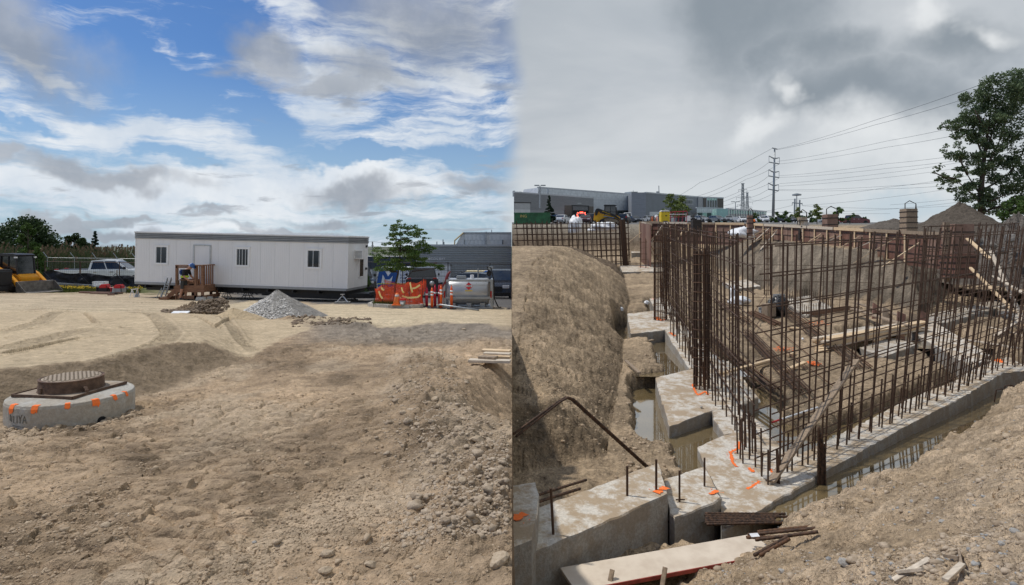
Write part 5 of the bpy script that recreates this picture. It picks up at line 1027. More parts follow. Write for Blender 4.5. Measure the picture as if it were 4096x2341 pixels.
def lattice(label, u, vt, vb, d, w):
    t = thing('lattice_tower', label, 'pylon', P(u, vb, d), group='lattice pylons'); q = d/F; h = (vb-vt)*q; W = w*q; k = M(); r = .2
    for sx in (-1, 1):
        for sy in (-1, 1): k.tube([(sx*W/2, sy*W/2, -6), (sx*W*.22, sy*W*.22, h*.75), (sx*W*.18, sy*W*.18, h)], r, 4)
    n = 9
    for i in range(n):
        z0, z1 = h*i/n, h*(i+1)/n; a = W*(.5-.3*i/n); b = W*(.5-.3*(i+1)/n)
        for y in (-1, 1): k.tube([(-a, y*a, z0), (b, y*b, z1)], r*.6, 4); k.tube([(a, y*a, z0), (-b, y*b, z1)], r*.6, 4)
    k.build('mast', m_galv, t)
    for z, aw in ((.78, 2.0), (.5, 3.0), (.24, 2.6)):
        for sg in (-1, 1): M().tube([(0, 0, h*z+2*q), (sg*aw*W*.6, 0, h*z-1*q), (0, 0, h*z-5*q)], r*.8, 4).build('arm', m_galv, t); M().tube([(sg*aw*W*.6, 0, h*z-1*q), (sg*aw*W*.6, 0, h*z-11*q)], r*.5, 4).build('insulator', m_galv, t)
    for sg in (-1, 1): M().tube([(sg*W*.18, 0, h*.93), (sg*W*.5, 0, h*1.0)], r*.8, 4).build('arm', m_galv, t)
lattice('nearer lattice pylon above the glazed pavilion', 2971, 733, 845, 380, 14); lattice('fainter lattice pylon just right of the nearer one', 2989, 770, 845, 460, 12)
t = thing('pole_frame', 'pair of bare poles with a crossbar right of the tall steel pole', 'power pole', P(3189, 895, 240)); q = .1
for u, v in ((3179.5, 795), (3199, 800)): p = P(u, v, 240)-P(3189, 895, 240); M().tube([(p.x-.3, 0, -1), p], .32, 6).build('pole', m_galv, t)
M().tube([P(3169, 811, 240)-P(3189, 895, 240), P(3209, 815, 240)-P(3189, 895, 240)], .2, 5).build('crossbar', m_galv, t)
for u in (3169, 3209): M().tube([P(u, 812, 240)-P(3189, 895, 240), P(u, 822, 240)-P(3189, 895, 240)], .12, 5).build('insulator', m_galv, t)
t = thing('high_mast_light', 'slim high mast with a crown of lamps behind the pole pair', 'lamp post', P(3187, 895, 280)); h = 115*280/F; M().cyl((0, 0, 0), (0, 0, h), .35, .18, n=8).build('pole', m_galv, t); M().lathe([(.2, h-.5), (2.0, h-.3), (2.0, h+.3), (.3, h+.8)], 12).build('lamp_crown', m_galv, t)
def wire(pts, r=.035):
    P3 = [P(*p) for p in pts]; out = []
    for a, b in zip(P3, P3[1:]):
        for i in range(8): f = i/8; out.append(a.lerp(b, f)-Vector((0, 0, (a-b).length*.004*4*f*(1-f))))
    out.append(P3[-1]); return out
W3 = [[(3109, 597, 210), (3500, 481, 110), (4096, 275, 62)], [(3109, 599, 210), (3500, 500, 112), (4096, 320, 64)], [(3110, 646, 210), (3550, 564, 120), (4120, 440, 72)], [(3120, 656, 210), (3550, 589, 122), (4120, 480, 72)], [(3118, 703, 210), (3550, 655, 124), (4120, 580, 74)], [(3118, 710, 210), (3550, 674, 124), (4120, 600, 74)], [(3116, 758, 210), (3550, 745, 126), (4120, 690, 76)], [(3116, 762, 210), (3550, 756, 126), (4120, 715, 76)],
      [(3118, 735, 210), (3550, 692, 150), (4120, 600, 90)], [(3118, 745, 210), (3550, 710, 150), (4120, 625, 90)], [(3000, 800, 400), (3187, 797, 240), (3550, 750, 170), (4120, 660, 100)], [(3209, 822, 240), (3550, 790, 170), (4120, 700, 100)], [(3209, 824, 240), (3550, 835, 200), (4120, 800, 120)], [(3169, 822, 240), (2990, 850, 460)], [(3000, 846, 460), (3550, 838, 200), (4120, 770, 120)],
      [(3089, 594, 210), (2800, 730, 480), (2700, 790, 700)], [(3076, 650, 210), (2985, 702, 380), (2790, 785, 700)], [(3116, 657, 210), (2990, 715, 380), (2820, 790, 700)], [(3074, 705, 210), (2990, 752, 400), (2840, 808, 700)], [(3118, 712, 210), (2990, 765, 400), (2860, 815, 700)], [(3073, 758, 210), (2990, 790, 400), (2880, 825, 700)], [(3116, 763, 210), (2990, 812, 400), (2900, 832, 700)], [(3560, 855, 200), (3000, 838, 460)], [(3560, 820, 160), (4120, 760, 100)]]
m_wire = mat('power_wire', (.10, .11, .12), .5, 0)
t = thing('power_lines', 'bundle of power lines strung from the tall steel pole across the sky', 'power line')
for i, w in enumerate(W3): M().tube(wire(w), [max(.03, p.y*.00022) for p in wire(w)], 4).build('wire', m_wire, t)
# trees and heaps on the far side
tree('dark spruce standing in front of the grey workshop', rb(2196, 94), 4.4, 2.3, lf_con, 3800, .26, 11, 'cone', .1, .05, 40); tree('loose pale green locust tree left of the toilet-side sign board', rb(2683, 112), 5.4, 4.6, lf_lt, 1300, .34, 12, 'layer', .07, .25, 26, flat=.4); tree('loose pale green locust tree right behind the yellow toilet', rb(2722, 116), 5.2, 4.8, lf_lt, 1300, .34, 13, 'layer', .07, .25, 26, flat=.4)
tree('small young tree in front of the pole pair', rb(3190, 66, -1.), 1.9, 1.5, lf_lt, 900, .15, 14, 'layer', .035, .3, 18, flat=.3); tree('small young tree between the two column forms', rb(3268, 64, -1.), 2.2, 1.5, lf_lt, 1000, .15, 15, 'layer', .035, .3, 18, flat=.3); tree('thin sapling leaning above the dark red pickup', rb(3398, 66, -1.), 1.25, .9, lf_mid, 260, .16, 16, 'layer', .03, .4, 8, lean=(.5, 0), flat=.3)
for i, (u, w, h) in enumerate(((3108, 2.6, 2.2), (3150, 3., 2.4), (3240, 3.2, 2.6), (3352, 2.2, 2.2), (3020, 2.6, 2.), (3460, 2., 1.2))): tree(['low bush by the foot of the tall steel pole', 'rounded bush left of the pole pair', 'bush behind the pale tilted form', 'bright bush right of the tall reddish column form', 'bush behind the glazed pavilion end', 'low shrub at the left toe of the spoil ridge'][i], rb(u, 130 if i != 3 else 80), h, w, lf_mid, 700, .3, 30+i, 'round', .06, .05, 10, name='bush')
heap('spoil_heap', 'tall conical grey spoil heap below the big tree', 'soil heap', 3640, 4000, 812, 935, 42, 4.5, soilR, (.115, .095, .075), 3, .56, .10, 5, 1.25); heap('spoil_heap', 'low spoil ridge left of the tall spoil heap', 'soil heap', 3440, 3720, 878, 920, 46, 3, soilR, (.14, .12, .10), 5, .5, .18, 6, .8)
heap('rubble_heap', 'grey rubble heap behind the right rebar mats', 'rubble heap', 3860, 4300, 868, 1085, 29, 4, soilR, (.16, .14, .12), 8, .5, .16, 7, .85)
def rock_mesh(seed, m, jag=.35):
    r = random.Random(seed); bm = bmesh.new(); bmesh.ops.create_icosphere(bm, subdivisions=2, radius=1); ax = [Vector((r.gauss(0, 1), r.gauss(0, 1), r.gauss(0, 1))).normalized() for _ in range(7)]; off = [r.uniform(.62, .95) for _ in ax]
    for v in bm.verts:
        for a, o in zip(ax, off):
            k = v.co.dot(a)
            if k > o: v.co -= a*(k-o)
        v.co *= 1+r.uniform(-jag, jag)*.16
    me = bpy.data.meshes.new('rock'); bm.to_mesh(me); bm.free(); me.materials.append(m); return me
m_rock = mat('grey_rock', (.20, .185, .165), .9, .3, 4, .01); ROCKS = [rock_mesh(i, m_rock) for i in range(4)]
ORD = 'first second third fourth fifth sixth seventh eighth ninth tenth'.split()
for i in range(10):
    u = 3880+i*22+cr.uniform(-6, 6); v = cr.uniform(950, 1060); d = 26.5; o = put('boulder', ROCKS[i % 4], None, label=f'{ORD[i]} grey boulder from the left on the rubble heap behind the right mats', cat='boulder', group='boulders on the rubble heap'); o.location = P(u, v, d); s = cr.uniform(.12, .3); o.scale = (s, s, s*.75); o.rotation_euler = (cr.uniform(0, 3), cr.uniform(0, 3), cr.uniform(0, 3))
def big_tree():
    d = 56; base = P(3925, 852, d); q = d/F; r = random.Random(77); cen = []
    spec = [(4030, 345, 95, 75), (3960, 400, 90, 80), (4090, 420, 90, 110), (3900, 430, 70, 60), (3860, 480, 60, 50), (3940, 500, 90, 70), (4040, 500, 100, 80), (3830, 540, 50, 40), (3900, 560, 60, 45), (3800, 610, 45, 38), (3790, 500, 32, 24), (3980, 590, 80, 60), (4080, 590, 70, 70), (3850, 640, 60, 40), (3930, 640, 60, 45), (3960, 690, 80, 50), (4060, 680, 80, 60), (4100, 760, 70, 70), (3900, 720, 70, 40), (3800, 715, 45, 22), (3760, 670, 20, 14), (3775, 745, 24, 14), (3850, 770, 60, 45), (3930, 790, 80, 50), (4010, 780, 90, 60), (3870, 815, 50, 30), (4000, 840, 80, 25), (4090, 830, 60, 26), (3735, 690, 9, 6)]
    for u, v, rx, rz in spec:
        for k in range(11):
            a = r.uniform(0, 6.28); w = math.sqrt(r.random()); c = P(u+rx*w*math.cos(a), v+rz*w*math.sin(a), d)-base
            cen.append((c.x, r.uniform(-.6, .6)*(rx*q), c.z, rx*q*r.uniform(.2, .38), rx*q*r.uniform(.25, .45), rz*q*r.uniform(.2, .38)))
    t = thing('tree', 'big broad poplar tree behind the tall spoil heap', 'tree', base)
    k = M(); tr = [(3925, 860), (3922, 780), (3930, 700), (3938, 620), (3952, 520), (3965, 420)]; k.tube([P(u, v, d)-base for u, v in tr], [.3, .24, .2, .15, .1, .05], 9); tk = k.build('trunk', m_bark, t, True); br = M()
    for (a, b) in (((3925, 780), (3870, 700)), ((3870, 700), (3830, 610)), ((3932, 690), (4000, 560)), ((4000, 560), (4040, 420)), ((3922, 800), (3820, 715)), ((3820, 715), (3735, 690)), ((3930, 760), (4040, 690)), ((4040, 690), (4096, 600)), ((3936, 640), (3890, 500)), ((3928, 740), (3905, 600)), ((3950, 540), (3900, 440)), ((3925, 810), (4020, 780)), ((3935, 830), (3960, 850)), ((3950, 840), (4090, 790)), ((3938, 620), (3985, 480))):
        A = P(*a, d)-base; B = P(*b, d+r.uniform(-2, 2))-base; br.tube([A, A.lerp(B, .5)+Vector((0, 0, -.15)), B], [.11, .08, .04], 6)
    br.build('limb', m_bark, tk, True); leaves('crown', cen, 34000, .2, lf_pop, t, 77)
big_tree()
tree('green bush at the right edge below the big tree', P(4070, 905, 50), 2.4, 3., lf_mid, 1500, .2, 55, 'round', .06, .05, 14, name='bush')
t = thing('person', 'person in an orange hi-vis hard hat behind the reddish column form', 'person', P(3016, 950, 60))
M().loft([[(w*math.cos(a), w*.6*math.sin(a), z) for a in [i*math.pi/5 for i in range(10)]] for w, z in ((.16, 0), (.17, .8), (.24, 1.0), (.26, 1.35), (.1, 1.46), (.09, 1.5), (.11, 1.6), (.08, 1.74))]).build('body', mat('dark_clothes', (.03, .035, .045), .9, .2), t, True); M().ball((0, 0, 1.68), (.15, .16, .13)).build('hard_hat', m_orange, t, True); M().box(-.25, .25, -.17, .17, 1.0, 1.3).build('vest', mat('hivis_lime', (.45, .6, .05), .8, .1), t, bevel=.04)
# ------------------------------------------------------------------ the yard: manhole
def manhole():
    c = Vector(((290-2048)/F*6.15, 6.15, 0)); c.z = float(zL(c.x, c.y)); R0 = .545
    t = thing('concrete_riser', 'round concrete manhole riser with orange paint dashes and scratched letters', 'concrete ring', c); zt = .27
    k = M(); k.lathe([(R0*1.0, -.35), (R0*1.0, zt-.03), (R0*.985, zt-.004), (R0*.97, zt), (.33, zt+.012), (.05, zt+.012)], 64); k.build('ring', m_ring, t)
    for a0, a1, dz in ((-2.02, -1.90, .08), (-1.55, -1.44, .06), (-1.05, -.97, .03), (-.65, -.53, .06), (-.29, -.21, .04), (.0, .07, .04)):
        m = M(); n = 10; vs = []
        for i in range(n+1):
            a = a0+(a1-a0)*i/n; ca, sa = math.cos(a), math.sin(a); lo = zt-.02-dz*random.uniform(.35, .9); vs += [((R0-.05)*ca, (R0-.05)*sa, zt+.006), ((R0-.012)*ca, (R0-.012)*sa, zt+.004), ((R0+.005)*ca, (R0+.005)*sa, zt-.03), ((R0+.005)*ca, (R0+.005)*sa, lo)]
        m.add(vs, [(4*i+j, 4*i+j+1, 4*i+j+5, 4*i+j+4) for i in range(n) for j in range(3)]); m.build('paint_mark', m_orange, t)
    scr = mat('scratched_marks', (.16, .155, .14), .9, .1); strokes = [[(-.20, .06), (-.205, -.0), (-.17, -.01), (-.165, .05)], [(-.13, .05), (-.13, -.02), (-.10, -.02)], [(-.07, .06), (-.07, -.02)], [(-.04, .06), (-.02, .02), (-.02, -.02)], [(-.02, .02), (.01, .07)], [(.02, -.02), (.045, .06), (.07, -.02)], [(.03, .01), (.06, .01)], [(-.15, -.05), (.05, -.06)]]
    for s in strokes:
        pts = []
        for x, z in s: a = -1.72+x*1.3; pts.append(((R0+.003)*math.cos(a), (R0+.003)*math.sin(a), zt-.14+z*.9))
        M().tube(pts, .0035, 4).build('scratched_letter', scr, t)
    for a, rr in ((-.50, .04),): p = Vector((R0*math.cos(a), R0*math.sin(a), .06)); M().cyl(p-Vector((p.x, p.y, 0))*.03, p+Vector((p.x, p.y, 0)).normalized()*.004, rr, n=14).build('lifting_hole', m_void, t)
    f = thing('manhole_frame', 'rusty cast iron manhole frame and cover on the concrete riser', 'manhole', c+Vector((-.05, .06, zt+.012)), -.15); f.scale = (1, 1, .78); iron = mat('cast_iron', (.085, .052, .036), .8, 0, 14, .006, col2=(.17, .105, .07), metal=.2); dusty = mat('dusty_iron', (.27, .215, .16), .9, 0, 10, .004, col2=(.38, .31, .235))
    k = M(); s = .335; k.box(-s, s, -s, s, 0, .022); k.build('base_plate', dusty, f, bevel=.008); k = M(); k.box(-s-.004, s+.004, -s-.012, -s, -.004, .034); k.box(-s-.012, -s, -s, s, -.004, .034); k.box(s, s+.012, -s, s, -.004, .034); k.build('plate_lip', iron, f)
    k = M(); k.lathe([(.292, .02), (.284, .035), (.278, .15), (.284, .175), (.262, .18), (.260, .168), (.02, .168)], 56); k.build('ring', iron, f, False)
    cv = M(); cv.lathe([(.255, .166), (.255, .177), (.249, .18), (.02, .18)], 48); cv = cv.build('cover', dusty, f); lug = M().box(-.011, .011, -.024, .024, 0, .009).mesh('tread_lug', iron)
    k = 0
    for i in range(-10, 11):
        for j in range(-5, 6):
            x, y = i*.025, j*.05+(.025 if i % 2 else 0)
            if math.hypot(x, y) < .232: o = put('tread_lug', M().box(-.010, .010, -.022, .022, 0, .008).mesh('tread_lug', dusty) if not k else tl, cv); tl = o.data; k += 1; o.location = (x, y, .18); o.rotation_euler = (0, 0, .35)
    for a in (0.25, math.pi+.05): 
        p = Vector((.32*math.cos(a-.7), .32*math.sin(a-.7), 0)); M().tube([p*.88+Vector((0, 0, .03)), p*.92+Vector((0, 0, .085)), p*1.06+Vector((0, 0, .09)), p*1.14+Vector((0, 0, .06)), p*1.14+Vector((0, 0, .02))], .016, 6).build('lifting_lug', iron, f)
    for a in (-1.85, 1.2): M().bar((.29*math.cos(a), .29*math.sin(a), .02), (.285*math.cos(a), .285*math.sin(a), .1), .03, .02).build('rib', iron, f)
manhole()
# ------------------------------------------------------------------ office trailer
m_tr = mat('trailer_siding', (.77, .775, .785), .5, .035, 1.2, stretch=(1, 1, .25)); m_trg = mat('trailer_grey_trim', (.30, .315, .33), .45, .08, 2, metal=.2); m_wtrim = mat('white_trim', (.80, .81, .82), .4, .04, 3); m_frame = mat('black_steel_frame', (.014, .015, .018), .55, .3, 4); m_win = mat('trailer_glass', (.008, .011, .016), .07, .1, 2, spec=.7); m_alu = mat('aluminium', (.45, .46, .47), .35, .1, 6, metal=.7)
TA = P(1388, 1165, 27.5); TB = P(540, 1136, 28.9)      # right front corner and left front corner, bottom of the box
def trailer():
    d = TA-TB; Lx = d.length; ang = math.atan2(d.y, d.x); tilt = math.asin(d.z/Lx)
    t = thing('office_trailer', 'long white site office trailer on a black chassis with three front windows', 'trailer', TB, ang); t.rotation_euler = (0, -tilt, ang)
    H = 2.5; D = 2.45; fz = 2.17   # local: x along front, y backwards, z up
    M().box(.02, Lx-.02, .04, D, 0, H-.02).build('box', m_tr, t); n = 15; pw = Lx/n
    rib = M(); rib.box(0, pw-.006, 0, .03, .11, fz+.02)
    for j in range(8): rib.box(.02+j*pw/8, .026+j*pw/8, -.0035, .0, .112, fz+.018)
    me = rib.mesh('wall_panel', m_tr)
    for i in range(n): put('wall_panel', me, t, loc=(i*pw+.003, .008, 0))
    # end wall panels
    me2 = M().box(0, .03, 0, D/3-.008, .11, fz+.02).mesh('wall_panel', m_tr)
    for i in range(3): put('wall_panel', me2, t, loc=(Lx-.022, .04+i*D/3, 0))
    for j in range(4): z0 = fz+.02+j*.075; M().prism([(-.012, z0), (-.05, z0+.02), (-.05, z0+.055), (-.012, z0+.073), (.03, z0+.073), (.03, z0)], 'x', -.03, Lx+.03).build('fascia', m_trg, t)
    for j in range(4): z0 = fz+.02+j*.075; M().prism([(Lx+.0, z0), (Lx+.05, z0+.02), (Lx+.05, z0+.055), (Lx+.0, z0+.073), (Lx-.03, z0+.073), (Lx-.03, z0)], 'y', -.02, D+.03).build('fascia', m_trg, t)
    M().box(-.05, Lx+.06, -.07, D+.05, H-.025, H+.03).build('roof_edge', m_wtrim, t); M().box(0, Lx, 0, D, H+.03, H+.05).build('roof', m_wtrim, t)
    M().box(-.01, Lx+.01, -.02, .03, .0, .105).build('bottom_trim', m_trg, t); M().box(Lx-.03, Lx+.012, -.02, D, .0, .105).build('bottom_trim', m_trg, t); M().box(Lx-.02, Lx+.02, -.012, .02, .105, fz+.02).build('corner_trim', m_wtrim, t); M().box(-.02, .02, -.012, .02, .105, fz+.02).build('corner_trim', m_wtrim, t)
    def px(u):   # column of the photograph to a position along the front
        k = (u-2048)/F; A, dd = TB.xy, d.xy; return ((k*A.y-A.x)/(dd.x-k*dd.y))*Lx
    def pz(u, v): f = px(u)/Lx; p = TB.lerp(TA, f); return (-(v-HZ)/F*p.y-p.z)
    for (u0, u1, v0, v1, cuts) in ((616, 672, 981, 1058, (0, .47, 1)), (938, 997, 989, 1067, (0, .25, .5, .78, 1)), (1221, 1285, 995, 1075, (0, .45, .93, 1))):
        x0, x1 = px(u0), px(u1); z0, z1 = pz(u0, v1), pz(u0, v0); w = M(); b = .085
        w.box(x0, x1, -.03, .0, z0, z0+b); w.box(x0, x1, -.03, .0, z1-b, z1); w.box(x0, x0+b, -.03, .0, z0+b, z1-b); w.box(x1-b, x1, -.03, .0, z0+b, z1-b); wo = w.build('window', m_wtrim, t, bevel=.008)
        M().box(x0-.03, x1+.03, -.045, .0, z1, z1+.025).build('window_head', m_wtrim, wo)
        M().box(x0+b, x1-b, -.012, -.004, z0+b, z1-b).build('pane', m_win, wo); W = x1-x0-2*b
        for c in cuts[1:-1]: M().box(x0+b+W*c-.018, x0+b+W*c+.018, -.024, -.012, z0+b, z1-b).build('sash_bar', m_alu, wo)
        for c in (x0+b, x1-b-.03): M().box(c, c+.03, -.02, -.012, z0+b, z1-b).build('sash_bar', m_alu, wo)
    x0, x1 = px(775), px(838); z1 = pz(775, 983); do = M().box(x0, x1, -.008, .0, .12, z1).build('door', m_tr, t)
    for a, b in ((x0-.05, x0+.02), (x1-.02, x1+.05)): M().box(a, b, -.03, -.008, .12, z1+.04).build('door_frame', m_alu, do)
    M().box(x0-.05, x1+.05, -.032, -.008, z1+.0, z1+.05).build('door_frame', m_alu, do)
    # end: window, air conditioner, outlets
    e = M(); y0, y1, zz0, zz1 = 1.3, 1.95, .95, 1.95; e.box(Lx, Lx+.04, y0, y1, zz0, zz0+.07); e.box(Lx, Lx+.04, y0, y1, zz1-.07, zz1); e.box(Lx, Lx+.04, y0, y0+.08, zz0, zz1); e.box(Lx, Lx+.04, y1-.08, y1, zz0, zz1); eo = e.build('window', m_wtrim, t); M().box(Lx+.008, Lx+.02, y0+.08, y1-.08, zz0+.07, zz1-.07).build('pane', m_win, eo)
    ac = M().box(Lx, Lx+.42, 0.75, 1.35, 1.45, 1.9).build('air_conditioner', m_wtrim, t, bevel=.02)
    for i in range(6): M().box(Lx+.05, Lx+.38, .74, .752, 1.5+i*.06, 1.53+i*.06).build('louvre', m_trg, ac)
    for z in (2.0, .9): M().box(Lx, Lx+.07, 2.15, 2.27, z, z+.1).build('outlet_box', m_trim, t)
    # chassis
    for y in (.45, D-.45): M().box(.3, Lx-.2, y-.07, y+.07, -.30, -.02).build('chassis_beam', m_frame, t)
    for i in range(10): M().box(.5+i*1.25, .58+i*1.25, .0, D, -.16, -.02).build('cross_member', m_frame, t)
    M().box(.02, Lx-.05, .06, D-.1, -.05, -.001).build('floor', m_frame, t); M().box(Lx-3.4, Lx-.15, .3, .42, -.42, -.05).build('side_beam', m_frame, t)
    M().prism([(Lx-.4, .3), (Lx+1.0, 1.0), (Lx+1.2, 1.12), (Lx+1.2, 1.28), (Lx+1.0, 1.4), (Lx-.4, D-.3)], 'z', -.38, -.16).build('drawbar', m_frame, t); cp = M().cyl((Lx+1.15, 1.2, -.55), (Lx+1.15, 1.2, .08), .07, n=10); cp.cyl((Lx+1.05, 1.2, -.1), (Lx+1.55, 1.2, -.12), .05, n=8); cp.lathe([(.16, -.28), (.2, -.2), (.16, -.1)], 12, (Lx+1.2, 1.12, 0)); cp.build('coupler', m_frame, t)
    for xx in (px(868), px(868)-1.15):
        for y in (.35, D-.35): wheel(t, xx, y, .40, .26); t.children[-1].location.z = -.42
trailer()
def a_stand(label, base, h, name='jack_stand', sp=.24):
    t = thing(name, label, 'stand', base, .2, 'steel jack stands'); top = Vector((0, 0, h))
    M().box(-.34, .34, -.3, .3, 0, .06).build('base_pad', mat('pad_grey', (.16, .16, .155), .85, .2, 6), t)
    for x, y in ((-sp, -sp), (sp, -sp), (sp, sp), (-sp, sp)): M().tube([(x, y, .06), (x*.12, y*.12, h)], .022, 6).build('leg', m_alu, t)
    M().box(-sp*.7, sp*.7, -.01, .01, h*.25, h*.25+.03).build('brace', m_alu, t); M().cyl((0, 0, h*.85), (0, 0, h+.08), .03, n=8).build('jack_screw', m_alu, t); M().box(-.09, .09, -.09, .09, h+.08, h+.1).build('head_plate', m_alu, t)
def Gv(u, d): return G(u, d)
zb = lambda u, d, v: -(v-HZ)/F*d
for u, d, lab in ((1370, 26.9, 'near jack stand on a grey pad under the right front corner of the trailer'), (1402, 28.9, 'far jack stand under the right end of the trailer')):
    g = G(u, d); a_stand(lab, g, max(.3, -(1166-HZ)/F*d-.43-g.z))
for i, (u, d) in enumerate(((990, 30.2), (905, 29.0), (1117, 30.6))):
    g = G(u, d); t = thing('saw_horse', ['dark trestle leg stand under the middle of the trailer', 'grey step trestle beside the trailer wheel', 'dark trestle hidden behind the gravel heap'][i], 'trestle', g); h = max(.35, -(1150-HZ)/F*d-.3-g.z); 
    for x in (-.22, .22):
        for y in (-.2, .2): M().tube([(x, y, 0), (x*.15, y*.3, h)], .018, 5).build('leg', m_galv if i == 1 else m_frame, t)
    M().box(-.2, .2, -.03, .03, h*.3, h*.3+.03).build('rung', m_galv if i == 1 else m_frame, t)
# ------------------------------------------------------------------ deck and stair in front of the door
m_cedar = mat('brown_treated_wood', (.17, .085, .05), .75, 0, 5, .002, col2=(.25, .135, .08), stretch=(1, 1, 3)); m_cedl = mat('sawn_wood_end', (.45, .29, .18), .8, .2, 8)
def porch():
    g = G(790, 28.0); t = thing('timber_porch', 'brown timber porch with railing in front of the trailer door', 'porch', g, .0); q = 28.0/F; U = lambda u: (u-790)*q; Z = lambda v: -(v-HZ)*q-g.z
    d0, d1 = -.65, .85; zd = Z(1138)
    for i in range(9): M().box(U(738), U(842), d0+i*.167, d0+i*.167+.155, zd-.04, zd).build('deck_board', m_cedar, t)
    M().box(U(738), U(842), d0-.04, d0, zd-.32, zd-.0).build('rim_board', m_cedar, t); M().box(U(842)-.0, U(842)+.04, d0-.04, d1, zd-.32, zd).build('rim_board', m_cedar, t); M().box(U(735), U(738), d0-.04, d1, zd-.3, zd).build('rim_board', m_cedar, t)
    for u in (738, 812, 838):
        for y in (d0+.02, d1-.1): M().box(U(u)-.05, U(u)+.05, y-.05, y+.05, .06, Z(1060) if not (u == 812 and y > 0) else zd).build('post', m_cedar, t)
    M().box(U(735), U(842), d0-.06, d0+.08, Z(1062), Z(1058)).build('top_rail', m_cedar, t); M().box(U(735), U(814), d0-.03, d0, Z(1070), Z(1063)).build('rail', m_cedar, t); M().box(U(838)-.06, U(842)+.03, d0, d1, Z(1062), Z(1058)).build('top_rail', m_cedar, t)
    for i in range(7): x = U(817)+i*.085; M().box(x, x+.04, d0-.0+.03*i, d0+.04+.03*i, zd, Z(1062)).build('baluster', m_cedar, t)
    for i in range(7): y = d0+.1+i*.19; M().box(U(842)-.03, U(842)+.01, y, y+.04, zd, Z(1062)).build('baluster', m_cedar, t)
    M().box(U(738), U(842), d0-.03, d0+.01, .08, .24).build('skirt_board', m_cedar, t); M().box(U(842), U(842)+.035, d0, d1, .08, .24).build('skirt_board', m_cedar, t)
    # stair to the left
    for y in (d0, d0+1.05): M().prism([(U(682), .02), (U(700), .02), (U(738), zd-.32), (U(738), zd-.02), (U(722), zd-.2)], 'y', y, y+.04).build('stringer', m_cedar, t)
    for i in range(4): x = U(684)+i*.165; z = .14+i*zd*.22; M().box(x, x+.27, d0-.02, d0+1.1, z, z+.04).build('tread', m_cedar, t)
    M().box(U(765), U(805), d0+.1, d0+.5, zd+.06, zd+.2).build('board_stack', m_cedar, t); M().box(U(752), U(806), d0+.5, d0+.56, zd+.0, zd+.26).build('toe_board', m_cedar, t)
porch()
for i, (u, d, lab) in enumerate(((726, 27.9, 'left concrete block under the porch beside the worker'), (804, 27.2, 'front concrete block under the porch post'), (832, 27.7, 'right concrete block under the porch'), (770, 28.2, 'shaded concrete block under the middle of the porch'))):
    M().hexa([(-.2, -.14, 0), (.2, -.14, 0), (.2, .14, 0), (-.2, .14, 0), (-.16, -.12, .16), (.16, -.12, .16), (.16, .12, .16), (-.16, .12, .16)]).build('concrete_block', mat('pale_block', (.47, .46, .43), .9, .15, 8), None, bevel=.01, label=lab, cat='block', loc=G(u, d), group='blocks under the porch')
# loose things by the porch
for i, (u0, u1, d, m, lab) in enumerate(((636, 641, 27.3, m_cedar, 'short brown offcut at the left of the lumber by the porch'), (643, 672, 27.2, m_cedar, 'brown board on edge lying left of the stair'), (668, 702, 27.6, m_cedar, 'brown plank lying at the foot of the stair'), (650, 690, 27.9, m_cedl, 'pale offcuts scattered at the foot of the ladder'))):
    a, b = G(u0, d), G(u1, d); plank(lab, a+Vector((0, 0, .05)), b+Vector((0, 0, .06)), .09, .12, m, group='loose timber by the porch')
for i, (u0, u1, d, dz, lab) in enumerate(((318, 490, 32.2, .06, 'long brown beam lying on the soil by the red generators'), (363, 470, 31.7, .04, 'second brown beam lying in front of the long beam'), (433, 456, 30.6, .03, 'short plank lying alone on the sand'))):
    plank(lab, G(u0, d)+Vector((0, 0, dz)), G(u1, d)+Vector((0, 0, dz)), .14, .1, m_ply)
t = thing('step_ladder', 'folded grey step ladder leaning up left of the porch', 'ladder', G(651, 27.9)); 
for x in (0, .0): pass
for dx in (-.09, .09): M().bar((dx, -.02, 0), (dx+.17, .25, .98), .03, .05).build('rail', m_galv, t); M().bar((dx-.02, .05, .05), (dx+.15, .3, .9), .03, .04).build('rail', m_galv, t)
for i in range(7): f = .1+.12*i; M().bar((-.09+.17*f, -.02+.27*f, f), (.09+.17*f, -.02+.27*f, f), .04, .03).build('rung', m_galv, t)
g = G(548, 29.2); t = thing('shovel', 'long wooden-handled shovel leaning on the white trestle', 'shovel', g); M().cyl((-.0, 0, .15), (.16, .1, 1.05), .017, n=8).build('handle', m_wood, t); M().hexa([(-.1, -.02, 0), (.08, -.02, 0), (.08, 0, .02), (-.1, 0, .02), (-.06, .02, .28), (.07, .02, .28), (.07, .04, .28), (-.06, .04, .28)]).build('blade', m_galv, t)
t = thing('saw_horse', 'small white metal trestle at the left corner of the trailer', 'trestle', G(539, 29.3))
for sg in (-1, 1):
    for y in (-.2, .2): M().tube([(sg*.12, y, 0), (0, y, .38)], .02, 6).build('leg', m_wtrim, t)
M().box(-.03, .03, -.25, .25, .36, .4).build('beam', m_wtrim, t)
t = thing('saw_horse', 'thin pole frame leaning beside the step ladder', 'trestle', G(640, 28.4))
for sg in (-1, 1): M().tube([(sg*.1-.08, 0, 0), (0.02, .1, .5)], .015, 5).build('leg', m_galv, t)
M().cyl((0, 0, 0), (.7, .1, .05), .05, n=8).build('offcut', m_cedl, t)
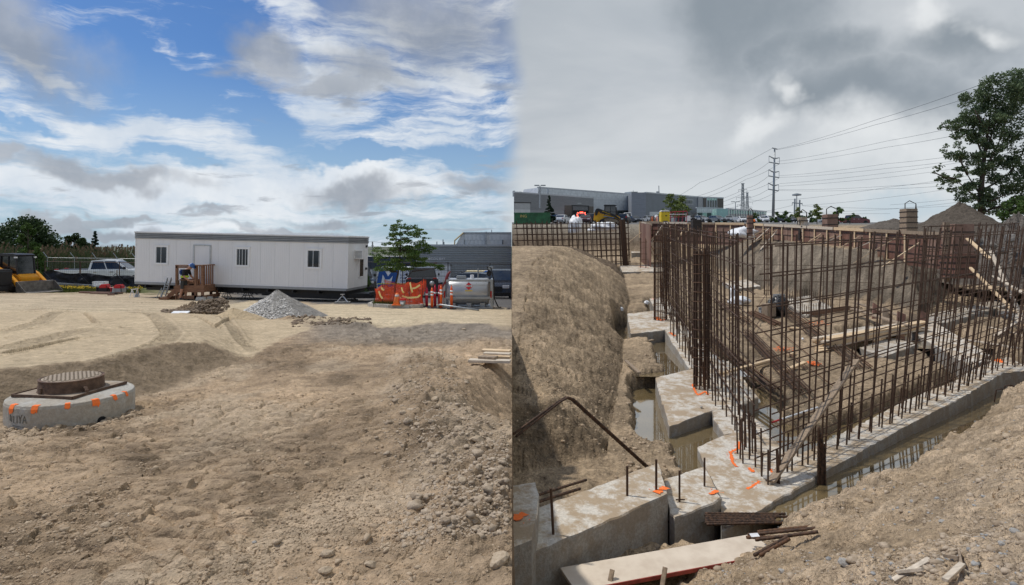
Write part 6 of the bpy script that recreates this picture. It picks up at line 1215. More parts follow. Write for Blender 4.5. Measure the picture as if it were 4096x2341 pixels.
# ------------------------------------------------------------------ people
def person(label, base, rz, pose, shirt, trousers, skin, hat=None, vest=None, shorts=False, h=1.76):
    """one skinned body; joints in metres, x forward, y left"""
    t = thing('person', label, 'person', base, rz); s = h/1.76
    J = dict(pel=(0, 0, .93), waist=(.02, 0, 1.08), chest=(.06, 0, 1.30), neck=(.10, 0, 1.47), head0=(.14, 0, 1.53), head1=(.17, 0, 1.68)); J.update(pose)
    ed = [('pel', 'waist'), ('waist', 'chest'), ('chest', 'neck'), ('neck', 'head0'), ('head0', 'head1')]; rad = dict(pel=(.155, .12), waist=(.14, .105), chest=(.165, .12), neck=(.058, .058), head0=(.075, .09), head1=(.085, .1))
    for sd in 'lr':
        for nm, r in (('hip', .095), ('knee', .065), ('ank', .045), ('toe', .04), ('sho', .075), ('elb', .048), ('wri', .034), ('hand', .038)): rad[nm+sd] = (r, r)
        ed += [('pel', 'hip'+sd), ('hip'+sd, 'knee'+sd), ('knee'+sd, 'ank'+sd), ('ank'+sd, 'toe'+sd), ('chest', 'sho'+sd), ('sho'+sd, 'elb'+sd), ('elb'+sd, 'wri'+sd), ('wri'+sd, 'hand'+sd)]
    nm = list(J); me = bpy.data.meshes.new('body'); me.from_pydata([Vector(J[k])*s for k in nm], [(nm.index(a), nm.index(b)) for a, b in ed], []); o = bpy.data.objects.new('body', me); COL.objects.link(o)
    md = o.modifiers.new('skin', 'SKIN'); md.use_smooth_shade = True; sb = o.modifiers.new('sub', 'SUBSURF'); sb.levels = sb.render_levels = 2
    for i, k in enumerate(nm): me.skin_vertices[0].data[i].radius = tuple(q*s for q in rad[k]); me.skin_vertices[0].data[i].use_root = (k == 'pel')
    dg = bpy.context.evaluated_depsgraph_get(); m2 = bpy.data.meshes.new_from_object(o.evaluated_get(dg)); bpy.data.objects.remove(o)
    m2.materials.clear()
    for q in (skin, shirt, trousers, m_trim): m2.materials.append(q)
    sh = [Vector(J['sho'+c])*s for c in 'lr']; el = [Vector(J['elb'+c])*s for c in 'lr']; kn = [Vector(J['knee'+c])*s for c in 'lr']; an = [Vector(J['ank'+c])*s for c in 'lr']; pz = J['pel'][2]*s
    for p in m2.polygons:
        c = p.center; z = c.z
        da = min((c-(Vector(J['elb'+q])*s).lerp(Vector(J['wri'+q])*s, f)).length for q in 'lr' for f in (.0, .25, .5, .75, 1., 1.25)); dt = min((c-Vector((J['chest'][0]*f+J['pel'][0]*(1-f), 0, (J['chest'][2]*f+J['pel'][2]*(1-f))))*s).length for f in (0, .3, .6, 1))
        if z > J['neck'][2]*s-.02 and (c-Vector(J['neck'])*s).length < .45 and c.x > J['neck'][0]*s-.3 and z > J['neck'][2]*s: i = 0
        elif da < .085*s and dt > .17*s: i = 0
        elif z > pz+.02: i = 1
        elif z > (min(k.z for k in kn)+.02 if shorts else .11*s): i = 2
        elif z > .12*s: i = 0
        else: i = 3
        p.material_index = i
    m2.shade_smooth(); put('body', m2, t)
    hc = Vector(J['head1'])*s
    fw = (Vector(J['head1'])-Vector(J['head0'])).normalized(); rotx = math.atan2(fw.x, fw.z)
    if hat: 
        k = M(); k.lathe([(.155, 0), (.15, .015), (.128, .02), (.122, .06), (.10, .105), (.055, .135), (.01, .142)], 18); k.box(.1, .2, -.08, .08, 0, .012); k.build('hard_hat', hat, t, True, loc=hc+fw*.035, rot=(0, rotx*.8, 0))
    else: M().ball((0, 0, 0), (.1, .09, .08)).build('hair', mat('dark_hair', (.02, .015, .012), .8, .1), t, True, loc=hc+Vector((-.02, 0, .06)))
    M().ball((0, 0, 0), (.03, .022, .025)).build('nose', skin, t, True, loc=hc+Vector((.10, 0, -.05)))
    # hands with fingers
    for sd in 'lr':
        a, b = Vector(J['wri'+sd])*s, Vector(J['hand'+sd])*s; dr = (b-a).normalized(); side = dr.cross(Vector((0, 0, 1))).normalized(); k = M(); k.bar(a, b, .075*s, .03*s)
        for i in range(4): r0 = b+side*((i-1.5)*.019*s); L = (.06, .072, .068, .052)[i]*s; k.tube([r0, r0+dr*L*.5, r0+dr*L-Vector((0, 0, .025*s))], .0085*s, 5)
        k.tube([a+side*.03*s, a+side*.055*s+dr*.04*s, a+side*.05*s+dr*.075*s], .010*s, 5); k.build('hand', skin, t, True)
    if vest:
        zc = (J['chest'][2]+J['waist'][2])/2*s; cx = (J['chest'][0]+J['waist'][0])/2*s
        M().lathe([(.155, -.03), (.162, .0), (.16, .05), (.15, .06)], 16, (0, 0, 0)).build('reflective_band', vest, t, True, loc=(cx-.02, 0, J['waist'][2]*s), scl=(1.0, 1.25, 1.))
    return t
m_skin = mat('skin', (.40, .21, .14), .6, .06); m_tee = mat('black_shirt', (.012, .013, .016), .9, .2); m_shorts = mat('grey_shorts', (.05, .05, .05), .9, .2); m_jean = mat('blue_jeans', (.07, .13, .20), .9, .2, 9); m_lime = mat('hivis_lime', (.45, .6, .05), .8, .1)
POSE = dict(pel=(0, 0, .93), waist=(.03, 0, 1.08), chest=(.12, 0, 1.30), neck=(.22, 0, 1.44), head0=(.29, 0, 1.48), head1=(.37, 0, 1.56), hipl=(0, .09, .9), hipr=(.0, -.09, .9), kneel=(.06, .10, .5), kneer=(-.02, -.11, .5), ankl=(.0, .11, .09), ankr=(-.1, -.12, .09), toel=(.16, .12, .03), toer=(.06, -.13, .03),
            shol=(.13, .19, 1.37), shor=(.13, -.19, 1.37), elbl=(.20, .24, 1.10), elbr=(.18, -.25, 1.08), wril=(.42, .17, .96), wrir=(.42, -.18, .92), handl=(.50, .15, .93), handr=(.50, -.16, .89))
pw = person('worker in a blue hard hat and black shirt bending over the porch', G(735, 27.3), math.radians(-6), POSE, m_tee, m_shorts, m_skin, mat('blue_hard_hat', (.03, .09, .26), .35, .08), m_lime, True, 1.72)
M().lathe([(.17, 0), (.172, .05), (.165, .055)], 16).build('tool_belt', mat('brown_leather', (.12, .07, .04), .8, .2), pw, True, loc=(0, 0, .9), scl=(.95, 1.1, 1)); M().box(-.2, -.08, -.26, -.16, .72, .92).build('tool_pouch', MATS['brown_leather'], pw, bevel=.02)
M().box(-.08, .1, -.2, .2, 1.15, 1.4).build('blue_vest_panel', mat('blue_vest', (.02, .05, .16), .85, .1), pw, bevel=.05, loc=(-.035, 0, 0))
STAND = dict(hipl=(0, .09, .9), hipr=(0, -.09, .9), kneel=(.03, .11, .5), kneer=(.02, -.11, .5), ankl=(0, .12, .09), ankr=(-.03, -.12, .09), toel=(.15, .14, .03), toer=(.13, -.14, .03), shol=(.05, .2, 1.40), shor=(.05, -.2, 1.40), elbl=(.03, .26, 1.12), elbr=(.03, -.26, 1.12), wril=(.10, .25, .88), wrir=(.10, -.25, .88), handl=(.13, .24, .79), handr=(.13, -.24, .79))
for u, d, rz, tr, lab in ((913, 34.5, 1.2, m_jean, 'person in blue jeans seen below the trailer nearest its wheel'), (942, 34.8, 2.2, m_tee, 'person in dark trousers seen below the trailer'), (1016, 33.6, 1.4, m_jean, 'person in blue jeans seen below the trailer left of the gravel heap')): person(lab, G(u, d), rz, STAND, mat('grey_shirt', (.1, .1, .11), .9, .2), tr, m_skin, mat('white_hat', (.7, .7, .7), .4, .05), None)
# ------------------------------------------------------------------ yard, left of the trailer
m_caty = mat('loader_yellow_orange', (.68, .30, .018), .45, .12, 4)
sk = skid_steer('yellow tracked loader with a wide steel bucket at the left edge', G(66, 33.2), math.radians(-16), m_caty, m_caty, None, True, 1.0)
t = thing('machine_hood', 'black machine hood with white lettering in front of the yellow loader', 'machine', G(-14, 31.5)); M().prism([(-1.4, .35), (.42, .35), (.46, 1.15), (.40, 1.22), (-1.4, 1.25)], 'y', -.5, .5).build('hood', m_trim, t, bevel=.05); M().box(-1.3, .5, -.45, .45, .1, .36).build('bumper', m_trim, t, bevel=.04)
M().box(.40, .475, -.53, -.42, .7, .95).build('lamp', m_tail, t); text('S70', .17, mat('grey_lettering', (.4, .4, .42), .6, 0), t, (-.12, -.512, .95), (math.pi/2, 0, 0)); text('P.3000', .1, MATS['grey_lettering'], t, (.08, -.512, .75), (math.pi/2, 0, 0))
for x in (-.9, -.1): M().cyl((x, -.55, .18), (x, -.3, .18), .18, n=14).build('roller', m_trim, t)
car('pickup_truck', 'white crew cab pickup parked behind the mesh fence', 'pickup', 'pickup', paint('bright_white', (.80, .81, .82)), G(436, 42.5), math.radians(17))
# fences
def mesh_panel(t, a, b, h, z0=0., step=.11, r=.0035, fr=.02, m=None, frame=True):
    m = m or m_galv; a = Vector(a); b = Vector(b); d = b-a; n = max(2, int(d.xy.length/step)); k = M(); mv = int((h-z0)/step)
    for i in range(n+1): p = a+d*(i/n); k.bar(p+Vector((0, 0, z0)), p+Vector((0, 0, h)), r*2, r*2)
    for j in range(mv+1): z = z0+(h-z0)*j/mv; k.bar(a+Vector((0, 0, z)), b+Vector((0, 0, z)), r*2, r*2)
    o = k.build('wire_mesh', m, t); o['kind'] = 'stuff'
    if frame:
        for z in (z0, h): M().tube([a+Vector((0, 0, z)), b+Vector((0, 0, z))], fr, 6).build('rail', m, t)
def fence(label, pts, h, name='mesh_fence', step=.11, r=.004, post=.025, m=None, z0=.05, group=None, arms=False):
    t = thing(name, label, 'fence', (0, 0, 0), group=group); P_ = [Vector(p) for p in pts]
    for a, b in zip(P_, P_[1:]): mesh_panel(t, a+(b-a)*.015, b-(b-a)*.015, h, z0, step, r*.55, post*.8, m)
    for p in P_:
        M().tube([p-Vector((0, 0, .1)), p+Vector((0, 0, h+.05))], post, 6).build('post', m or m_galv, t)
        if arms: M().tube([p+Vector((0, 0, h)), p+Vector((-.35, 0, h+.45))], .025, 5).build('barb_arm', m_galv, t)
    return t
m_dfen = mat('dark_fence_steel', (.06, .055, .055), .6, .2, metal=.4); m_rfen = mat('rusty_fence_steel', (.10, .06, .045), .7, .2, metal=.3)
fence('rusty mesh fence panels in front of the white pickup', [G(180, 38.6), G(319, 38.2), G(322, 38.2), G(478, 37.6), G(545, 37.3)], 1.72, m=m_rfen, step=.15); fence('chain link fence with barbed arms behind the white pickup', [G(190, 49), G(298, 49), G(385, 48.5), G(470, 48), G(545, 48)], 2.1, arms=True, step=.12, r=.003)
def silt_fence():
    us = np.linspace(170, 560, 150); hs = np.linspace(0, 1, 14); U, Hh = np.meshgrid(us, hs); d = 36.6; X = (U-2048)/F*d; top = np.interp(U, [170, 200, 260, 330, 420, 490, 560], [1.1, 1.18, 1.12, 1.05, 1.0, .95, .92])
    z0 = zL(X, np.full_like(X, d)); fold = np.sin(U*.05+Hh*3+np.sin(U*.013)*4)*.06+fbm(U*.03, Hh*3, 4, 201)*.14+np.sin((U % 150)/150*6.28)*.05*Hh
    Z = z0-.05+top*Hh*(1+.05*np.sin(U*.04)); Y = d+fold-.12*(1-Hh); t = thing('silt_fence', 'sagging black silt fence fabric below the mesh fence', 'fence'); me = grid_mesh('fabric', X, Y, Z, None, mat('black_fabric', (.016, .017, .02), .6, .3, 6, .01, spec=.35), kind=None, parent=t)
    for u in (184, 320, 468): g = G(u, d+.15); M().bar(g, g+Vector((0, 0, 1.25)), .04, .04).build('stake', m_woodg, t); M().bar(g+Vector((0, -.12, 1.05)), g+Vector((1.1, -.4, .15)), .03, .02).build('tie', m_trim, t); M().bar(g+Vector((0, -.12, 1.05)), g+Vector((-.8, -.4, .15)), .03, .02).build('tie', m_trim, t)
silt_fence()
t = thing('steel_beam', 'long grey steel channel lying behind the yellow flowers', 'beam'); a, b = G(178, 35.8)+Vector((0, 0, .42)), G(505, 34.6)+Vector((0, 0, .25)); M().bar(a, b, .1, .12).build('channel', m_galv, t); M().bar(b+Vector((-.15, -.1, -.15)), b+Vector((.12, -.1, -.15)), .3, .32).build('end_bracket', m_galv, t)
for f in (.08, .4, .75): p = a.lerp(b, f); M().bar(p-Vector((0, 0, .5)), p, .08, .08).build('support', m_galv, t)
t = thing('plastic_crate', 'white plastic crate standing behind the red generator', 'crate', G(402, 34.6)+Vector((0, 0, .28)))
for i in range(6): M().box(-.31+i*.11, -.25+i*.11, -.2, -.16, 0, .3).build('slat', m_wtrim, t)
k = M(); k.box(-.33, .33, -.2, .2, 0, .05); k.box(-.34, .34, -.21, -.17, .25, .32); k.box(-.34, -.3, -.2, .2, 0, .32); k.box(.3, .34, -.2, .2, 0, .32); k.box(-.33, .33, .16, .2, 0, .32); k.build('tub', m_wtrim, t)
m_redp = mat('red_engine_paint', (.55, .02, .025), .35, .1)
for i, (u, d, lab) in enumerate(((417, 32.6, 'red compactor engine standing on the long beam'), (474, 32.4, 'red and grey generator right of the compactor'))):
    t = thing('generator', lab, 'generator', G(u, d)); M().box(-.22, .3, -.2, .2, .08, .3).build('engine', m_trim if i == 0 else m_galv, t, bevel=.03); M().prism([(-.22, .3), (-.12, .5), (.2, .52), (.28, .3)], 'y', -.18, .18).build('tank', m_redp, t, bevel=.04); M().box(-.32, -.2, -.2, .2, 0, .34).build('end_plate', m_trim if i == 0 else m_redp, t, bevel=.02)
    for x in (-.25, .28): M().tube([(x, -.22, 0), (x, -.22, .42), (x, .22, .42), (x, .22, 0)], .015, 6).build('frame', m_trim, t)
    if i == 0: M().tube([(.25, 0, .3), (.55, 0, .28), (.75, 0, .1)], .05, 6).build('handle', m_redp, t); M().box(.5, .8, -.15, .15, 0, .12).build('plate', m_rust2, t)
t = thing('jackhammer', 'small grey pump standing on the sand right of the red compactor', 'tool', G(452, 31.6)); M().cyl((0, 0, 0), (.02, 0, .35), .07, .04, n=10).build('body', m_galv, t); M().box(-.15, .2, -.1, .1, 0, .1).build('foot', m_strap, t, bevel=.02)
# grass, flowers, reeds
def blades(name, label, cat, n, area, h, w, m, seed, lean=.25, z=None, kind='stuff'):
    r = np.random.default_rng(seed); u0, u1, d0, d1 = area; D = r.uniform(d0, d1, n); U = r.uniform(u0, u1, n); X = (U-2048)/F*D; Z = zL(X, D) if z is None else z(X, D); Hh = h*r.uniform(.62, 1.08, n)*(1+.25*fbm(X*.6, D*.6, 3, seed)); a = r.uniform(0, np.pi, n); dx, dy = np.cos(a)*w, np.sin(a)*w*.5; lx = r.normal(0, lean, n)*Hh; ly = r.normal(0, lean, n)*Hh
    b = np.stack([X, D, Z-.03], 1); t_ = np.stack([X+lx, D+ly, Z+Hh], 1); mid = b*.45+t_*.55; mid[:, :2] -= np.stack([lx, ly], 1)*.18; o = np.stack([dx, dy, dx*0], 1); v = np.stack([b-o, b+o, mid+o*.8, mid-o*.8, t_+o*.1, t_-o*.1], 1).reshape(-1, 3)
    i = np.arange(n)[:, None]*6; q = np.concatenate([i+np.array([0, 1, 2, 3]), i+np.array([3, 2, 4, 5])]).astype(np.int32); me = bpy.data.meshes.new(name); me.vertices.add(6*n); me.vertices.foreach_set('co', v.astype(np.float32).ravel()); me.loops.add(len(q)*4); me.loops.foreach_set('vertex_index', q.ravel()); me.polygons.add(len(q))
    me.polygons.foreach_set('loop_start', np.arange(0, len(q)*4, 4, dtype=np.int32)); me.polygons.foreach_set('loop_total', np.full(len(q), 4, dtype=np.int32)); me.update(calc_edges=True); me.materials.append(m); ob = put(name, me, None, label=label, cat=cat, kind=kind); return ob, t_
m_gr = leaf_mat('grass_green', (.05, .075, .015, 1), (.12, .14, .035, 1)); m_reed = leaf_mat('reed_green', (.045, .07, .025, 1), (.11, .13, .05, 1)); m_plume = mat('reed_plume', (.20, .135, .085), .9, .3, 3); m_yel = mat('yellow_petal', (.72, .52, .02), .7, .1)
blades('grass', 'rough green grass in front of the black silt fence', 'grass', 9000, (165, 560, 33.4, 36.8), .20, .012, m_gr, 61); blades('grass', 'rough green grass on the verge far behind the trailer', 'grass', 5000, (950, 2040, 46, 52), .22, .03, m_gr, 62)
ob, tops = blades('grass', 'taller weeds among the yellow flowers', 'grass', 2600, (215, 560, 33.8, 35.4), .30, .012, m_gr, 63); k = M(); sel = tops[::3]
for p in sel:
    if fbm(np.array([p[0]*.9]), np.array([p[1]]), 3, 5)[0] > -.12: e = .026; k.add([(p[0]+e, p[1], p[2]), (p[0], p[1]+e, p[2]+.01), (p[0]-e, p[1], p[2]), (p[0], p[1]-e, p[2]-.01)], [(0, 1, 2, 3)]); k.add([(p[0], p[1], p[2]-e), (p[0]+e, p[1], p[2]), (p[0], p[1], p[2]+e), (p[0]-e, p[1], p[2])], [(0, 1, 2, 3)])
k.build('flowers', m_yel, None, label='small yellow flowers in the grass by the silt fence', cat='flowers', kind='stuff')
rz_ = lambda x, y: zL(x, y)+.2
ob, tops = blades('reeds', 'tall green reeds behind the chain link fence', 'reeds', 9000, (-260, 560, 51, 60), 2.75, .03, m_reed, 64, .07, rz_); k = M(); rr = random.Random(3)
for p in tops[::7]: s = rr.uniform(.18, .36); dx = rr.uniform(-.1, .2); k.add([(p[0]-.045, p[1], p[2]-s*.5), (p[0]+.045, p[1], p[2]-s*.5), (p[0]+.07+dx, p[1]+.03, p[2]+s*.2), (p[0]+dx, p[1], p[2]+s*.7), (p[0]-.04+dx, p[1]-.03, p[2]+s*.2)], [(0, 1, 2, 3, 4)])
k.build('reed_plumes', m_plume, None, label='brown feathery plumes on top of the tall reeds', cat='reeds', kind='stuff')
tree('broad dark oak tree at the left edge behind the reeds', P(95, 1090, 82), 7.1, 9.5, lf_dark, 13000, .34, 91, 'round', .3, .1, 70); tree('dark oak tree cut by the left edge of the view', P(-30, 1090, 84), 5.2, 6.5, lf_dark, 5000, .34, 92, 'round', .25, .1, 36); tree('rounded dark tree left of the spruce', P(295, 1075, 88), 4.8, 4.8, lf_dark, 5500, .32, 93, 'round', .2, .08, 36); tree('lower dark tree filling the gap right of the oak', P(205, 1080, 86), 4.2, 3.2, lf_dark, 2800, .32, 97, 'round', .2, .08, 20)
tree('pointed dark spruce behind the white pickup', P(380, 1068, 84), 5.0, 2.6, lf_con, 6000, .22, 94, 'cone', .15, .03, 70); tree('small pointed spruce right of the tall spruce', P(424, 1060, 84), 2.6, 1.2, lf_con, 1400, .2, 95, 'cone', .1, .03, 30); tree('upright leafy tree behind the yellow loader', P(112, 1140, 45), 4.6, 1.8, lf_mid, 6500, .15, 96, 'oval', .09, .04, 44); tree('leafy bush right of the yellow loader', P(150, 1140, 44), 2.7, 1.4, lf_mid, 4000, .15, 98, 'oval', .06, .02, 26, name='bush')
# ------------------------------------------------------------------ yard, right of the trailer
t = thing('utility_pole', 'utility pole with crossarms rising behind the dark blue building', 'power pole', P(1490, 1050, 110)); q = 110/F; M().tube([(0, 0, -2), (0, 0, 83*q)], [.2, .13], 7).build('pole', m_galv, t)
for z, w in ((66, 5), (52, 9), (35, 14)): M().bar((-w*q, 0, z*q), (w*q, 0, z*q), .12, .14).build('crossarm', m_galv, t)
t2 = thing('utility_pole', 'thin utility pole at the left end of the trailer roof', 'power pole', P(535, 1060, 95)); q2 = 95/F; M().tube([(0, 0, -2), (0, 0, 77*q2)], .13, 6).build('pole', m_strap, t2); M().bar((-6*q2, 0, 58*q2), (3*q2, 0, 60*q2), .08, .08).build('crossarm', m_strap, t2)
t = thing('power_lines', 'thin power lines running behind the white trailer to the locust tree', 'power line')
for pts in ([(1420, 972, 100), (1490, 967, 110), (1600, 972, 130)], [(1420, 988, 100), (1487, 985, 110), (1600, 990, 130)], [(1420, 1016, 100), (1490, 1012, 110)], [(535, 983, 95), (460, 1004, 100)], [(533, 1000, 95), (490, 1012, 100)]): M().tube(wire(pts), .03, 4).build('wire', m_wire, t)
g1 = Facade(1400, 82, 1700, 82); m_navy = mat('navy_cladding', (.035, .048, .068), .5, .08, 1); m_pale = mat('pale_block_wall', (.52, .53, .53), .7, .06, 2); m_wdo = mat('white_garage_door', (.68, .70, .71), .5, .05, 2)
t = block('low building with navy cladding above white garage doors', g1, 1404, 1700, 1028, 1030, 1195, 9, m_pale, False)
for i in range(15): g1.rect('cladding_panel', m_navy, t, 1404+i*20, 1423.3+i*20, 1026, 1076, .25, 0)
for u0, u1 in ((1448, 1490), (1506, 1560), (1575, 1640)):
    for i in range(5): g1.rect('door_panel', m_wdo, t, u0, u1, 1080+i*18, 1096.5+i*18, .08, 0)
    for i in range(3): g1.rect('door_window', m_dglass, t, u0+4+i*(u1-u0-6)/3, u0+(u1-u0-6)/3*(i+1), 1106 if u0 > 1500 else 1104, 1112, .11, 0)
for u in (1494, 1565): g1.rect('pilaster', m_galv, t, u, u+11, 1074, 1190, .35, 0)
g2 = Facade(1660, 76, 2046, 76); m_corr = mat('grey_corrugated', (.36, .385, .40), .4, .05, 1.5, metal=.35)
t = block('grey corrugated workshop with a white door behind the fuel tank', g2, 1664, 2046, 984, 984, 1195, 10, m_corr, False)
for i in range(20): z = 990+i*9.0; k = M(); A = [g2.pt(1664, z+a, o) for a, o in ((0, .005), (2.2, .13), (4.5, .13), (6.8, .005))]; B = [g2.pt(2046, z+a, o) for a, o in ((0, .005), (2.2, .13), (4.5, .13), (6.8, .005))]; k.loft([A, B], False); k.build('corrugated_sheet', m_corr, t)
g2.rect('roof_edge', m_cap, t, 1660, 2046, 978, 986, .25, -.3)
for i in range(5): g2.rect('door_panel', m_wdo, t, 1716, 1801, 1062+i*22, 1082+i*22, .2, .1)
for a in ((1711, 1716, 1058, 1180), (1801, 1806, 1058, 1180), (1711, 1806, 1056, 1062)): g2.rect('door_frame', m_trg, t, *a, .28, .1)
text('DECON BAY', .42, m_wtrim, t, g2.pt(1744, 1036, .16), (math.pi/2, 0, 0)); g2.rect('wall_lamp', mat('lamp_brown', (.2, .08, .07), .5, .1), t, 1738, 1748, 1050, 1055, .3, .1)
for u, v0, v1 in ((1743, 967, 980), (1768, 958, 980), (1772, 968, 980), (1873, 970, 982)): g2.rect('roof_vent', m_galv, t, u-1.5, u+1.5, v0, v1, -1, -1.3)
g3 = Facade(1810, 92, 2046, 92); t = block('tall white panelled hall rising behind the grey workshop', g3, 1856, 2046, 932, 932, 1100, 8, m_wclad, False); m_wp = mat('white_wall_panel', (.62, .65, .67), .45, .05, 1)
for r_ in range(2):
    for i in range(12): g3.rect('wall_panel', m_wp, t, 1857+i*16+(8 if r_ else 0), min(2045, 1872+i*16+(8 if r_ else 0)), 938+r_*24 if r_ else 938, 961 if not r_ else 985, .1, 0)
M().hexa([g3.pt(1820, 985, 0), g3.pt(1858, 985, 0), g3.pt(1858, 985, -4), g3.pt(1820, 985, -4), g3.pt(1846, 939, 0), g3.pt(1858, 932, 0), g3.pt(1858, 932, -4), g3.pt(1846, 939, -4)]).build('sloped_end', m_wp, t); M().tube([g3.pt(1819, 985, .3), g3.pt(1820, 962, .3), g3.pt(1854, 932, .3)], .12, 5).build('bracing_pipe', mat('tan_pipe', (.45, .36, .2), .6, .1), t)
g3.rect('roof_edge', m_cap, t, 1852, 2046, 929, 934, .2, -.3)
lad = [g3.rect('ladder_rail', m_galv, t, u, u+2, 927, 985, .5, .4) for u in (1940, 1946)]
for i in range(9): g3.rect('ladder_rung', m_galv, t, 1941, 1947, 930+i*6, 931+i*6, .5, .45)
for u in (1964, 2010): g3.rect('flue', m_trim if u > 2000 else m_galv, t, u, u+3, 919 if u < 2000 else 960, 932 if u < 2000 else 985, .6 if u > 2000 else -1, .3 if u > 2000 else -1.4)
fence('mesh panel fence running behind the trailer and the fuel tank', [G(u, 33.8-.0008*(u-900)) for u in (880, 1090, 1270, 1440, 1610, 1792, 1960, 2044)], 1.95, m=m_dfen, step=.16, r=.004); 
M().box(0, 1, 0, 1, 0, 1)
for i, u in enumerate((1090, 1265, 1420, 1530, 1690)): M().box(-.55, .55, -.15, .15, 0, .13).build('fence_foot', m_trim, None, bevel=.02, label=['black rubber fence foot below the middle of the trailer', 'black rubber fence foot right of the gravel heap', 'black rubber fence foot behind the far jack stand', 'black rubber fence foot left of the orange netting', 'black rubber fence foot right of the orange netting'][i], cat='fence foot', loc=G(u, 33.6), group='fence feet')
tree('green shrub tree behind the right end of the trailer', G(1438, 37), 2.3, 1.5, lf_mid, 3500, .12, 71, 'oval', .05, .05, 26)
def ambulance():
    t = thing('ambulance', 'white ambulance with a large blue letter behind the locust tree', 'ambulance', G(1600, 58), 0.); wh = paint('ambulance_white', (.78, .79, .80)); bl = mat('ambulance_blue', (.02, .09, .32), .4, .05); yl = mat('ambulance_yellow', (.65, .72, .03), .5, .05)
    M().box(-1.9, 2.0, -1.05, 1.05, .55, 2.5).build('box_body', wh, t, bevel=.06); M().prism([(2.0, .5), (3.6, .5), (3.75, .9), (3.7, 1.25), (2.95, 1.4), (2.45, 2.05), (2.0, 2.15)], 'y', -.95, .95).build('cab', wh, t, bevel=.06)
    M().prism([(2.12, 1.38), (2.85, 1.38), (2.45, 1.95), (2.12, 1.98)], 'y', -.965, .965).build('cab_window', m_glass, t); M().hexa([(2.98, -.8, 1.42), (3.0, -.8, 1.42), (3.0, .8, 1.42), (2.98, .8, 1.42), (2.5, -.75, 2.0), (2.52, -.75, 2.0), (2.52, .75, 2.0), (2.5, .75, 2.0)]).build('windscreen', m_glass, t)
    mk = M(); sl = .28
    for a, b, w in (((-1.8, .98), (-1.55, 2.42), .42), ((-1.5, 2.3), (-.98, 1.35), .40), ((-.98, 1.35), (-.2, 2.3), .40), ((-.45, .98), (-.08, 2.42), .42)): mk.hexa([(a[0]-w/2, -1.066, a[1]), (a[0]+w/2, -1.066, a[1]), (a[0]+w/2, -1.05, a[1]), (a[0]-w/2, -1.05, a[1]), (b[0]-w/2, -1.066-.002*w, b[1]), (b[0]+w/2, -1.066-.002*w, b[1]), (b[0]+w/2, -1.05, b[1]), (b[0]-w/2, -1.05, b[1])])
    mk.build('logo_letter', bl, t)
    for i, s in enumerate(('MIDDLESEX', 'LONDON', 'PARAMEDIC', 'SERVICE')): text(s, .34, bl, t, (.2, -1.064, 2.1-i*.31), (math.pi/2, 0, 0), align='LEFT', squash=.95)
    M().box(-1.9, 3.6, -1.062, -1.05, .62, .9).build('blue_stripe', bl, t); M().box(-1.9, 2.0, -1.06, -1.05, .9, .98).build('yellow_stripe', yl, t); M().box(.3, .75, -1.07, -1.05, 2.15, 2.42).build('yellow_plate', yl, t); M().box(1.25, 1.7, -1.07, -1.05, 1.95, 2.15).build('side_window', m_glass, t)
    for x in (-1.2, 2.95):
        for y in (-.95, .95): wheel(t, x, y, .42, .26)
    for x in (1.75, 1.9): M().box(x-.1, x+.05, -.7, .7, 2.5, 2.58).build('roof_lamp', m_tail if x > 1.8 else bl, t); M().box(2.2, 2.35, -1.2, -1.0, 1.35, 1.6).build('mirror', m_trim, t)
ambulance()
car('pickup_truck', 'dark pickup seen from behind at the orange netting', 'pickup', 'pickup', paint('charcoal', (.03, .033, .038)), G(1690, 40), math.radians(98)); car('parked_car', 'black pickup nose-on behind the right end of the trailer', 'pickup', 'pickup', paint('black', 0), G(1425, 41), math.radians(-70)); car('parked_suv', 'black suv parked at the right behind the fuel tank', 'suv', 'suv', paint('black', 0), G(2000, 36.5), math.radians(-95)); car('parked_car', 'bright blue pickup behind the fuel tank', 'pickup', 'pickup', paint('bright_blue', (.03, .12, .42)), G(1990, 46), math.radians(-140)); car('parked_suv', 'dark suv with red tail lamps behind the fuel tank frame', 'suv', 'suv', paint('dark_grey', 0), G(1855, 44), math.radians(170))
t = thing('generator_container', 'long cream generator housing behind the fuel tank', 'generator', G(1865, 62)); m_crm = mat('cream_paint', (.66, .56, .34), .5, .05, 2); M().box(0, 4.7, -1, 1, .2, 2.35).build('housing', m_crm, t, bevel=.03); M().box(-.45, 0, -.95, .95, .4, 2.3).build('radiator_end', m_trim, t, bevel=.03)
for i in range(3): dr = M().box(.5+i*1.45, 1.75+i*1.45, -1.02, -1.0, .7, 1.75).build('access_door', m_crm, t); M().box(.58+i*1.45, .66+i*1.45, -1.05, -1.02, 1.1, 1.2).build('latch', m_trim, dr)
text('KOHLER', .34, m_trim, t, (4.1, -1.01, 1.95), (math.pi/2, 0, 0))
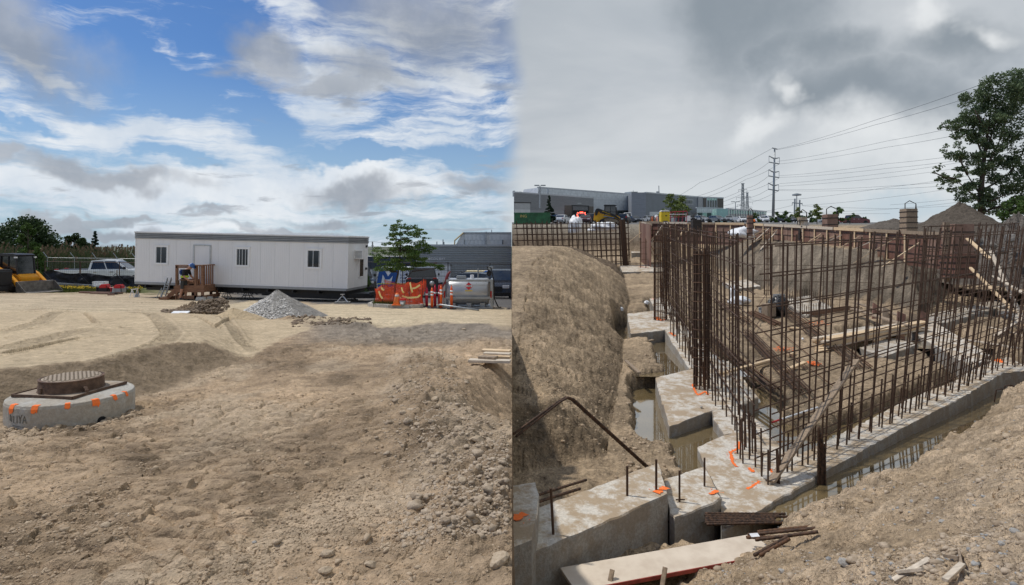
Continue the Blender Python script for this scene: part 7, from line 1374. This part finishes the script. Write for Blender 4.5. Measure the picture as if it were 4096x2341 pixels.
# kerb island with locust tree, orange netting, cone and bucket
m_kerb = mat('kerb_concrete', (.42, .40, .36), .85, .15, 4, .004)
def island():
    pts = [(1478, 24.9), (1500, 24.35), (1560, 24.0), (1640, 23.9), (1680, 24.3), (1690, 25.1), (1672, 26.4), (1500, 26.8)]; W = [G(u, d) for u, d in pts]; t = thing('kerb_island', 'low concrete kerb island around the locust tree', 'kerb'); n = len(W); c = sum(W, Vector())/n
    for i in range(n):
        a, b = W[i], W[(i+1) % n]; m = max(1, int((b-a).length/.6))
        for j in range(m): p, q = a.lerp(b, j/m), a.lerp(b, (j+.985)/m); M().bar(p+Vector((0, 0, .04)), q+Vector((0, 0, .04)), .16, .2).build('kerb_stone', m_kerb, t, bevel=.015)
    M().add([w.lerp(c, .06)+Vector((0, 0, .11)) for w in W]+[c+Vector((0, 0, .16))], [(i, (i+1) % n, n) for i in range(n)]).build('soil', mat('island_soil', (.13, .10, .06), .95, .4, 6, .02), t)
island()
def clump_tree(label, base, d, spec, trunk, tr, limbs, n, ls, lf, seed, sub=6, k0=.3, k1=.55, lr=.03):
    r = random.Random(seed); q = d/F; cen = []; t = thing('tree', label, 'tree', base)
    for u, v, rx, rz in spec:
        for _ in range(sub):
            a = r.uniform(0, 6.28); w = math.sqrt(r.random()); c = P(u+rx*w*math.cos(a), v+rz*w*math.sin(a), d)-base; cen.append((c.x, r.uniform(-1.1, 1.1)*(30+rx)*q*.7, c.z, rx*q*r.uniform(k0, k1), rx*q*r.uniform(k0, k1), rz*q*r.uniform(k0, k1)))
    tk = M().tube([P(u, v, d)-base for u, v in trunk], tr, 8).build('trunk', m_bark, t, True); br = M()
    for a, b in limbs: A = P(*a, d)-base; B = P(*b, d+r.uniform(-.5, .5))-base; br.tube([A, A.lerp(B, .5)+Vector((0, 0, -.03)), B], [lr, lr*.65, lr*.25], 5)
    br.build('limb', m_bark, tk, True); leaves('crown', cen, n, ls, lf, t, seed, .3); return t
_b = G(1577, 26.2); LS = [(1596, 893, 25, 12), (1568, 901, 20, 11), (1620, 904, 25, 13), (1659, 909, 20, 11), (1604, 923, 40, 17), (1683, 926, 28, 11), (1560, 951, 20, 11), (1587, 951, 35, 19), (1642, 945, 45, 20), (1692, 953, 24, 8), (1615, 975, 55, 22), (1571, 975, 28, 17), (1664, 975, 40, 18), (1527, 1000, 28, 11), (1560, 1003, 35, 14), (1615, 1008, 60, 22), (1683, 1003, 50, 16), (1725, 995, 22, 8), (1505, 1025, 25, 9), (1546, 1041, 45, 14), (1604, 1038, 60, 22), (1670, 1036, 50, 17), (1697, 1050, 35, 12), (1516, 1047, 25, 9), (1532, 1074, 45, 13), (1582, 1080, 50, 13), (1642, 1069, 55, 15), (1697, 1069, 45, 11), (1747, 1069, 28, 11), (1766, 1074, 14, 7)]
clump_tree('green locust tree standing on the kerb island', _b, 26.2, LS, [(1576, 1225), (1580, 1150), (1592, 1095), (1600, 1020), (1604, 940), (1598, 895)], [.05, .045, .04, .03, .02, .008], [((1592, 1090), (1530, 1072)), ((1600, 1060), (1680, 1050)), ((1598, 1040), (1546, 1020)), ((1602, 1000), (1720, 996)), ((1602, 1000), (1535, 1000)), ((1604, 960), (1690, 935)), ((1603, 960), (1562, 945)), ((1604, 930), (1655, 912)), ((1600, 1075), (1760, 1072)), ((1618, 1225), (1620, 1115)), ((1620, 1115), (1650, 1085)), ((1650, 1085), (1740, 1072))], 17000, .062, lf_loc, 72)
blades('grass', 'tuft of green grass on the kerb island', 'grass', 1500, (1496, 1600, 24.3, 25.3), .28, .012, m_gr, 66)
def netting():
    t = thing('barrier_netting', 'sagging orange barrier netting with caution tape around the locust tree', 'netting'); m_net = mat('orange_netting', (.80, .10, .03), .55, .15, 4); ctl = [(1498, 24.9), (1530, 24.5), (1580, 24.55), (1637, 24.3), (1690, 24.9), (1700, 25.6), (1640, 26.6), (1540, 26.4)]; W = [G(u, d) for u, d in ctl]; L = [0]
    for a, b in zip(W, W[1:]): L.append(L[-1]+(b-a).length)
    n = int(L[-1]/.055); rows = 17; pts = []
    hts = [.62, .80, .86, .92, 1.05, 1.02, .9, .95]
    for i in range(n+1):
        s = L[-1]*i/n; j = max(k for k in range(len(L)) if L[k] <= s+1e-6); j = min(j, len(W)-2); f = (s-L[j])/(L[j+1]-L[j]); p = W[j].lerp(W[j+1], f); h = hts[j]+(hts[j+1]-hts[j])*f-.12*math.sin(f*math.pi); col = []
        for r_ in range(rows+1): z = h*r_/rows; w = .07*math.sin(s*3+z*6)+.05*math.sin(s*7.3+z*3)+(.10*math.sin(s*1.7)*(1-r_/rows)); col.append(p+Vector((w*.5, w-.1*(1-r_/rows), .12+z+.02*math.sin(s*5))))
        pts.append(col)
    k = M(); b = .0105
    for i in range(n):
        for r_ in range(rows+1): a, c = pts[i][r_], pts[i+1][r_]; k.add([a-Vector((0, 0, b)), c-Vector((0, 0, b)), c+Vector((0, 0, b)), a+Vector((0, 0, b))], [(0, 1, 2, 3)])
        for r_ in range(rows): a, c = pts[i][r_], pts[i][r_+1]; k.add([a-Vector((b*.8, 0, 0)), a+Vector((b*.8, 0, 0)), c+Vector((b*.8, 0, 0)), c-Vector((b*.8, 0, 0))], [(0, 1, 2, 3)])
    o = k.build('net', m_net, t); o['kind'] = 'stuff'
    for w, h in zip(W, hts): M().tube([w, w+Vector((0, 0, h+.2))], .012, 5).build('stake', m_trim, t)
    tp = mat('caution_tape', (.75, .58, .08), .5, 0, 40, col2=(.78, .70, .45))
    for a, b_ in (((1515, 1165), (1530, 1195)), ((1608, 1185), (1660, 1190)), ((1660, 1190), (1682, 1180)), ((1648, 1155), (1680, 1140)), ((1640, 1130), (1650, 1170)), ((1606, 1150), (1615, 1172)), ((1600, 1190), (1615, 1208)), ((1525, 1150), (1537, 1160))): A, B = P(*a, 24.05), P(*b_, 24.05); mid = A.lerp(B, .5)-Vector((0, .03, .04)); M().bar(A, mid, .004, .07).build('caution_tape', tp, t); M().bar(mid, B, .004, .07).build('caution_tape', tp, t)
    return t
netting()
t = thing('traffic_cone', 'faded orange traffic cone on the kerb island', 'cone', G(1588, 23.95)+Vector((0, 0, .12))); m_cone = mat('faded_orange', (.80, .22, .06), .6, .12, 5); k = M(); k.lathe([(.17, .03), (.055, .46), (.04, .47)], 20); k.build('cone', m_cone, t, True); M().box(-.19, .19, -.19, .19, 0, .035).build('base', m_cone, t, bevel=.01); M().lathe([(.098, .33), (.074, .42)], 20).build('band', mat('grey_band', (.5, .47, .43), .6, .1), t, True)
t = thing('bucket', 'grey bucket with a red lid beside the traffic cone', 'bucket', G(1610, 23.9)+Vector((0, 0, .12))); M().lathe([(.11, 0), (.135, .24)], 18).build('pail', m_galv, t, True); M().lathe([(.145, .2), (.145, .26), (.01, .265)], 18).build('lid', m_redp, t); M().box(-.06, .06, -.145, -.125, .05, .14).build('sticker', m_wtrim, t)
DEL = [(1707, 24.9, .80, 0), (1728, 24.1, .82, 1), (1740, 25.0, .9, 0), (1757, 24.6, .92, 0), (1764, 24.0, .92, 1), (1806, 23.8, .9, 1)]
for i, (u, d, h, o) in enumerate(DEL):
    t = thing('delineator_post', ['leftmost dark red delineator post right of the netting', 'orange delineator post with two white bands', 'dark red delineator post behind the orange ones', 'dark red delineator post touching an orange one', 'orange delineator post leaning on the dark red one', 'orange delineator post in front of the fuel tank'][i], 'delineator', G(u, d), group='delineator posts'); m = mat('delineator_orange', (.82, .13, .025), .5, .08) if o else mat('delineator_red', (.50, .02, .05), .5, .08); M().lathe([(.058, .03), (.05, h-.1), (.04, h-.06), (.025, h)], 14).build('post', m, t, True); M().lathe([(.2, 0), (.19, .03), (.06, .045)], 14).build('base', m_trim, t)
    for z in ((h*.62, h*.76) if o else (h*.62,)): M().lathe([(.056, z), (.055, z+.07)], 14).build('reflective_band', m_wtrim, t, True)
    M().tube([(0, 0, h-.02), (0, 0, h+.05)], .02, 6).build('knob', m, t)
def tank():
    t = thing('fuel_tank', 'grey cylindrical fuel tank in a galvanised frame with a red placard', 'fuel tank', G(1782, 24.9)); q = 24.9/F; L = 1.93; R_ = .56; ts = mat('tank_grey', (.42, .435, .45), .35, .06, 2, metal=.35)
    k = M(); n = 40; prof = [(.10, R_*.6), (.14, R_*.94), (.2, R_), (L-.2, R_), (L-.14, R_*.94), (L-.1, R_*.6)]; k.loft([[(x, .1+r*math.cos(2*math.pi*i/n), .66+r*math.sin(2*math.pi*i/n)) for i in range(n)] for x, r in prof]); k.build('vessel', ts, t, True)
    for x in (0, L):
        for y in (-.5, .65): M().box(x-.05, x+.05, y-.04, y+.04, 0, 1.18).build('frame_post', m_galv, t)
        M().box(x-.05, x+.05, -.5, .65, 1.10, 1.18).build('frame_rail', m_galv, t)
    for z in (.40, 1.10): M().box(-.06, L+.06, -.55, -.46, z, z+.09).build('frame_rail', m_galv, t)
    M().box(-.05, L+.05, -.5, .65, .0, .07).build('frame_base', m_galv, t)
    for x in (.35, 1.0, 1.55): M().box(x-.1, x+.1, -.35, .5, .06, .22).build('saddle', m_galv, t)
    s = .16; c = Vector((1.0, -.475, .92)); k = M(); k.add([c+Vector((-s, 0, 0)), c+Vector((0, 0, -s)), c+Vector((s, 0, 0)), c+Vector((0, 0, s))], [(0, 1, 2, 3)]); pl = k.build('placard', mat('placard_red', (.65, .03, .04), .5, .05), t); M().box(.87, 1.13, -.482, -.478, .885, .96).build('placard_panel', m_wtrim, pl); text('1202', .1, m_trim, pl, (1.0, -.485, .922), (math.pi/2, 0, 0)); M().box(.85, 1.15, -.48, -.476, .71, .75).build('caution_label', mat('label_yellow', (.7, .5, .03), .5, .05), t)
    for x in (.02, L-.02): M().box(x-.03, x+.03, -.56, -.55, .45, .72).build('reflector', m_tail, t)
    M().box(.45, .85, -.1, .2, 1.2, 1.32).build('lid_box', m_galv, t, bevel=.02); M().cyl((1.1, .05, 1.2), (1.1, .05, 1.35), .08, n=12).build('filler_cap', m_wtrim, t); M().cyl((1.35, .1, 1.2), (1.35, .1, 1.62), .03, n=8).build('vent_pipe', m_galv, t); M().box(1.72, 1.9, -.2, .1, 1.3, 1.55).build('pump', m_trim, t, bevel=.04); M().tube([(1.8, -.2, 1.45), (1.75, -.3, 1.72), (1.9, -.35, 1.65), (2.02, -.35, 1.1), (2.04, -.4, .4), (2.2, -.45, .06), (2.3, -.3, .04)], .025, 8).build('hose', m_trim, t, True); M().box(1.78, 1.98, -.3, -.2, 1.58, 1.72).build('nozzle', m_galv, t, bevel=.02)
tank()
t = thing('leaning_hose', 'dark red hose boom leaning on the fuel tank frame', 'hose', G(1768, 24.4)); M().tube([(-.1, 0, .2), (-.05, 0, .7), (.12, 0, 1.05), (.25, 0, 1.38), (.34, 0, 1.5)], [.03, .04, .06, .06, .03], 8).build('boom', mat('dark_red_hose', (.16, .02, .025), .5, .1), t, True); M().ball((-.42, .1, 1.0), .1).build('float', m_galv, t, True)
M().tube([G(1752, 23.9)+Vector((0, 0, .02)), G(1753, 23.9)+Vector((0, 0, .15)), G(1762, 23.85)+Vector((0, 0, .17)), G(1915, 22.9)+Vector((0, 0, .04))], .035, 8).build('steel_pipe', m_galv, None, True, label='bent silver pipe lying in front of the fuel tank', cat='pipe')
M().box(-.1, .1, -.06, .06, 0, .18).build('fire_hydrant', m_redp, None, bevel=.03, label='small red marker behind the trailer right of the gravel heap', cat='marker', loc=G(1266, 46)+Vector((0, 0, .3)))
# planks at the pit edge on the right of the yard
for i, (u0, u1, v, d, m, lab) in enumerate(((1876, 2042, 1442, 9.5, m_woodp, 'lowest pale plank at the pit edge'), (1924, 2042, 1425, 9.75, m_wood, 'middle plank of the stack at the pit edge'), (1936, 2042, 1414, 9.85, m_woodp, 'upper pale plank of the stack at the pit edge'), (1930, 2042, 1402, 10.0, m_wood, 'topmost thin plank of the stack at the pit edge'), (1920, 1985, 1428, 9.6, m_woodg, 'short grey block under the plank stack'))):
    a = P(u0, v, d); b = P(u1, v+4, d-.1); plank(lab, a, b, .16, .04, m)
# ------------------------------------------------------------------ heaps, clods and stones
heap('gravel_heap', 'conical heap of pale grey gravel in front of the trailer', 'gravel heap', 890, 1365, 1166, 1300, 19.4, 1.75, soil_material('gravel', .05, 30), (.42, .40, .37), 13, .46, .035, 6, 1.1, .25)
heap('soil_heap', 'low heap of dark clods left of the gravel heap', 'soil heap', 640, 920, 1208, 1268, 20.2, 1.0, soilL, (.21, .155, .105), 17, .62, .45, 7, .9)
heap('sand_heap', 'smooth sand shoulder in front of the gravel heap', 'sand heap', 780, 1120, 1236, 1312, 18.0, 1.0, soilL, (.50, .39, .25), 19, .45, .04, 4, .8, .1)
def sampler(X, Y, Z):
    """height lookup on a fan grid"""
    us = 2048+X[5]/Y[5]*F; ds = Y[:, 0]
    def f(x, y):
        u = 2048+x/y*F; j = np.clip(np.searchsorted(us, u)-1, 0, len(us)-2); asc = ds[0] < ds[-1]; dd = ds if asc else ds[::-1]; i = np.clip(np.searchsorted(dd, y)-1, 0, len(dd)-2)
        if not asc: i = len(ds)-2-i
        return Z[i, j]
    return f
hL = sampler(LX, LY, LZ); hR = sampler(RX, RY, RZZ)
def clods(name, label, n, uv, sz, m, seed, h, dens=None, flat=.65, tri=1, R_=None):
    r = np.random.default_rng(seed); u0, u1, d0, d1 = uv; D = 1/r.uniform(1/d1, 1/d0, n*3); U = r.uniform(u0, u1, n*3); X = (U-2048)/F*D
    if dens is not None: k = r.random(n*3) < dens(X, D, U); X, D = X[k][:n], D[k][:n]
    else: X, D = X[:n], D[:n]
    n = len(X); Z = h(X, D); bm = bmesh.new(); bmesh.ops.create_icosphere(bm, subdivisions=tri, radius=1); base = np.array([v.co[:] for v in bm.verts]); fs = np.array([[v.index for v in f.verts] for f in bm.faces]); bm.free(); nv = len(base)
    s = sz*np.exp(np.clip(r.normal(0, .5, n), -1.2, 1.1)); ax = s[:, None]*np.stack([r.uniform(.7, 1.5, n), r.uniform(.7, 1.3, n), r.uniform(.5, .9, n)*flat/.65], 1); jit = 1+r.uniform(-.42, .32, (n, nv, 1)); v = base[None]*jit*ax[:, None, :]; a = r.uniform(0, 6.28, n); c, sn = np.cos(a)[:, None], np.sin(a)[:, None]
    v = np.stack([v[..., 0]*c-v[..., 1]*sn, v[..., 0]*sn+v[..., 1]*c, v[..., 2]], -1)+np.stack([X, D, Z+ax[:, 2]*.12], 1)[:, None]
    f = (fs[None]+(np.arange(n)*nv)[:, None, None]).reshape(-1).astype(np.int32); me = bpy.data.meshes.new(name); me.vertices.add(n*nv); me.vertices.foreach_set('co', v.astype(np.float32).ravel()); me.loops.add(len(f)); me.loops.foreach_set('vertex_index', f); me.polygons.add(len(f)//3); me.polygons.foreach_set('loop_start', np.arange(0, len(f), 3, dtype=np.int32)); me.polygons.foreach_set('loop_total', np.full(len(f)//3, 3, dtype=np.int32)); me.update(calc_edges=True); me.materials.append(m)
    return put(name, me, None, label=label, cat='soil', kind='stuff')
m_clod = mat('soil_clod', (.31, .225, .145), .95, 0, 14, .01, col2=(.50, .39, .27)); m_clodg = mat('grey_soil_clod', (.32, .245, .17), .95, 0, 14, .01, col2=(.50, .405, .30)); m_cloddk = mat('dark_soil_clod', (.15, .11, .075), .95, 0, 12, .01, col2=(.25, .19, .135)); m_peb = mat('grey_pebble', (.22, .22, .215), .8, 0, 20, .003, col2=(.42, .41, .39))
def d_soil(X, D, U):
    inn = polydist(X, D, base_line)[2]; q = sst(-.15, .35, fbm(X*1.3, D*1.3, 4, 301)); return np.where(inn, 0, .12+.88*q)*(np.hypot(X+4.52, D-6.15) > .62)
clods('soil_crumbs', 'small crumbs of clay scattered over the near yard', 11000, (-60, 2030, 2.6, 11), .005, m_clod, 401, hL, d_soil)
clods('soil_clods', 'lumps of clay scattered over the near yard', 800, (-60, 2030, 2.7, 13), .0095, m_clod, 402, hL, d_soil)
def d_berm(X, D, U):
    b, _, _ = polydist(X, D, [Lp(1700, 1440), Lp(1690, 1540), Lp(1780, 1640), Lp(1800, 1760), Lp(1980, 1900), Lp(2040, 2150)], False); return sst(.8, .1, b)*.6+.01*(U > 1600)
clods('berm_crumbs', 'crumbs of broken clay along the pit edge', 7000, (1450, 2030, 3.2, 12), .0075, m_clodg, 403, hL, d_berm); clods('berm_clods', 'lumps of broken clay along the pit edge', 420, (1450, 2030, 3.2, 12), .015, m_clodg, 404, hL, d_berm, tri=2)
clods('riser_spill', 'crumbs of soil heaped around the concrete riser', 900, (20, 560, 5.2, 7.2), .013, m_clod, 405, hL, lambda X, D, U: ((np.hypot(X+4.52, D-6.15) > .55) & (np.hypot(X+4.52, D-6.15) < .80) & (D < 6.3))*1.)
clods('heap_clods', 'dark clods on the low soil heap', 900, (650, 910, 19.3, 20.6), .032, m_cloddk, 406, lambda X, D: zL(X, D)+.42*np.exp(-((X+9.9)/.75)**2)*np.exp(-((D-20.1)/.5)**2)+.05); clods('edge_clods', 'dark clods between the gravel heap and the berm', 900, (1170, 1480, 16, 19), .026, m_cloddk, 407, hL, lambda X, D, U: sst(-.1, .3, fbm(X*2, D*2, 3, 9))*.8)
gx, gy = (1110-2048)/F*19.6, 19.6; gb = P((890+1365)/2, 1300, 19.4)
def hg(X, D): q = np.clip(np.hypot((X-gb.x+.15)/1.92, (D-gb.y)/1.75), 0, 1); return gb.z+1.083*np.clip((1-q)**1.1, 0, 1)
m_gv = mat('gravel_stone', (.30, .29, .27), .85, 0, 25, .002, col2=(.78, .75, .70)); clods('gravel', 'pale crushed stones covering the gravel heap', 16000, (890, 1365, 17.6, 21.2), .018, m_gv, 408, hg, lambda X, D, U: (np.hypot((X-gb.x+.1)/1.92, (D-gb.y)/1.75) < 1.0)*1.)
def d_bank(X, D, U):
    zl, ins, dist, w, n1, n2 = right_z(X, D); return np.where(ins, .0, .15+.85*sst(-.1, .35, fbm(X*1.6, D*1.6, 4, 303)))*(D < 15)
clods('bank_crumbs', 'crumbs of soil on the near bank of the excavation', 14000, (2560, 4120, 2.3, 14), .0065, m_clodg, 411, hR, d_bank); clods('bank_clods', 'lumps of soil on the near bank of the excavation', 1500, (2560, 4120, 2.4, 14), .016, m_clodg, 412, hR, d_bank); clods('bank_pebbles', 'grey pebbles strewn on the near bank', 900, (2700, 4120, 2.4, 9), .009, m_peb, 413, hR, d_bank)
def d_left(X, D, U):
    zl, ins, dist, w, n1, n2 = right_z(X, D); return np.where(ins, .05, .5)*(U < 2560)
clods('slope_clods', 'lumps of soil on the left slope of the excavation', 2000, (2052, 2560, 9.5, 30), .012, m_clod, 414, hR, d_left)
clods('floor_clods', 'lumps of soil on the pit floor between the footings', 1800, (2450, 4000, 9, 26), .02, m_clod, 415, hR, lambda X, D, U: right_z(X, D)[1]*.6)
# stones big enough to point at
m_boul = mat('tan_boulder', (.38, .29, .195), .9, 0, 3, .004, col2=(.50, .40, .285)); RK = [rock_mesh(60+i, m_boul) for i in range(4)]; m_gb = mat('grey_stone', (.30, .28, .25), .85, 0, 4, .003, col2=(.4, .385, .36)); RG = [rock_mesh(80+i, m_gb) for i in range(3)]
for i, (u, v, w, k, side, lab) in enumerate([(1908, 1765, 62, 0, 'L', 'large rounded clod at the right edge of the berm'), (1835, 1722, 50, 1, 'L', 'brown clod above the large rounded clod'), (1740, 1600, 36, 2, 'L', 'flat slab of clay on the berm'), (1668, 1700, 30, 3, 'L', 'jagged pale clod at the foot of the berm'), (1612, 1655, 34, 1, 'L', 'dark cracked clod left of the berm'), (1310, 2222, 62, 2, 'L', 'pale oblong clod in the near yard'), (1485, 2265, 60, 0, 'L', 'oblong clod right of the pale oblong clod'), (1990, 2250, 100, 3, 'L', 'grey boulder at the bottom beside the pit edge'), (1300, 2290, 64, 0, 'L', 'square cracked clod at the bottom of the yard'), (420, 2110, 44, 1, 'L', 'small clod in the left foreground'), (1850, 1925, 40, 2, 'L', 'clod lying in the open near the right edge'), (1018, 2172, 22, 4, 'L', 'round grey stone in the near yard'), (1855, 1320, 18, 1, 'L', 'dark lump on the far gravel edge'),
      (3385, 2262, 70, 5, 'R', 'large grey stone on the near bank at the right'), (3130, 2290, 40, 4, 'R', 'pale stone near the bottom of the bank'), (4060, 2130, 40, 5, 'R', 'dark stone at the right edge of the bank'), (3650, 2010, 24, 6, 'R', 'grey stone in the middle of the bank'), (3770, 2090, 30, 4, 'R', 'rounded pebble stone on the bank'), (4010, 2180, 36, 6, 'R', 'light stone beside the dark stone at the right edge'), (3490, 2205, 26, 5, 'R', 'small grey stone above the large grey stone'), (4030, 1750, 40, 1, 'R', 'brown boulder half buried high on the bank'), (3760, 2250, 34, 6, 'R', 'bluish stone beside the splintered wood'), (2178, 1065, 12, 1, 'R', 'upper small stone on the earth mound'), (2174, 1092, 12, 2, 'R', 'lower small stone on the earth mound'), (2805, 1630, 16, 4, 'R', 'grey stone lying on the wide pad'), (3120, 1718, 30, 5, 'R', 'broken concrete lump in the inner corner'), (3065, 1915, 30, 4, 'R', 'concrete lump at the foot of the leaning plank')]):
    fh = hL if side == 'L' else hR
    # march along the sight line until it meets the ground
    hit = None
    for d in np.linspace(2.4, 34, 1600):
        x = (u-2048)/F*d; z = -(v-HZ)/F*d
        if z <= float(fh(np.array([x]), np.array([d]))[0]): hit = Vector((x, d, z)); break
    if hit is None: continue
    if 'wide pad' in lab or 'plank' in lab: hit = R(u, v, -3.98)
    s = w/2/F*hit.y; o = put('boulder' if w > 30 else 'stone', (RK+RG)[k % 7], None, label=lab, cat='stone'); o.location = hit+Vector((0, 0, s*.25)); o.scale = (s, s*.9, s*.55); o.rotation_euler = (random.uniform(-.3, .3), random.uniform(-.3, .3), random.uniform(0, 3))
# splintered wood at the bottom of the bank
for i, (a, b, w, lab) in enumerate((((3575, 2335), (3720, 2250), .045, 'splintered pale board at the bottom of the bank'), ((3780, 2335), (3850, 2270), .035, 'splintered board right of the pale splinter'), ((3850, 2300), (3835, 2215), .016, 'thin grey stick standing from the splintered wood'), ((3775, 2235), (3835, 2245), .016, 'short pale stick above the splintered wood'), ((3590, 2300), (3690, 2290), .025, 'flat wood splinter left of the broken boards'))):
    pts = []
    for (u, v) in (a, b):
        for d in np.linspace(2.2, 20, 1200):
            x = (u-2048)/F*d; z = -(v-HZ)/F*d
            if z <= float(hR(np.array([x]), np.array([d]))[0])+.02: pts.append(Vector((x, d, z+.02))); break
    if len(pts) == 2: plank(lab, pts[0], pts[1], w, .02, m_woodp if i in (0, 1, 4) else m_woodg)
g = G(722, 18.6); M().box(-.25, .25, -.12, .12, 0, .03).build('foam_board', m_white, None, bevel=.01, label='scrap of white foam board on the sand left of the gravel', cat='foam board', loc=g+Vector((0, 0, .12)), rot=(.2, 0, .1))
